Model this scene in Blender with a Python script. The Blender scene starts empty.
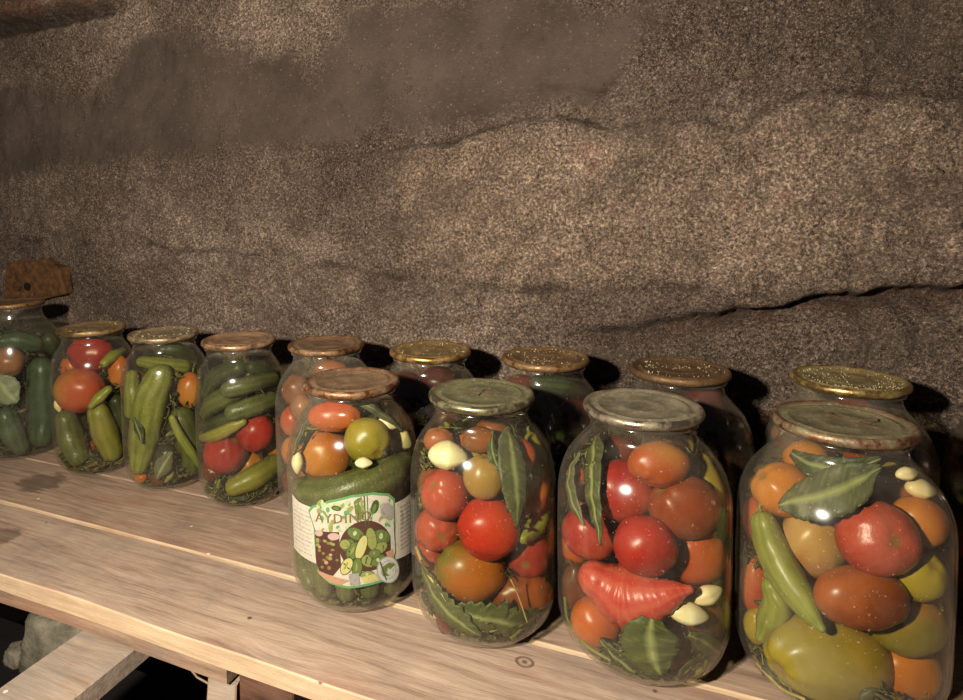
import bpy, bmesh, math, random, json
import numpy as np
from mathutils import Vector, Matrix, noise
D = json.loads(r'''{"cam":{"f":637.6882155401478,"F":[-0.41010658383215687,0.9089651724832778,-0.07479909832319484],"R":[0.91195353310309,0.409800893434254,-0.02009928360112054],"U":[-0.012383188535639005,0.0764561505238922,0.9969960449714725],"h":0.409644151198255,"cx":403.18141658345695,"cy":254.22695852869114},"jars":{"J1":[0.1155,0.6125,1.02,1.0],"J2":[-0.0373,0.5966,1.0,1.0],"J3":[-0.1833,0.5836,0.955,1.0],"J4":[-0.3251,0.5804,0.945,1.0],"J5":[-0.5785,0.7128,0.85,1.0],"J6":[-0.7202,0.7152,0.8724,1.0],"J7":[-0.8698,0.713,0.8724,1.0],"B1":[-0.4449,0.7283,0.955,1.0],"B2":[-0.2995,0.7402,0.955,1.0],"B3":[-0.1561,0.7498,0.955,1.0],"B4":[-0.0092,0.7434,1.0,1.0],"B5":[0.1473,0.7586,1.0,1.0],"J8":[-1.052,0.712,1.0,1.14],"B6":[0.305,0.768,1.0,1.0]},"items":[{"j":"J1","k":"pepper","n":"green_pepper","s":[[-0.0563,-0.0256,0.1408,0.0102],[-0.0515,-0.0285,0.1251,0.0129],[-0.0431,-0.039,0.1096,0.0135],[-0.0331,-0.0506,0.097,0.0114],[-0.0257,-0.0601,0.0884,0.0069],[-0.0214,-0.0648,0.0846,0.0034]],"c":"pepper","l":"long pale green pepper pressed against the glass, left side of the nearest jar","cat":"pepper"},
{"j":"J1","k":"tom","n":"tomato","s":[[0.0169,-0.0401,0.1507,0.0281]],"c":"crimson","l":"crimson wrinkled tomato high in the middle of the nearest jar","cat":"tomato","ax":[0.912,0.41,-0.02],"asp":1.062},
{"j":"J1","k":"tom","n":"tomato","s":[[-0.02,-0.0124,0.1266,0.0269]],"c":"pinkpale","l":"pink tomato with a pale yellow shoulder, right of the long green pepper","cat":"tomato","ax":[0.012,-0.076,-0.997],"asp":1.148},
{"j":"J1","k":"tom","n":"tomato","s":[[0.0062,-0.049,0.1065,0.023]],"c":"rustorange","l":"rusty orange oval tomato lying in the centre of the nearest jar","cat":"tomato","ax":[0.912,0.41,-0.02],"asp":1.519},
{"j":"J1","k":"tom","n":"tomato","s":[[-0.0108,-0.0341,0.0427,0.033]],"c":"olive_yellow","l":"largest yellow-green fruit lying at the bottom of the nearest jar","cat":"tomato","ax":[0.905,0.395,-0.159],"asp":1.486},
{"j":"J1","k":"tom","n":"tomato","s":[[0.0466,-0.0241,0.1206,0.0199]],"c":"yellowgreen","l":"round lime yellow tomato by the right wall of the nearest jar","cat":"tomato","ax":[0.012,-0.076,-0.997],"asp":1.04},
{"j":"J1","k":"tom","n":"tomato","s":[[0.0428,-0.0199,0.0755,0.0255]],"c":"orangegreen","l":"orange and green tomato below the lime yellow one, nearest jar","cat":"tomato","ax":[0.896,0.417,0.153],"asp":1.214},
{"j":"J1","k":"tom","n":"tomato","s":[[-0.0497,0.0154,0.1253,0.0227]],"c":"redorange","l":"red-orange tomato at the upper left wall of the nearest jar","cat":"tomato","ax":[0.012,-0.076,-0.997],"asp":1.208},
{"j":"J1","k":"tom","n":"tomato","s":[[-0.059,0.0005,0.0717,0.0136]],"c":"redorange","l":"narrow view of a red tomato behind the pepper, left edge of nearest jar","cat":"tomato","ax":[0.012,-0.076,-0.997],"asp":1.867},
{"j":"J1","k":"tom","n":"tomato","s":[[0.0445,-0.0097,0.034,0.025]],"c":"amber","l":"amber yellow tomato in the bottom right of the nearest jar","cat":"tomato","ax":[0.912,0.41,-0.02],"asp":1.031},
{"j":"J1","k":"tom","n":"tomato","s":[[0.0493,-0.0124,0.1563,0.0199]],"c":"orange","l":"orange tomato in the upper right of the nearest jar, above the lime one","cat":"tomato","ax":[0.912,0.41,-0.02],"asp":1.0},
{"j":"J1","k":"tom","n":"tomato","s":[[-0.0419,-0.0099,0.1657,0.0235]],"c":"orange","l":"orange tomato under the leaf in the upper left of the nearest jar","cat":"tomato","ax":[0.912,0.41,-0.02],"asp":1.083},
{"j":"J1","k":"tom","n":"tomato","s":[[0.0423,0.023,0.1556,0.0224]],"c":"salmon","l":"salmon pink tomato behind the crimson one, below the garlic","cat":"tomato","ax":[0.912,0.41,-0.02],"asp":1.182},
{"j":"J1","k":"pepper","n":"green_pepper","s":[[-0.0516,-0.0349,0.0928,0.0073],[-0.0469,-0.0361,0.0794,0.0109],[-0.0513,-0.0314,0.0598,0.0102],[-0.0573,-0.0319,0.0464,0.0047]],"c":"pepper","l":"short green pepper tip hidden behind the long one, nearest jar","cat":"pepper"},
{"j":"J1","k":"tom","n":"tomato","s":[[-0.0571,-0.0097,0.042,0.0141]],"c":"yellow","l":"bright yellow tomato low at the left edge of the nearest jar","cat":"tomato","ax":[0.012,-0.076,-0.997],"asp":1.286},
{"j":"J1","k":"garlic","n":"garlic_clove","s":[[0.0518,-0.0063,0.1805,0.0078]],"c":"garlic","l":"ivory garlic clove at the upper right shoulder of the nearest jar","cat":"garlic","ax":[0.9,0.39,-0.193],"asp":1.556},
{"j":"J1","k":"garlic","n":"garlic_clove","s":[[0.0408,-0.013,0.1941,0.0052]],"c":"garlic","l":"small cloudy garlic clove in the neck opening of the nearest jar","cat":"garlic","ax":[0.896,0.417,0.153],"asp":1.667},
{"j":"J1","k":"stalk","n":"dill_stalk","s":[[-0.0599,-0.029,0.0201,0.0011],[-0.0522,-0.041,0.0196,0.0012],[-0.0427,-0.0443,0.0138,0.0013],[-0.0303,-0.0596,0.0208,0.0012]],"c":"straw","l":"straw coloured dill stalk low at the left of the nearest jar","cat":"dill"},
{"j":"J2","k":"garlic","n":"garlic_clove","s":[[0.04,-0.0472,0.0712,0.0092]],"c":"garlic","l":"larger white garlic clove beside the torn tomato","cat":"garlic","ax":[0.905,0.395,-0.159],"asp":1.8},
{"j":"J2","k":"garlic","n":"garlic_clove","s":[[0.0542,-0.0319,0.0822,0.0075]],"c":"garlic","l":"smaller white garlic clove with a tiny dark spot, above the larger one","cat":"garlic","ax":[0.821,0.404,0.403],"asp":1.75},
{"j":"J2","k":"tom","n":"tomato","s":[[0.0061,-0.0454,0.1217,0.0254]],"c":"red","l":"round red tomato in the middle, above the burst one","cat":"tomato","ax":[0.912,0.41,-0.02],"asp":1.077},
{"j":"J2","k":"tom","n":"tomato","s":[[-0.0153,-0.0165,0.1532,0.0279]],"c":"crimson","l":"glossy pink-red tomato high in the second jar from the right","cat":"tomato","ax":[0.912,0.41,-0.02],"asp":1.074},
{"j":"J2","k":"torn","n":"burst_tomato","s":[[-0.0338,-0.0437,0.0818,0.0156],[-0.0178,-0.0425,0.0749,0.0242],[0.0001,-0.0461,0.0751,0.0247],[0.0172,-0.0523,0.0838,0.0157],[0.0311,-0.0539,0.0924,0.0082],[0.0399,-0.0535,0.096,0.0036]],"c":"coral","l":"burst coral red tomato with a pleated torn skin","cat":"tomato"},
{"j":"J2","k":"tom","n":"tomato","s":[[0.035,-0.0178,0.1482,0.0283]],"c":"brownorange","l":"orange-brown tomato right of the glossy pink-red one, second jar","cat":"tomato","ax":[0.912,0.41,-0.02],"asp":1.107},
{"j":"J2","k":"tom","n":"tomato","s":[[-0.0354,-0.0331,0.0367,0.0215]],"c":"orangebright","l":"small bright orange tomato at the lower left of the second jar","cat":"tomato","ax":[0.912,0.41,-0.02],"asp":1.048},
{"j":"J2","k":"tom","n":"tomato","s":[[0.042,-0.0006,0.1011,0.0282]],"c":"orangered","l":"large orange-red tomato by the right wall of the second jar","cat":"tomato","ax":[0.912,0.41,-0.02],"asp":1.0},
{"j":"J2","k":"tom","n":"tomato","s":[[-0.0412,-0.0187,0.111,0.0255]],"c":"crimson","l":"crimson tomato behind the bay leaves, second jar","cat":"tomato","ax":[0.912,0.41,-0.02],"asp":1.083},
{"j":"J2","k":"tom","n":"tomato","s":[[-0.0588,0.0001,0.0861,0.0125]],"c":"orangebright","l":"orange tomato slice of view at the left wall of the second jar","cat":"tomato","ax":[0.012,-0.076,-0.997],"asp":1.692},
{"j":"J2","k":"tom","n":"tomato","s":[[0.0156,-0.0255,0.1859,0.0191]],"c":"ambero","l":"yellow-orange tomato just under the neck of the second jar","cat":"tomato","ax":[0.912,0.41,-0.02],"asp":1.35},
{"j":"J2","k":"pepper","n":"green_pepper","s":[[0.0496,0.0251,0.1725,0.0087],[0.0541,0.016,0.1581,0.0119],[0.0572,0.0098,0.1436,0.0118],[0.0616,0.0068,0.1302,0.0077]],"c":"yellowgreen","l":"yellow-green pepper at the upper right shoulder of the second jar","cat":"pepper"},
{"j":"J2","k":"tom","n":"tomato","s":[[-0.0241,0.0199,0.1701,0.0207]],"c":"dullred","l":"dull red tomato under the lid, behind the bay leaf, second jar","cat":"tomato","ax":[0.912,0.41,-0.02],"asp":1.294},
{"j":"J2","k":"tom","n":"tomato","s":[[0.0525,-0.0144,0.0504,0.0164]],"c":"dullbrown","l":"dull brown-red tomato at the lower right wall of the second jar","cat":"tomato","ax":[0.012,-0.076,-0.997],"asp":1.474},
{"j":"J2","k":"tom","n":"tomato","s":[[-0.0559,-0.0167,0.055,0.0127]],"c":"dullbrown","l":"dull brown-red tomato at the lower left wall of the second jar","cat":"tomato","ax":[0.012,-0.076,-0.997],"asp":1.692},
{"j":"J2","k":"tom","n":"tomato","s":[[0.0208,0.0092,0.0689,0.0169]],"c":"dullred","l":"dark red tomato half hidden behind the burst one","cat":"tomato","ax":[0.912,0.41,-0.02],"asp":1.2},
{"j":"J2","k":"stalk","n":"dill_stalk","s":[[-0.0637,-0.0268,0.0473,0.0016],[-0.06,-0.0298,0.0279,0.0016],[-0.0413,-0.0512,0.0246,0.0016],[-0.0201,-0.063,0.0251,0.0013]],"c":"stem_green","l":"green dill stalk bending round the lower left of the second jar","cat":"dill"},
{"j":"J2","k":"stalk","n":"dill_stalk","s":[[-0.0009,-0.0687,0.0406,0.0012],[-0.0061,-0.0681,0.05,0.0013],[0.0039,-0.0692,0.0663,0.0013]],"c":"dark_stem","l":"dark thin stalk between the small orange tomato and the broad leaf","cat":"dill"},
{"j":"J3","k":"garlic","n":"garlic_clove","s":[[-0.0209,-0.0381,0.1758,0.0136]],"c":"garlic","l":"large ivory garlic clove at the upper left of the third jar from the right","cat":"garlic","ax":[0.91,0.402,-0.107],"asp":1.385},
{"j":"J3","k":"tom","n":"tomato","s":[[0.0167,-0.0354,0.1119,0.0284]],"c":"redbright","l":"bright red-orange tomato in the centre of the third jar","cat":"tomato","ax":[0.912,0.41,-0.02],"asp":1.037},
{"j":"J3","k":"tom","n":"tomato","s":[[-0.0029,-0.0317,0.0641,0.0308]],"c":"pearorange","l":"pear shaped orange and green tomato in the third jar","cat":"tomato","ax":[0.91,0.402,-0.107],"asp":1.231},
{"j":"J3","k":"tom","n":"tomato","s":[[-0.0254,-0.035,0.1369,0.0239]],"c":"crimson","l":"pink-red tomato under the large garlic clove, third jar","cat":"tomato","ax":[0.012,-0.076,-0.997],"asp":1.045},
{"j":"J3","k":"tom","n":"tomato","s":[[-0.0368,-0.0267,0.0966,0.0223]],"c":"crimson","l":"pink-red tomato at the left wall, next to the bright central one","cat":"tomato","ax":[0.912,0.41,-0.02],"asp":1.048},
{"j":"J3","k":"tom","n":"tomato","s":[[0.0454,-0.002,0.0759,0.0221]],"c":"redpink","l":"red tomato right of the pear shaped one, third jar","cat":"tomato","ax":[0.912,0.41,-0.02],"asp":1.0},
{"j":"J3","k":"tom","n":"tomato","s":[[0.0148,-0.0404,0.1622,0.0199]],"c":"paleorange","l":"pale orange tomato left of the upright leaf, third jar","cat":"tomato","ax":[0.012,-0.076,-0.997],"asp":1.053},
{"j":"J3","k":"tom","n":"tomato","s":[[0.0433,-0.0131,0.042,0.0179]],"c":"rustorange","l":"rusty orange tomato above the bottom leaves, third jar","cat":"tomato","ax":[0.907,0.415,0.067],"asp":1.647},
{"j":"J3","k":"tom","n":"tomato","s":[[-0.0488,-0.0164,0.0659,0.016]],"c":"crimson","l":"small pink-red tomato low at the left wall of the third jar","cat":"tomato","ax":[0.912,0.41,-0.02],"asp":1.0},
{"j":"J3","k":"tom","n":"tomato","s":[[0.0507,-0.0013,0.1361,0.0167]],"c":"orangered","l":"orange-red tomato right of the upright leaf, third jar","cat":"tomato","ax":[0.012,-0.076,-0.997],"asp":1.267},
{"j":"J3","k":"pepper","n":"green_pepper","s":[[0.0419,0.0319,0.176,0.0072],[0.049,0.0287,0.1599,0.0088],[0.0526,0.0181,0.145,0.0094],[0.0563,0.0224,0.1269,0.0058]],"c":"yellowgreen","l":"yellow-green pepper along the upper right wall of the third jar","cat":"pepper"},
{"j":"J3","k":"pepper","n":"green_pepper","s":[[0.0471,-0.0275,0.1046,0.0051],[0.0538,-0.0043,0.1061,0.0095],[0.0565,0.0128,0.1115,0.0091],[0.0606,0.0104,0.1258,0.0048]],"c":"pepper","l":"green pepper slanting above the red tomato, third jar","cat":"pepper"},
{"j":"J3","k":"tom","n":"tomato","s":[[-0.0494,-0.0081,0.1304,0.0176]],"c":"dullorange","l":"dull orange tomato at the upper left wall of the third jar","cat":"tomato","ax":[0.012,-0.076,-0.997],"asp":1.333},
{"j":"J3","k":"tom","n":"tomato","s":[[-0.0403,-0.0115,0.1788,0.0141]],"c":"salmon","l":"dull salmon tomato in the left shoulder of the third jar","cat":"tomato","ax":[0.912,0.41,-0.02],"asp":1.167},
{"j":"J3","k":"tom","n":"tomato","s":[[0.0077,-0.0299,0.1922,0.0145]],"c":"dullorange","l":"dull orange tomato under the neck of the third jar","cat":"tomato","ax":[0.912,0.41,-0.02],"asp":1.333},
{"j":"J3","k":"tom","n":"tomato","s":[[-0.0212,-0.0496,0.022,0.009]],"c":"dullred","l":"small brown-red tomato glimpsed between bottom leaves, third jar","cat":"tomato","ax":[0.012,-0.076,-0.997],"asp":1.444},
{"j":"J3","k":"stalk","n":"herb_stalk","s":[[-0.0587,-0.0301,0.0747,0.0017],[-0.0396,-0.0524,0.0682,0.0019],[-0.0234,-0.061,0.0594,0.0018],[-0.0129,-0.0643,0.0486,0.0015]],"c":"straw","l":"pale stalk leaning over the bottom left leaves, third jar","cat":"herb"},
{"j":"J3","k":"stalk","n":"straw","s":[[0.0421,-0.052,0.0771,0.0007],[0.0473,-0.0459,0.059,0.0007],[0.0531,-0.0384,0.0323,0.0007]],"c":"straw","l":"thin straw across the rusty orange tomato, third jar","cat":"straw"},
{"j":"J4","k":"garlic","n":"garlic_clove","s":[[-0.0415,-0.0436,0.148,0.0063]],"c":"garlic","l":"garlic clove at the left wall of the labelled jar","cat":"garlic","ax":[0.012,-0.076,-0.997],"asp":1.833},
{"j":"J4","k":"tom","n":"tomato","s":[[0.0273,-0.0191,0.1729,0.0234]],"c":"olive_yellow","l":"round olive yellow tomato in the labelled jar","cat":"tomato","ax":[0.912,0.41,-0.02],"asp":1.05},
{"j":"J4","k":"tom","n":"tomato","s":[[-0.0295,-0.0098,0.1456,0.0292]],"c":"orange","l":"round orange tomato in the labelled jar","cat":"tomato","ax":[0.912,0.41,-0.02],"asp":1.042},
{"j":"J4","k":"cuke","n":"pickled_cucumber","s":[[-0.0404,-0.035,0.1169,0.0134],[-0.0271,-0.0404,0.1161,0.0185],[0.0067,-0.0472,0.1258,0.019],[0.0307,-0.0369,0.1338,0.019],[0.0458,-0.0109,0.1371,0.0195],[0.0513,0.0122,0.1387,0.0141]],"c":"cukegreen","l":"large cucumber curving across the jar just above its paper label","cat":"cucumber"},
{"j":"J4","k":"tom","n":"tomato","s":[[-0.0095,-0.0209,0.1936,0.0161]],"c":"orangered","l":"flattened orange-red tomato under the lid of the labelled jar","cat":"tomato","ax":[0.912,0.41,-0.02],"asp":1.714},
{"j":"J4","k":"garlic","n":"garlic_clove","s":[[0.0456,0.0245,0.1595,0.0122]],"c":"garlic","l":"round white garlic piece at the right wall of the labelled jar","cat":"garlic","ax":[0.796,0.317,-0.516],"asp":1.1},
{"j":"J4","k":"garlic","n":"garlic_clove","s":[[0.0368,-0.045,0.1602,0.0055]],"c":"garlic","l":"garlic clove wedged between tomatoes and the big cucumber, labelled jar","cat":"garlic","ax":[0.912,0.41,-0.02],"asp":1.6},
{"j":"J4","k":"garlic","n":"garlic_clove","s":[[0.0414,0.0006,0.1851,0.007]],"c":"garlic","l":"small pale garlic clove in the shoulder of the labelled jar","cat":"garlic","ax":[0.861,0.359,-0.36],"asp":1.5},
{"j":"J4","k":"cuke","n":"pickled_cucumber","s":[[-0.0541,-0.0207,0.0818,0.0097],[-0.028,-0.0307,0.0901,0.0128],[0.0082,-0.026,0.1009,0.0138],[0.0354,-0.0008,0.1031,0.014],[0.0426,0.0371,0.0991,0.0113]],"c":"cukedark","l":"darker cucumber partly hidden behind the top of the paper label","cat":"cucumber"},
{"j":"J4","k":"cuke","n":"pickled_cucumber","s":[[-0.0415,-0.0362,0.049,0.0116],[-0.0377,-0.0388,0.0322,0.0114],[-0.0274,-0.0472,0.0255,0.0092]],"c":"cukegreen","l":"leftmost small cucumber standing below the paper label","cat":"cucumber","grp":"small cucumbers standing under the label"},
{"j":"J4","k":"cuke","n":"pickled_cucumber","s":[[-0.0085,-0.055,0.0654,0.0112],[-0.0075,-0.0547,0.0466,0.0113],[-0.0065,-0.0543,0.0288,0.0096]],"c":"cukegreen","l":"second small cucumber from the left below the paper label","cat":"cucumber","grp":"small cucumbers standing under the label"},
{"j":"J4","k":"cuke","n":"pickled_cucumber","s":[[0.0149,-0.0524,0.069,0.0122],[0.0165,-0.0518,0.0504,0.0122],[0.017,-0.0517,0.0297,0.0104]],"c":"cukegreen","l":"third small cucumber from the left below the paper label","cat":"cucumber","grp":"small cucumbers standing under the label"},
{"j":"J4","k":"cuke","n":"pickled_cucumber","s":[[0.0348,-0.042,0.0678,0.0123],[0.0363,-0.0401,0.0484,0.0123],[0.0364,-0.0401,0.0308,0.0105]],"c":"cukegreen","l":"fourth small cucumber from the left below the paper label","cat":"cucumber","grp":"small cucumbers standing under the label"},
{"j":"J4","k":"cuke","n":"pickled_cucumber","s":[[0.0495,-0.0232,0.0611,0.0113],[0.0511,-0.0201,0.0407,0.0114],[0.0502,-0.0192,0.0252,0.0097]],"c":"cukegreen","l":"fifth small cucumber from the left below the paper label","cat":"cucumber","grp":"small cucumbers standing under the label"},
{"j":"J4","k":"cuke","n":"pickled_cucumber","s":[[0.0538,0.012,0.044,0.0107],[0.051,0.014,0.0251,0.0106],[0.0521,-0.0033,0.0215,0.0088]],"c":"cukedark","l":"rightmost small cucumber standing below the paper label","cat":"cucumber","grp":"small cucumbers standing under the label"},
{"j":"J5","k":"tom","n":"tomato","s":[[0.031,-0.0115,0.1016,0.0264]],"c":"red","l":"right one of two shiny red tomatoes in the jar of stacked cucumbers","cat":"tomato","ax":[0.912,0.41,-0.02],"asp":1.0},
{"j":"J5","k":"tom","n":"tomato","s":[[-0.0071,-0.0305,0.0732,0.0288]],"c":"red","l":"left one of two shiny red tomatoes in the jar of stacked cucumbers","cat":"tomato","ax":[0.912,0.41,-0.02],"asp":1.056},
{"j":"J5","k":"cuke","n":"pickled_cucumber","s":[[0.0138,-0.0412,0.1684,0.0121],[0.0353,-0.0223,0.1723,0.0122],[0.0394,0.0206,0.1689,0.0106]],"c":"cukegreen","l":"upper right cucumber in the jar of stacked cucumbers","cat":"cucumber"},
{"j":"J5","k":"cuke","n":"pickled_cucumber","s":[[-0.0429,-0.0204,0.1248,0.0123],[-0.024,-0.0264,0.1409,0.0156],[0.0072,-0.0223,0.1571,0.0138]],"c":"cukegreen","l":"left cucumber slanting down, in the jar of stacked cucumbers","cat":"cucumber"},
{"j":"J5","k":"cuke","n":"pickled_cucumber","s":[[0.021,-0.043,0.1384,0.0121],[0.0391,-0.0244,0.1431,0.0137],[0.0463,0.0049,0.1437,0.0125]],"c":"cukegreen","l":"cucumber directly above the red tomatoes, jar of stacked cucumbers","cat":"cucumber"},
{"j":"J5","k":"cuke","n":"pickled_cucumber","s":[[-0.0427,-0.0218,0.1536,0.0103],[-0.0292,-0.015,0.1741,0.0142],[0.0011,-0.0049,0.1886,0.0125]],"c":"cukedark","l":"dark cucumber in the left shoulder, jar of stacked cucumbers","cat":"cucumber"},
{"j":"J5","k":"cuke","n":"pickled_cucumber","s":[[-0.0442,-0.0223,0.1045,0.0102],[-0.0102,-0.031,0.117,0.0123],[0.0144,-0.0242,0.1277,0.0107]],"c":"cukedark","l":"dark cucumber above the yellow pepper, jar of stacked cucumbers","cat":"cucumber"},
{"j":"J5","k":"pepper","n":"green_pepper","s":[[-0.043,-0.0332,0.0916,0.0059],[-0.0095,-0.0446,0.1036,0.0091],[0.0181,-0.0418,0.1174,0.0075],[0.0317,-0.0359,0.124,0.0045]],"c":"yellowgreen","l":"thin yellow-green pepper left of the red tomatoes","cat":"pepper"},
{"j":"J5","k":"cuke","n":"pickled_cucumber","s":[[0.0177,-0.0412,0.0345,0.0137],[0.036,-0.0222,0.0423,0.017],[0.0416,0.0129,0.0466,0.0159]],"c":"cukeyellow","l":"yellow-green cucumber at the lower right under the red tomatoes","cat":"cucumber"},
{"j":"J5","k":"tom","n":"tomato","s":[[0.0037,0.0041,0.0436,0.0232]],"c":"orange","l":"orange tomato under the pair of shiny red ones","cat":"tomato","ax":[0.912,0.41,-0.02],"asp":1.071},
{"j":"J5","k":"tom","n":"tomato","s":[[-0.0346,-0.0221,0.0422,0.0184]],"c":"dullred","l":"dull red tomato at the lower left wall, jar of stacked cucumbers","cat":"tomato","ax":[0.912,0.41,-0.02],"asp":1.0},
{"j":"J5","k":"cuke","n":"pickled_cucumber","s":[[0.0186,0.0035,0.1886,0.0094],[0.0239,0.0206,0.1806,0.0111],[0.0272,0.0401,0.1675,0.0077]],"c":"cukedark","l":"small dark cucumber end in the right shoulder, jar of stacked cucumbers","cat":"cucumber"},
{"j":"J5","k":"tom","n":"tomato","s":[[0.0326,0.0295,0.0657,0.0146]],"c":"orange","l":"orange tomato edge at the right wall, jar of stacked cucumbers","cat":"tomato","ax":[0.012,-0.076,-0.997],"asp":1.25},
{"j":"J6","k":"cuke","n":"pickled_cucumber","s":[[0.0175,-0.0298,0.1673,0.0212],[0.0071,-0.0359,0.1382,0.0245],[-0.0029,-0.0371,0.1015,0.0247],[-0.0141,-0.0371,0.0638,0.0215],[-0.0149,-0.0442,0.039,0.0149]],"c":"cukelime","l":"large speckled lime cucumber standing in the third jar from the left","cat":"cucumber"},
{"j":"J6","k":"tom","n":"tomato","s":[[0.0421,0.0036,0.1429,0.0184]],"c":"orange","l":"orange tomato at the right wall of the third jar from the left","cat":"tomato","ax":[0.012,-0.076,-0.997],"asp":1.455},
{"j":"J6","k":"pepper","n":"green_pepper","s":[[0.0442,-0.0361,0.1128,0.0048],[0.0485,-0.0255,0.0832,0.0065],[0.0533,-0.0106,0.0545,0.0066],[0.0561,0.0027,0.0285,0.0034]],"c":"pepper","l":"thin bright green pepper slanting down, third jar from the left","cat":"pepper"},
{"j":"J6","k":"cuke","n":"pickled_cucumber","s":[[-0.0346,-0.0321,0.1647,0.0108],[-0.027,-0.0392,0.1419,0.0129],[-0.0307,-0.0407,0.1148,0.01]],"c":"cukelime","l":"short cucumber at the upper left wall, third jar from the left","cat":"cucumber"},
{"j":"J6","k":"cuke","n":"pickled_cucumber","s":[[-0.0298,-0.0165,0.1847,0.0084],[0.0016,-0.0094,0.1811,0.0117],[0.02,0.0151,0.1737,0.0119]],"c":"cukelime","l":"cucumber lying flat under the neck, third jar from the left","cat":"cucumber"},
{"j":"J6","k":"cuke","n":"pickled_cucumber","s":[[0.0335,-0.0076,0.1001,0.02],[0.0335,0.0055,0.0619,0.022],[0.0376,0.0056,0.0284,0.0169]],"c":"cukegreen","l":"cucumber behind the thin pepper, third jar from the left","cat":"cucumber"},
{"j":"J6","k":"cuke","n":"pickled_cucumber","s":[[-0.0466,-0.0215,0.0822,0.0084],[-0.0384,-0.0233,0.0553,0.0112],[-0.0348,-0.0247,0.0279,0.0106]],"c":"cukegreen","l":"cucumber at the lower left wall, third jar from the left","cat":"cucumber"},
{"j":"J6","k":"cuke","n":"pickled_cucumber","s":[[0.0003,-0.002,0.0192,0.0093],[0.0145,0.0133,0.0208,0.0118],[0.0229,0.0395,0.0211,0.0112]],"c":"cukedark","l":"dark cucumber on the bottom right, third jar from the left","cat":"cucumber"},
{"j":"J6","k":"cuke","n":"pickled_cucumber","s":[[0.0135,-0.017,0.2063,0.0082],[0.0232,-0.0015,0.2037,0.0115],[0.024,0.0232,0.1908,0.0101]],"c":"cukedark","l":"dark cucumber end inside the neck, third jar from the left","cat":"cucumber"},
{"j":"J6","k":"tom","n":"tomato","s":[[-0.0153,-0.0431,0.0182,0.0083]],"c":"orange","l":"small orange scrap of tomato at the foot, third jar from the left","cat":"tomato","ax":[0.912,0.41,-0.02],"asp":1.2},
{"j":"J7","k":"tom","n":"tomato","s":[[-0.0074,-0.0235,0.1308,0.0371]],"c":"yelloworange","l":"large yellow-orange tomato in the second jar from the left","cat":"tomato","ax":[0.912,0.41,-0.02],"asp":1.095},
{"j":"J7","k":"tom","n":"tomato","s":[[-0.0022,-0.0035,0.1854,0.0319]],"c":"red","l":"bright red tomato under the lid, second jar from the left","cat":"tomato","ax":[0.912,0.41,-0.02],"asp":1.25},
{"j":"J7","k":"cuke","n":"pickled_cucumber","s":[[-0.02,-0.0398,0.0863,0.017],[-0.0148,-0.0373,0.0568,0.0211],[0.0045,-0.0427,0.0341,0.0174]],"c":"cukegreen","l":"olive green cucumber at lower left, second jar from the left","cat":"cucumber"},
{"j":"J7","k":"cuke","n":"pickled_cucumber","s":[[0.0357,-0.0252,0.0974,0.0174],[0.0362,-0.0159,0.0641,0.0211],[0.0413,-0.0101,0.0352,0.0177]],"c":"cukeyellow","l":"yellow cucumber standing at the bottom, second jar from the left","cat":"cucumber"},
{"j":"J7","k":"pepper","n":"green_pepper","s":[[0.0388,-0.04,0.1151,0.0051],[0.0437,-0.0297,0.1251,0.0086],[0.0509,-0.0192,0.1355,0.0069]],"c":"pepper","l":"small green pepper touching the large yellow-orange tomato","cat":"pepper"},
{"j":"J7","k":"pepper","n":"green_pepper","s":[[0.0435,-0.0163,0.1766,0.007],[0.0403,0.0033,0.183,0.0089],[0.0311,0.028,0.184,0.007]],"c":"pepper","l":"small green pepper up beside the bright red tomato","cat":"pepper"},
{"j":"J7","k":"tom","n":"tomato","s":[[0.0418,0.0106,0.1574,0.016]],"c":"orange","l":"orange tomato at the right wall, second jar from the left","cat":"tomato","ax":[0.012,-0.076,-0.997],"asp":1.556},
{"j":"J7","k":"tom","n":"tomato","s":[[-0.0431,-0.0084,0.1585,0.0162]],"c":"redorange","l":"red tomato edge at the left wall, second jar from the left","cat":"tomato","ax":[0.012,-0.076,-0.997],"asp":1.4},
{"j":"J7","k":"cuke","n":"pickled_cucumber","s":[[0.0406,0.0036,0.1093,0.0124],[0.0388,0.0119,0.0838,0.0144],[0.0397,0.0159,0.0596,0.0126]],"c":"cukedark","l":"grey cucumber at the right wall, second jar from the left","cat":"cucumber"},
{"j":"J7","k":"garlic","n":"garlic_clove","s":[[-0.0292,-0.0454,0.1089,0.0053]],"c":"garlic","l":"thin white garlic sliver at the left wall, second jar from the left","cat":"garlic","ax":[0.324,0.068,-0.944],"asp":2.0},
{"j":"J8","k":"cuke","n":"pickled_cucumber","s":[[0.0466,0.0077,0.144,0.0229],[0.0447,0.0083,0.1054,0.0249],[0.0419,0.0092,0.0628,0.027],[0.0479,0.0008,0.0347,0.021]],"c":"cukegrey","l":"thick grey-green cucumber standing in the leftmost jar","cat":"cucumber"},
{"j":"J8","k":"tom","n":"tomato","s":[[0.0253,-0.036,0.1663,0.0268]],"c":"peach","l":"peach coloured tomato in the leftmost jar","cat":"tomato","ax":[0.912,0.41,-0.02],"asp":1.071},
{"j":"J8","k":"cuke","n":"pickled_cucumber","s":[[0.0047,-0.029,0.1977,0.0131],[0.0171,-0.0132,0.1971,0.017],[0.0311,0.0072,0.1887,0.0153]],"c":"cukegrey","l":"cucumber lying across the top of the leftmost jar","cat":"cucumber"},
{"j":"J8","k":"cuke","n":"pickled_cucumber","s":[[0.0371,0.0341,0.1902,0.0156],[0.0358,0.0412,0.1773,0.0152]],"c":"cukedark","l":"cucumber end showing at the upper right of the leftmost jar","cat":"cucumber"},
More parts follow.
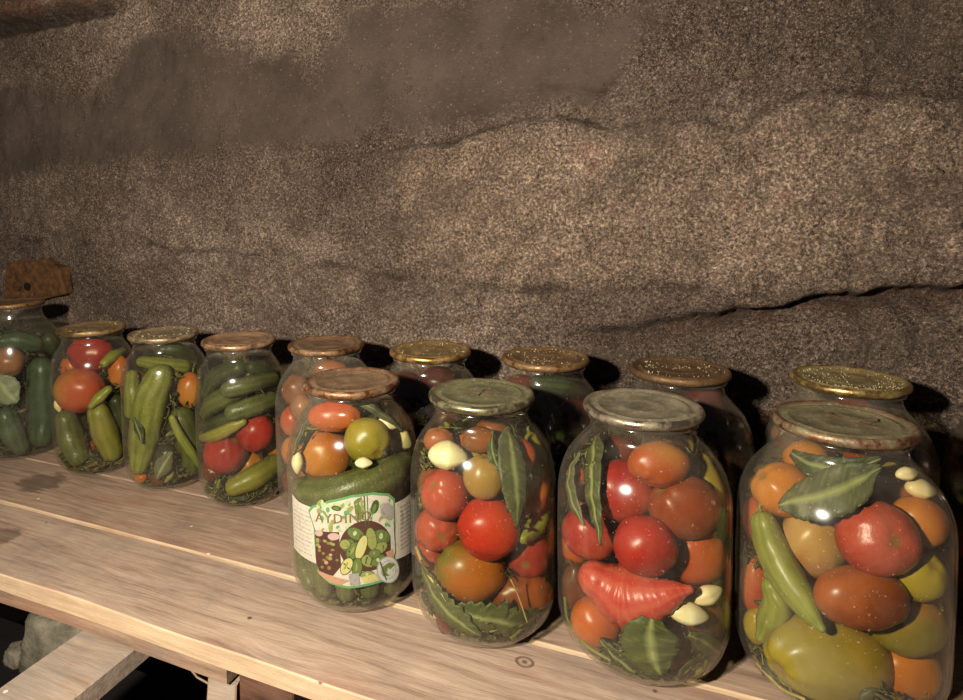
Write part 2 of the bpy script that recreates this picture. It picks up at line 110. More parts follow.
{"j":"J8","k":"cuke","n":"pickled_cucumber","s":[[0.0284,-0.0448,0.0768,0.0166],[0.0319,-0.04,0.0486,0.0186],[0.0356,-0.0314,0.0235,0.0145]],"c":"cukegrey","l":"cucumber at the lower left of the leftmost jar","cat":"cucumber"},
{"j":"J8","k":"cuke","n":"pickled_cucumber","s":[[0.0418,0.0431,0.064,0.0111],[0.0399,0.0406,0.0369,0.0127],[0.0434,0.0228,0.0189,0.0099]],"c":"cukedark","l":"dark cucumber at the lower right wall of the leftmost jar","cat":"cucumber"},
{"j":"B1","k":"tom","n":"tomato","s":[[-0.0325,-0.026,0.1679,0.0204]],"c":"dullorange","l":"dull orange tomato highest at the left, jar behind the labelled one","cat":"tomato","ax":[0.012,-0.076,-0.997],"asp":1.067},
{"j":"B1","k":"tom","n":"tomato","s":[[-0.034,-0.0359,0.129,0.0181]],"c":"orangered","l":"orange-red tomato in the middle left, jar behind the labelled one","cat":"tomato","ax":[0.012,-0.076,-0.997],"asp":1.231},
{"j":"B1","k":"tom","n":"tomato","s":[[-0.0342,-0.0379,0.0891,0.0166]],"c":"orange","l":"orange tomato lower left, jar behind the labelled one","cat":"tomato","ax":[0.012,-0.076,-0.997],"asp":1.25},
{"j":"B1","k":"tom","n":"tomato","s":[[-0.0343,-0.0389,0.0474,0.0155]],"c":"dullred","l":"dull red tomato lowest left, jar behind the labelled one","cat":"tomato","ax":[0.012,-0.076,-0.997],"asp":1.182},
{"j":"B1","k":"tom","n":"tomato","s":[[0.0181,-0.0215,0.1957,0.0161]],"c":"dullorange","l":"dim orange tomato under the rusty lid, jar behind the labelled one","cat":"tomato","ax":[0.912,0.41,-0.02],"asp":1.455},
{"j":"B1","k":"tom","n":"tomato","s":[[-0.0096,-0.0482,0.1526,0.0166]],"c":"peach","l":"peach tomato beside the labelled jar, in the jar behind it","cat":"tomato","ax":[0.012,-0.076,-0.997],"asp":1.091},
{"j":"B1","k":"cuke","n":"pickled_cucumber","s":[[0.0332,0.0251,0.185,0.0105],[0.0463,0.0218,0.1688,0.011],[0.0548,0.0186,0.151,0.009]],"c":"cukedark","l":"dark cucumber in the right shoulder, jar behind the labelled one","cat":"cucumber"},
{"j":"B2","k":"tom","n":"tomato","s":[[-0.0308,-0.0085,0.1783,0.0222]],"c":"darkred","l":"dark red tomato at left, jar behind the gap of labelled and third jars","cat":"tomato","ax":[0.912,0.41,-0.02],"asp":1.062},
{"j":"B2","k":"tom","n":"tomato","s":[[0.0172,-0.0154,0.1891,0.0236]],"c":"darkred","l":"dark red tomato in the middle under the brassy lid by the wall","cat":"tomato","ax":[0.912,0.41,-0.02],"asp":1.125},
{"j":"B2","k":"cuke","n":"pickled_cucumber","s":[[0.0356,0.0201,0.1852,0.0109],[0.0493,0.0102,0.1701,0.0113],[0.0554,0.0123,0.1505,0.0101]],"c":"cukedark","l":"shaded dark cucumber right of the dark red tomatoes, by the wall","cat":"cucumber"},
{"j":"B2","k":"tom","n":"tomato","s":[[-0.0272,-0.0365,0.1473,0.0216]],"c":"dullred","l":"shaded red tomato below, visible between the labelled jar and the third jar","cat":"tomato","ax":[0.012,-0.076,-0.997],"asp":1.067},
{"j":"B3","k":"tom","n":"tomato","s":[[-0.0286,-0.0065,0.1898,0.018]],"c":"dullred","l":"dim pink tomato at left of the jar behind the third and second jars","cat":"tomato","ax":[0.912,0.41,-0.02],"asp":1.333},
{"j":"B3","k":"cuke","n":"pickled_cucumber","s":[[-0.0017,-0.0327,0.2045,0.009],[0.0228,-0.0196,0.1998,0.0116],[0.0422,0.0066,0.1862,0.0088]],"c":"cukedark","l":"dark cucumber lying under the lid, jar behind third and second jars","cat":"cucumber"},
{"j":"B3","k":"tom","n":"tomato","s":[[0.0395,-0.0097,0.1611,0.0234]],"c":"darkred","l":"shaded dark red tomato between the third and second jars, in the back jar","cat":"tomato","ax":[0.912,0.41,-0.02],"asp":1.0},
{"j":"B3","k":"cuke","n":"pickled_cucumber","s":[[0.008,-0.0381,0.1849,0.0115],[0.018,-0.0458,0.1699,0.0125],[0.0233,-0.049,0.1533,0.0112]],"c":"cukedark","l":"shaded cucumber upright in the jar behind third and second jars","cat":"cucumber"},
{"j":"B4","k":"tom","n":"tomato","s":[[0.0241,-0.0049,0.1922,0.0212]],"c":"darkred","l":"dark red tomato under the rustiest lid","cat":"tomato","ax":[0.912,0.41,-0.02],"asp":1.25},
{"j":"B4","k":"tom","n":"tomato","s":[[0.0471,-0.0054,0.1633,0.0196]],"c":"darkgreen","l":"dark green tomato at the right wall of the jar with the rustiest lid","cat":"tomato","ax":[0.012,-0.076,-0.997],"asp":1.056},
{"j":"B4","k":"tom","n":"tomato","s":[[0.0521,-0.0165,0.133,0.0161]],"c":"darkred","l":"shaded red tomato below the dark green one, under the rustiest lid","cat":"tomato","ax":[0.012,-0.076,-0.997],"asp":1.067},
{"j":"B4","k":"tom","n":"tomato","s":[[0.0546,-0.0067,0.0936,0.0161]],"c":"dullbrown","l":"shaded brown tomato low between the two nearest jars","cat":"tomato","ax":[0.012,-0.076,-0.997],"asp":1.071},
{"j":"B5","k":"garlic","n":"garlic_clove","s":[[-0.0482,0.0054,0.1859,0.0066]],"c":"garlic","l":"pale garlic clove at the left shoulder of the jar behind the nearest","cat":"garlic","ax":[0.853,0.411,0.322],"asp":1.667},
{"j":"B5","k":"tom","n":"tomato","s":[[-0.0544,0.0033,0.1612,0.0135]],"c":"dullorange","l":"dull orange tomato at the left wall of the jar behind the nearest","cat":"tomato","ax":[0.012,-0.076,-0.997],"asp":1.167},
{"j":"B5","k":"tom","n":"tomato","s":[[-0.0025,-0.0282,0.2064,0.0087]],"c":"dullred","l":"dark red tomato glimpsed between two lids, jar behind the nearest","cat":"tomato","ax":[0.912,0.41,-0.02],"asp":2.5},
{"j":"B5","k":"tom","n":"tomato","s":[[0.0415,-0.0091,0.1783,0.0159]],"c":"dullred","l":"dull red tomato at the right shoulder of the jar behind the nearest","cat":"tomato","ax":[0.912,0.41,-0.02],"asp":1.0},
{"j":"B5","k":"tom","n":"tomato","s":[[0.0545,-0.0242,0.1574,0.0095]],"c":"dullbrown","l":"brown tomato at the right wall of the jar behind the nearest","cat":"tomato","ax":[0.012,-0.076,-0.997],"asp":1.4},
{"j":"B6","k":"tom","n":"tomato","s":[[-0.0527,0.0121,0.1592,0.0147]],"c":"darkred","l":"dark red tomato at the right edge of the photo, high in the last jar","cat":"tomato","ax":[0.912,0.41,-0.02],"asp":1.067},
{"j":"B6","k":"tom","n":"tomato","s":[[-0.0504,0.0089,0.0724,0.0197]],"c":"orange","l":"orange tomato under the olive leaf at the right edge of the photo","cat":"tomato","ax":[0.912,0.41,-0.02],"asp":1.0},
{"j":"B6","k":"tom","n":"tomato","s":[[-0.0498,0.006,0.0329,0.0192]],"c":"amber","l":"amber tomato, middle of the column at the right edge of the photo","cat":"tomato","ax":[0.012,-0.076,-0.997],"asp":1.053},
{"j":"B6","k":"tom","n":"tomato","s":[[-0.0427,-0.025,0.0233,0.0143]],"c":"rustorange","l":"lowest rusty orange tomato at the right edge of the photo","cat":"tomato","ax":[0.912,0.41,-0.02],"asp":1.056},
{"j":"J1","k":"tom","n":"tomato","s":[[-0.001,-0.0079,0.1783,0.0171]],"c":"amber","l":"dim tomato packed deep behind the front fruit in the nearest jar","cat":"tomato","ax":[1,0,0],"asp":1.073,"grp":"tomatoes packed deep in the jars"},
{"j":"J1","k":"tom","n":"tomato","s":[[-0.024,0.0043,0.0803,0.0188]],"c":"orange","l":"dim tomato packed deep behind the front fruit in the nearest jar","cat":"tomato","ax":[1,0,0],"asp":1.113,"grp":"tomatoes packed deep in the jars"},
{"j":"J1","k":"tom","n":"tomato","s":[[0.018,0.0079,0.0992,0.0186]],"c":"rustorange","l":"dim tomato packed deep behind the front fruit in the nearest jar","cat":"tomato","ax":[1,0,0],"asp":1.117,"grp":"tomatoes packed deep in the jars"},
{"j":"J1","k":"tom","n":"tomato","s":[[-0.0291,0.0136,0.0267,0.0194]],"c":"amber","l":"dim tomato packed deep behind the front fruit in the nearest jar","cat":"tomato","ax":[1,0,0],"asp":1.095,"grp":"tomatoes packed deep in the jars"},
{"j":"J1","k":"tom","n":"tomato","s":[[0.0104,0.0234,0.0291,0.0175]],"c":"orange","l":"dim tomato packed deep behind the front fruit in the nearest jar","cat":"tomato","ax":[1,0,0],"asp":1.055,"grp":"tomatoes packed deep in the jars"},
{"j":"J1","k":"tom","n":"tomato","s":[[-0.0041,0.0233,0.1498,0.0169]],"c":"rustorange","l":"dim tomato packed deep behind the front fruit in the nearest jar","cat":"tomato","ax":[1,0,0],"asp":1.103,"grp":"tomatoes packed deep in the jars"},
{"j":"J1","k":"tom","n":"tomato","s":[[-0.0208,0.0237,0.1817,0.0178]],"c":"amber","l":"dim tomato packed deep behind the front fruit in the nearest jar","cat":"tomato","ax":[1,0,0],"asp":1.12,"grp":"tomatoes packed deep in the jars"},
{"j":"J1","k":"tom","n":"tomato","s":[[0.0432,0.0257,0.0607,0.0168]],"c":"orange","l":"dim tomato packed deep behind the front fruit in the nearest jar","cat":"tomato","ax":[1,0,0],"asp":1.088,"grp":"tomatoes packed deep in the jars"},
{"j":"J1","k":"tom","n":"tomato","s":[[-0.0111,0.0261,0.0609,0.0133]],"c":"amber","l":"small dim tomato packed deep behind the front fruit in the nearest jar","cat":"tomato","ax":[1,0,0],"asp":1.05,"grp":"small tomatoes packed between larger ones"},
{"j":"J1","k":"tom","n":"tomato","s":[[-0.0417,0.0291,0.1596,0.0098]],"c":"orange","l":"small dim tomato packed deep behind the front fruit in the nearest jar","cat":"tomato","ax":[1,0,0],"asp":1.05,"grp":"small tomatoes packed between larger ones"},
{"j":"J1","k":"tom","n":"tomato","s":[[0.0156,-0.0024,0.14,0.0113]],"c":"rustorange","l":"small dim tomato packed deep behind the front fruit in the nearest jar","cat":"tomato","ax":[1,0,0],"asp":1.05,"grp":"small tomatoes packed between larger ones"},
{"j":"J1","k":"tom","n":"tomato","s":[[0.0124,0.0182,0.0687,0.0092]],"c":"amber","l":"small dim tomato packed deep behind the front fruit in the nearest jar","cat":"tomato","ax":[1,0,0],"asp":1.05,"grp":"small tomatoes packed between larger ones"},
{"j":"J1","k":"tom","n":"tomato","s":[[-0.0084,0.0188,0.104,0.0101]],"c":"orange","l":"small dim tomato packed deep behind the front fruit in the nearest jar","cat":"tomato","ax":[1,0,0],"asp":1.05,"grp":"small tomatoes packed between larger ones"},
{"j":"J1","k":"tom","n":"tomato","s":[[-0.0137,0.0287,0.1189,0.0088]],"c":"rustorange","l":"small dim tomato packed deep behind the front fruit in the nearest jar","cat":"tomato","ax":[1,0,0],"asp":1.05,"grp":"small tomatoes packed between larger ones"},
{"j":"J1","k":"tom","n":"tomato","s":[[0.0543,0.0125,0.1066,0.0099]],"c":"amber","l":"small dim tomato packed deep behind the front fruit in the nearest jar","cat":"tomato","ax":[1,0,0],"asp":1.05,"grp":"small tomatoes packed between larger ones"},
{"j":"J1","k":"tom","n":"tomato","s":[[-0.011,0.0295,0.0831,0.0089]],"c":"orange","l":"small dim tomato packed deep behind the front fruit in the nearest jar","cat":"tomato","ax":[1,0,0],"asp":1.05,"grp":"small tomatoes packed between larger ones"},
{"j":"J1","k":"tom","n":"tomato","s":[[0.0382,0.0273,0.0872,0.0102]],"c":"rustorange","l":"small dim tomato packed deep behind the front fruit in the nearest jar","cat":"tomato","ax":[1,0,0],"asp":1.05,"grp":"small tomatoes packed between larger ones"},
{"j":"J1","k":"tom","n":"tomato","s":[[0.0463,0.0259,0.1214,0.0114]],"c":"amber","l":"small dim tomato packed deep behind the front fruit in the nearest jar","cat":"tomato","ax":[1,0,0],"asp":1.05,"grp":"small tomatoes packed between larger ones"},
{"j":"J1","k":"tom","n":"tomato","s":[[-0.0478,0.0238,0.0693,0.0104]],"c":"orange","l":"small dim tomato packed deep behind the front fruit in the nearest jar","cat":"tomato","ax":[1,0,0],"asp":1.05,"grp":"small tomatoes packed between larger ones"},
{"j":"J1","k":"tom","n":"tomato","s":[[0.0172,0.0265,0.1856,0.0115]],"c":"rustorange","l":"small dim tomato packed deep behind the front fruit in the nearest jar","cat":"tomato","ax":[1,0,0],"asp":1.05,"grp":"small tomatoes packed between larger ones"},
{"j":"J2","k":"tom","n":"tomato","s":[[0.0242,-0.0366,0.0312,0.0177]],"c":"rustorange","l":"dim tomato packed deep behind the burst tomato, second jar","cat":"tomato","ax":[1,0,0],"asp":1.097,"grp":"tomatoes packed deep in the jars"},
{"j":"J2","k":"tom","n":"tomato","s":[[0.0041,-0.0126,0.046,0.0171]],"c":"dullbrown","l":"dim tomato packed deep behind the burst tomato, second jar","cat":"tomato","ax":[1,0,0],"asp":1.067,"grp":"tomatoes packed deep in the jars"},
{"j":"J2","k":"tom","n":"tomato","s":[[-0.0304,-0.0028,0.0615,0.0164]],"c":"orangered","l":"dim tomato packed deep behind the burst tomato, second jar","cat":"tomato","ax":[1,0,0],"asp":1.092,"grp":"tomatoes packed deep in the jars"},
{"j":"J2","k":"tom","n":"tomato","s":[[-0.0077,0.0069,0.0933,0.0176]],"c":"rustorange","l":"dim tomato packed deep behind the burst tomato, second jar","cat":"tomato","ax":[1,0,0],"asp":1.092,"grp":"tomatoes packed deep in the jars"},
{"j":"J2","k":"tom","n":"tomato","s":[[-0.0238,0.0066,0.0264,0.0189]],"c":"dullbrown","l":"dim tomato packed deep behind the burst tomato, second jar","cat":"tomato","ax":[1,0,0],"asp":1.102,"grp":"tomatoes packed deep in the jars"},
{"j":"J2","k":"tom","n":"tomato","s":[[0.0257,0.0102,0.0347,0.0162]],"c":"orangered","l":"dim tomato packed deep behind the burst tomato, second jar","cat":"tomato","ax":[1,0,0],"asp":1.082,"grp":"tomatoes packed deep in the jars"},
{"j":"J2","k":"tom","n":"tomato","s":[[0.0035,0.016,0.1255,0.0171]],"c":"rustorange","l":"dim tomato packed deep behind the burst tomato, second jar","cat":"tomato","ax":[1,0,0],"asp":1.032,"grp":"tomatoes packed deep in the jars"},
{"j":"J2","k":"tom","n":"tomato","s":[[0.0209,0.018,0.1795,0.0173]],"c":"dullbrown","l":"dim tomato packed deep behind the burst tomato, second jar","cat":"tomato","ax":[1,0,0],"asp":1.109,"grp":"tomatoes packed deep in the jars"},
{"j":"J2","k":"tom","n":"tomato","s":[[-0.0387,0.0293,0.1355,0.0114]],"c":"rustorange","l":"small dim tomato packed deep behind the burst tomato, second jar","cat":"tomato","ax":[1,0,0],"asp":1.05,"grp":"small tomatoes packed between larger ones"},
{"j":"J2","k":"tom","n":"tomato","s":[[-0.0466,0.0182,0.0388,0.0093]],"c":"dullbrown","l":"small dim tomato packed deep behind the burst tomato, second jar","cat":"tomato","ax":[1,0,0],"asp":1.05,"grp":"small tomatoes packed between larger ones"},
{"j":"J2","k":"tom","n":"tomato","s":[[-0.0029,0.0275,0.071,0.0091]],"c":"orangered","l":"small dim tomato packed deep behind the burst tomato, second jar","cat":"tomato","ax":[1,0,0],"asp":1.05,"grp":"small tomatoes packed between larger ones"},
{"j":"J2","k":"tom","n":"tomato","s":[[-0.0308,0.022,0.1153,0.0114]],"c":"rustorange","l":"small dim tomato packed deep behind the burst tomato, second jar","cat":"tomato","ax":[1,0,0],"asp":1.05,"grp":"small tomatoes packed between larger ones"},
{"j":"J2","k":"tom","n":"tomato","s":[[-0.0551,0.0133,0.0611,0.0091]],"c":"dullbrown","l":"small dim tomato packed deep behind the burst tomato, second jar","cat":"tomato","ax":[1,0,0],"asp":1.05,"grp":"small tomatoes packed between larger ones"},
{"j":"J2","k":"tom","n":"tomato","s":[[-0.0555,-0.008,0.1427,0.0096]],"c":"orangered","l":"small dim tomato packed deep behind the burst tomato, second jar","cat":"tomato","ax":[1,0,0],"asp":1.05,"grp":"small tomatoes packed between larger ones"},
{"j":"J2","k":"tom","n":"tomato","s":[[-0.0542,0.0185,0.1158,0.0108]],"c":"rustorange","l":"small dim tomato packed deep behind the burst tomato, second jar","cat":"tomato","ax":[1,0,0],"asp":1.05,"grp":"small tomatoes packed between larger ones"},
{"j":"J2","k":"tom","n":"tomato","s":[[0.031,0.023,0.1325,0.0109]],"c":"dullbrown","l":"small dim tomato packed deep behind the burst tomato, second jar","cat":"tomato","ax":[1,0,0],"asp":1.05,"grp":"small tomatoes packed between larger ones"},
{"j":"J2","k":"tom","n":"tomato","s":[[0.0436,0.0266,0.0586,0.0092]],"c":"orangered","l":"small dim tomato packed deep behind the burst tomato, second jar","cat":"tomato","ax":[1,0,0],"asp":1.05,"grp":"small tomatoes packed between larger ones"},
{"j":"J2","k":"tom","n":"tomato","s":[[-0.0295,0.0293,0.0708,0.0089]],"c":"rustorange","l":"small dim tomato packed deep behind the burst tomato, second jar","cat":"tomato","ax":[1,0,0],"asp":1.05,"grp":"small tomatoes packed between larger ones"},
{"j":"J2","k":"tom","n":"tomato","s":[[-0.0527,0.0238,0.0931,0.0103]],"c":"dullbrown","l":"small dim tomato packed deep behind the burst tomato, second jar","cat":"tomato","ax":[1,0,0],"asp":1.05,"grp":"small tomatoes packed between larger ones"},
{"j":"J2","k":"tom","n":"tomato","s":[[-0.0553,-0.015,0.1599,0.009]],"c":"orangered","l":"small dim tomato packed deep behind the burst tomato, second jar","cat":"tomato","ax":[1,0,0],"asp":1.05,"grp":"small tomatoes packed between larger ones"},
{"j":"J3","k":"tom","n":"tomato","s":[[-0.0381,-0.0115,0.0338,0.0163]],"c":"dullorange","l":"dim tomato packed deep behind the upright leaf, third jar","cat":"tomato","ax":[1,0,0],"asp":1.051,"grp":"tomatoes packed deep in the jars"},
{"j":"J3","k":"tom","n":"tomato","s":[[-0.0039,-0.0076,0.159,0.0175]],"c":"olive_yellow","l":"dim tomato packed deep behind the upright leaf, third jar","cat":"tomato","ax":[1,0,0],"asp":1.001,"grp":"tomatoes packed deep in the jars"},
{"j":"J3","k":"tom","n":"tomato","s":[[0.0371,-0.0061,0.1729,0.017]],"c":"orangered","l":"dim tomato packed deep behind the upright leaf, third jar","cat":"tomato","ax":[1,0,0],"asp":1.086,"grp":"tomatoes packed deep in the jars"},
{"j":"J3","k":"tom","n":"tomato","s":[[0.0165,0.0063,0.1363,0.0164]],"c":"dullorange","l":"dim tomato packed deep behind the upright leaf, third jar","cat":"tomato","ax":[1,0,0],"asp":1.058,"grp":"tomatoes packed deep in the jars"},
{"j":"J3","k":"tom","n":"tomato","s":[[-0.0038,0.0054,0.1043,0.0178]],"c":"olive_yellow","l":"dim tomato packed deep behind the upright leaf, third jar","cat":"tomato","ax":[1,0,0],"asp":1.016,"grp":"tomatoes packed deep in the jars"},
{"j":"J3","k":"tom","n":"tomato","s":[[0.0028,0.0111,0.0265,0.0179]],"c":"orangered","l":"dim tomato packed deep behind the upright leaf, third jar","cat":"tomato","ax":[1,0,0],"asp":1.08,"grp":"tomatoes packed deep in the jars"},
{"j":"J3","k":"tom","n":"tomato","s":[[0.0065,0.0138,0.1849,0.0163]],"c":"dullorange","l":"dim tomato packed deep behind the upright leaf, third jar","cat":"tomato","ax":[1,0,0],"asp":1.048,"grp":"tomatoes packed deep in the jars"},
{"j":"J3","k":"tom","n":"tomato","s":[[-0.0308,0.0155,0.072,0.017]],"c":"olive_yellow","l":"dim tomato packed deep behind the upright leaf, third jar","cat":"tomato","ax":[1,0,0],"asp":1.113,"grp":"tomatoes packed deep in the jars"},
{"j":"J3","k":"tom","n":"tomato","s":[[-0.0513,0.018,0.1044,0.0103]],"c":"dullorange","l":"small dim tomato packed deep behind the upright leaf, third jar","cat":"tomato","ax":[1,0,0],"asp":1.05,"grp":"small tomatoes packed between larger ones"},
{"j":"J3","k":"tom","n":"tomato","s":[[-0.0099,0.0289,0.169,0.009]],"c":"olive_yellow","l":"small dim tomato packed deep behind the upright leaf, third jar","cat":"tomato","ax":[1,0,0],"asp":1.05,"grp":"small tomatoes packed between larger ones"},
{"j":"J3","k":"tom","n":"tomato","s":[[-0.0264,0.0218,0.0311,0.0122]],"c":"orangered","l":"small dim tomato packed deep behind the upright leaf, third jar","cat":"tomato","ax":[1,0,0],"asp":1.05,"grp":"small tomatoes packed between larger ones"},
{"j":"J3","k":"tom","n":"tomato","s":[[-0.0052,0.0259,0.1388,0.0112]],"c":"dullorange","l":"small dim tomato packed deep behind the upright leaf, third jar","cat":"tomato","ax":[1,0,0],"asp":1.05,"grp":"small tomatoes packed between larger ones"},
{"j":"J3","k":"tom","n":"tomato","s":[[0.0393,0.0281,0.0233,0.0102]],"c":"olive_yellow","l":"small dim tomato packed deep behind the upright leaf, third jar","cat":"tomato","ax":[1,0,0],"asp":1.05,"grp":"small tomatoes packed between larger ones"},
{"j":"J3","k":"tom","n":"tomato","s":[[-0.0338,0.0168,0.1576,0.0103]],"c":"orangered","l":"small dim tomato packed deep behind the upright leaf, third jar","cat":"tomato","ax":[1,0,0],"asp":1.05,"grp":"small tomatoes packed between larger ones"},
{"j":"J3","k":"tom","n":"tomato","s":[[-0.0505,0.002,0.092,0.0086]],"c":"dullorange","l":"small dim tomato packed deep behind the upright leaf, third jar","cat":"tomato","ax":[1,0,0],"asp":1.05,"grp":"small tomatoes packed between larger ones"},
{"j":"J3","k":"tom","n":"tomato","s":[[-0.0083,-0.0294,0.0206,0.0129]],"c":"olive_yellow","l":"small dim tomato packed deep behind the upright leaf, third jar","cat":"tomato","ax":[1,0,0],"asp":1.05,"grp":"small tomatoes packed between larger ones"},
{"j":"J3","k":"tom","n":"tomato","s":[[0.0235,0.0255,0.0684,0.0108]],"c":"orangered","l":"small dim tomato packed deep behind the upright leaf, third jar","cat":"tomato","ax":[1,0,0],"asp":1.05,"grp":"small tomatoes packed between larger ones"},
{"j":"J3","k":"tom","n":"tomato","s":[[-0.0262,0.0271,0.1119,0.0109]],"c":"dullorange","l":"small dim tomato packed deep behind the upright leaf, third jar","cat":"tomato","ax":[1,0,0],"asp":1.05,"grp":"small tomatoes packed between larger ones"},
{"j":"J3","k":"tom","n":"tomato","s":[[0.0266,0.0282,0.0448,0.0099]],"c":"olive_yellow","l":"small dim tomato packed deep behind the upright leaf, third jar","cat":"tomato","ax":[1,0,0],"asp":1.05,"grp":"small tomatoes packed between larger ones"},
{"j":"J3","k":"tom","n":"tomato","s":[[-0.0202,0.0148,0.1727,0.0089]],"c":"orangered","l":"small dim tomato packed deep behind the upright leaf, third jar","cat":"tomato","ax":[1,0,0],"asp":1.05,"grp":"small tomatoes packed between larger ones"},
{"j":"J4","k":"tom","n":"tomato","s":[[-0.0002,-0.0276,0.0414,0.0156]],"c":"darkgreen","l":"dim tomato packed deep in the labelled jar","cat":"tomato","ax":[1,0,0],"asp":1.036,"grp":"tomatoes packed deep in the jars"},
{"j":"J4","k":"tom","n":"tomato","s":[[-0.0248,-0.0146,0.0259,0.0158]],"c":"dullbrown","l":"dim tomato packed deep in the labelled jar","cat":"tomato","ax":[1,0,0],"asp":1.006,"grp":"tomatoes packed deep in the jars"},
{"j":"J4","k":"tom","n":"tomato","s":[[0.0025,-0.0115,0.0701,0.0162]],"c":"dullorange","l":"dim tomato packed deep in the labelled jar","cat":"tomato","ax":[1,0,0],"asp":1.106,"grp":"tomatoes packed deep in the jars"},
{"j":"J4","k":"tom","n":"tomato","s":[[-0.028,-0.0055,0.0593,0.0155]],"c":"darkgreen","l":"dim tomato packed deep in the labelled jar","cat":"tomato","ax":[1,0,0],"asp":1.03,"grp":"tomatoes packed deep in the jars"},
{"j":"J4","k":"tom","n":"tomato","s":[[0.0262,-0.0055,0.0327,0.0174]],"c":"dullbrown","l":"dim tomato packed deep in the labelled jar","cat":"tomato","ax":[1,0,0],"asp":1.073,"grp":"tomatoes packed deep in the jars"},
{"j":"J4","k":"tom","n":"tomato","s":[[-0.0384,0.0009,0.0949,0.0156]],"c":"dullorange","l":"dim tomato packed deep in the labelled jar","cat":"tomato","ax":[1,0,0],"asp":1.017,"grp":"tomatoes packed deep in the jars"},
{"j":"J4","k":"tom","n":"tomato","s":[[-0.0142,0.0254,0.0368,0.0086]],"c":"darkgreen","l":"small dim tomato packed deep in the labelled jar","cat":"tomato","ax":[1,0,0],"asp":1.05,"grp":"small tomatoes packed between larger ones"},
{"j":"J4","k":"tom","n":"tomato","s":[[-0.0133,0.0276,0.0694,0.0127]],"c":"dullbrown","l":"small dim tomato packed deep in the labelled jar","cat":"tomato","ax":[1,0,0],"asp":1.05,"grp":"small tomatoes packed between larger ones"},
{"j":"J4","k":"tom","n":"tomato","s":[[0.0154,0.0297,0.126,0.0091]],"c":"dullorange","l":"small dim tomato packed deep in the labelled jar","cat":"tomato","ax":[1,0,0],"asp":1.05,"grp":"small tomatoes packed between larger ones"},
{"j":"J4","k":"tom","n":"tomato","s":[[0.0264,0.0175,0.1429,0.011]],"c":"darkgreen","l":"small dim tomato packed deep in the labelled jar","cat":"tomato","ax":[1,0,0],"asp":1.05,"grp":"small tomatoes packed between larger ones"},
{"j":"J4","k":"tom","n":"tomato","s":[[0.0218,0.0244,0.1714,0.0091]],"c":"dullbrown","l":"small dim tomato packed deep in the labelled jar","cat":"tomato","ax":[1,0,0],"asp":1.05,"grp":"small tomatoes packed between larger ones"},
{"j":"J4","k":"tom","n":"tomato","s":[[-0.0468,0.025,0.1081,0.0125]],"c":"dullorange","l":"small dim tomato packed deep in the labelled jar","cat":"tomato","ax":[1,0,0],"asp":1.05,"grp":"small tomatoes packed between larger ones"},
{"j":"J4","k":"tom","n":"tomato","s":[[0.0418,-0.0188,0.0853,0.0091]],"c":"darkgreen","l":"small dim tomato packed deep in the labelled jar","cat":"tomato","ax":[1,0,0],"asp":1.05,"grp":"small tomatoes packed between larger ones"},
{"j":"J4","k":"tom","n":"tomato","s":[[-0.009,0.0182,0.0192,0.0082]],"c":"dullbrown","l":"small dim tomato packed deep in the labelled jar","cat":"tomato","ax":[1,0,0],"asp":1.05,"grp":"small tomatoes packed between larger ones"},
{"j":"J4","k":"tom","n":"tomato","s":[[0.0225,-0.0229,0.0564,0.0097]],"c":"dullorange","l":"small dim tomato packed deep in the labelled jar","cat":"tomato","ax":[1,0,0],"asp":1.05,"grp":"small tomatoes packed between larger ones"},
{"j":"J4","k":"tom","n":"tomato","s":[[-0.0254,0.0204,0.1742,0.0116]],"c":"darkgreen","l":"small dim tomato packed deep in the labelled jar","cat":"tomato","ax":[1,0,0],"asp":1.05,"grp":"small tomatoes packed between larger ones"},
{"j":"J4","k":"tom","n":"tomato","s":[[0.0126,0.0121,0.0512,0.0082]],"c":"dullbrown","l":"small dim tomato packed deep in the labelled jar","cat":"tomato","ax":[1,0,0],"asp":1.05,"grp":"small tomatoes packed between larger ones"},
{"j":"J4","k":"tom","n":"tomato","s":[[0.0129,0.0104,0.1047,0.0088]],"c":"dullorange","l":"small dim tomato packed deep in the labelled jar","cat":"tomato","ax":[1,0,0],"asp":1.05,"grp":"small tomatoes packed between larger ones"},
{"j":"J5","k":"tom","n":"tomato","s":[[-0.04,-0.0028,0.0834,0.0151]],"c":"dullred","l":"dim tomato packed deep in the jar of stacked cucumbers","cat":"tomato","ax":[1,0,0],"asp":1.1,"grp":"tomatoes packed deep in the jars"},
{"j":"J5","k":"tom","n":"tomato","s":[[-0.0119,-0.0021,0.1217,0.0131]],"c":"darkgreen","l":"dim tomato packed deep in the jar of stacked cucumbers","cat":"tomato","ax":[1,0,0],"asp":1.008,"grp":"tomatoes packed deep in the jars"},
{"j":"J5","k":"tom","n":"tomato","s":[[0.0105,-0.0001,0.137,0.0136]],"c":"darkgreen","l":"dim tomato packed deep in the jar of stacked cucumbers","cat":"tomato","ax":[1,0,0],"asp":1.054,"grp":"tomatoes packed deep in the jars"},
{"j":"J5","k":"tom","n":"tomato","s":[[-0.0429,0.0019,0.1484,0.013]],"c":"dullred","l":"dim tomato packed deep in the jar of stacked cucumbers","cat":"tomato","ax":[1,0,0],"asp":1.036,"grp":"tomatoes packed deep in the jars"},
{"j":"J5","k":"tom","n":"tomato","s":[[-0.0368,0.006,0.0232,0.0137]],"c":"darkgreen","l":"dim tomato packed deep in the jar of stacked cucumbers","cat":"tomato","ax":[1,0,0],"asp":1.024,"grp":"tomatoes packed deep in the jars"},
{"j":"J5","k":"tom","n":"tomato","s":[[-0.0254,0.016,0.0762,0.0089]],"c":"dullred","l":"small dim tomato packed deep in the jar of stacked cucumbers","cat":"tomato","ax":[1,0,0],"asp":1.05,"grp":"small tomatoes packed between larger ones"},
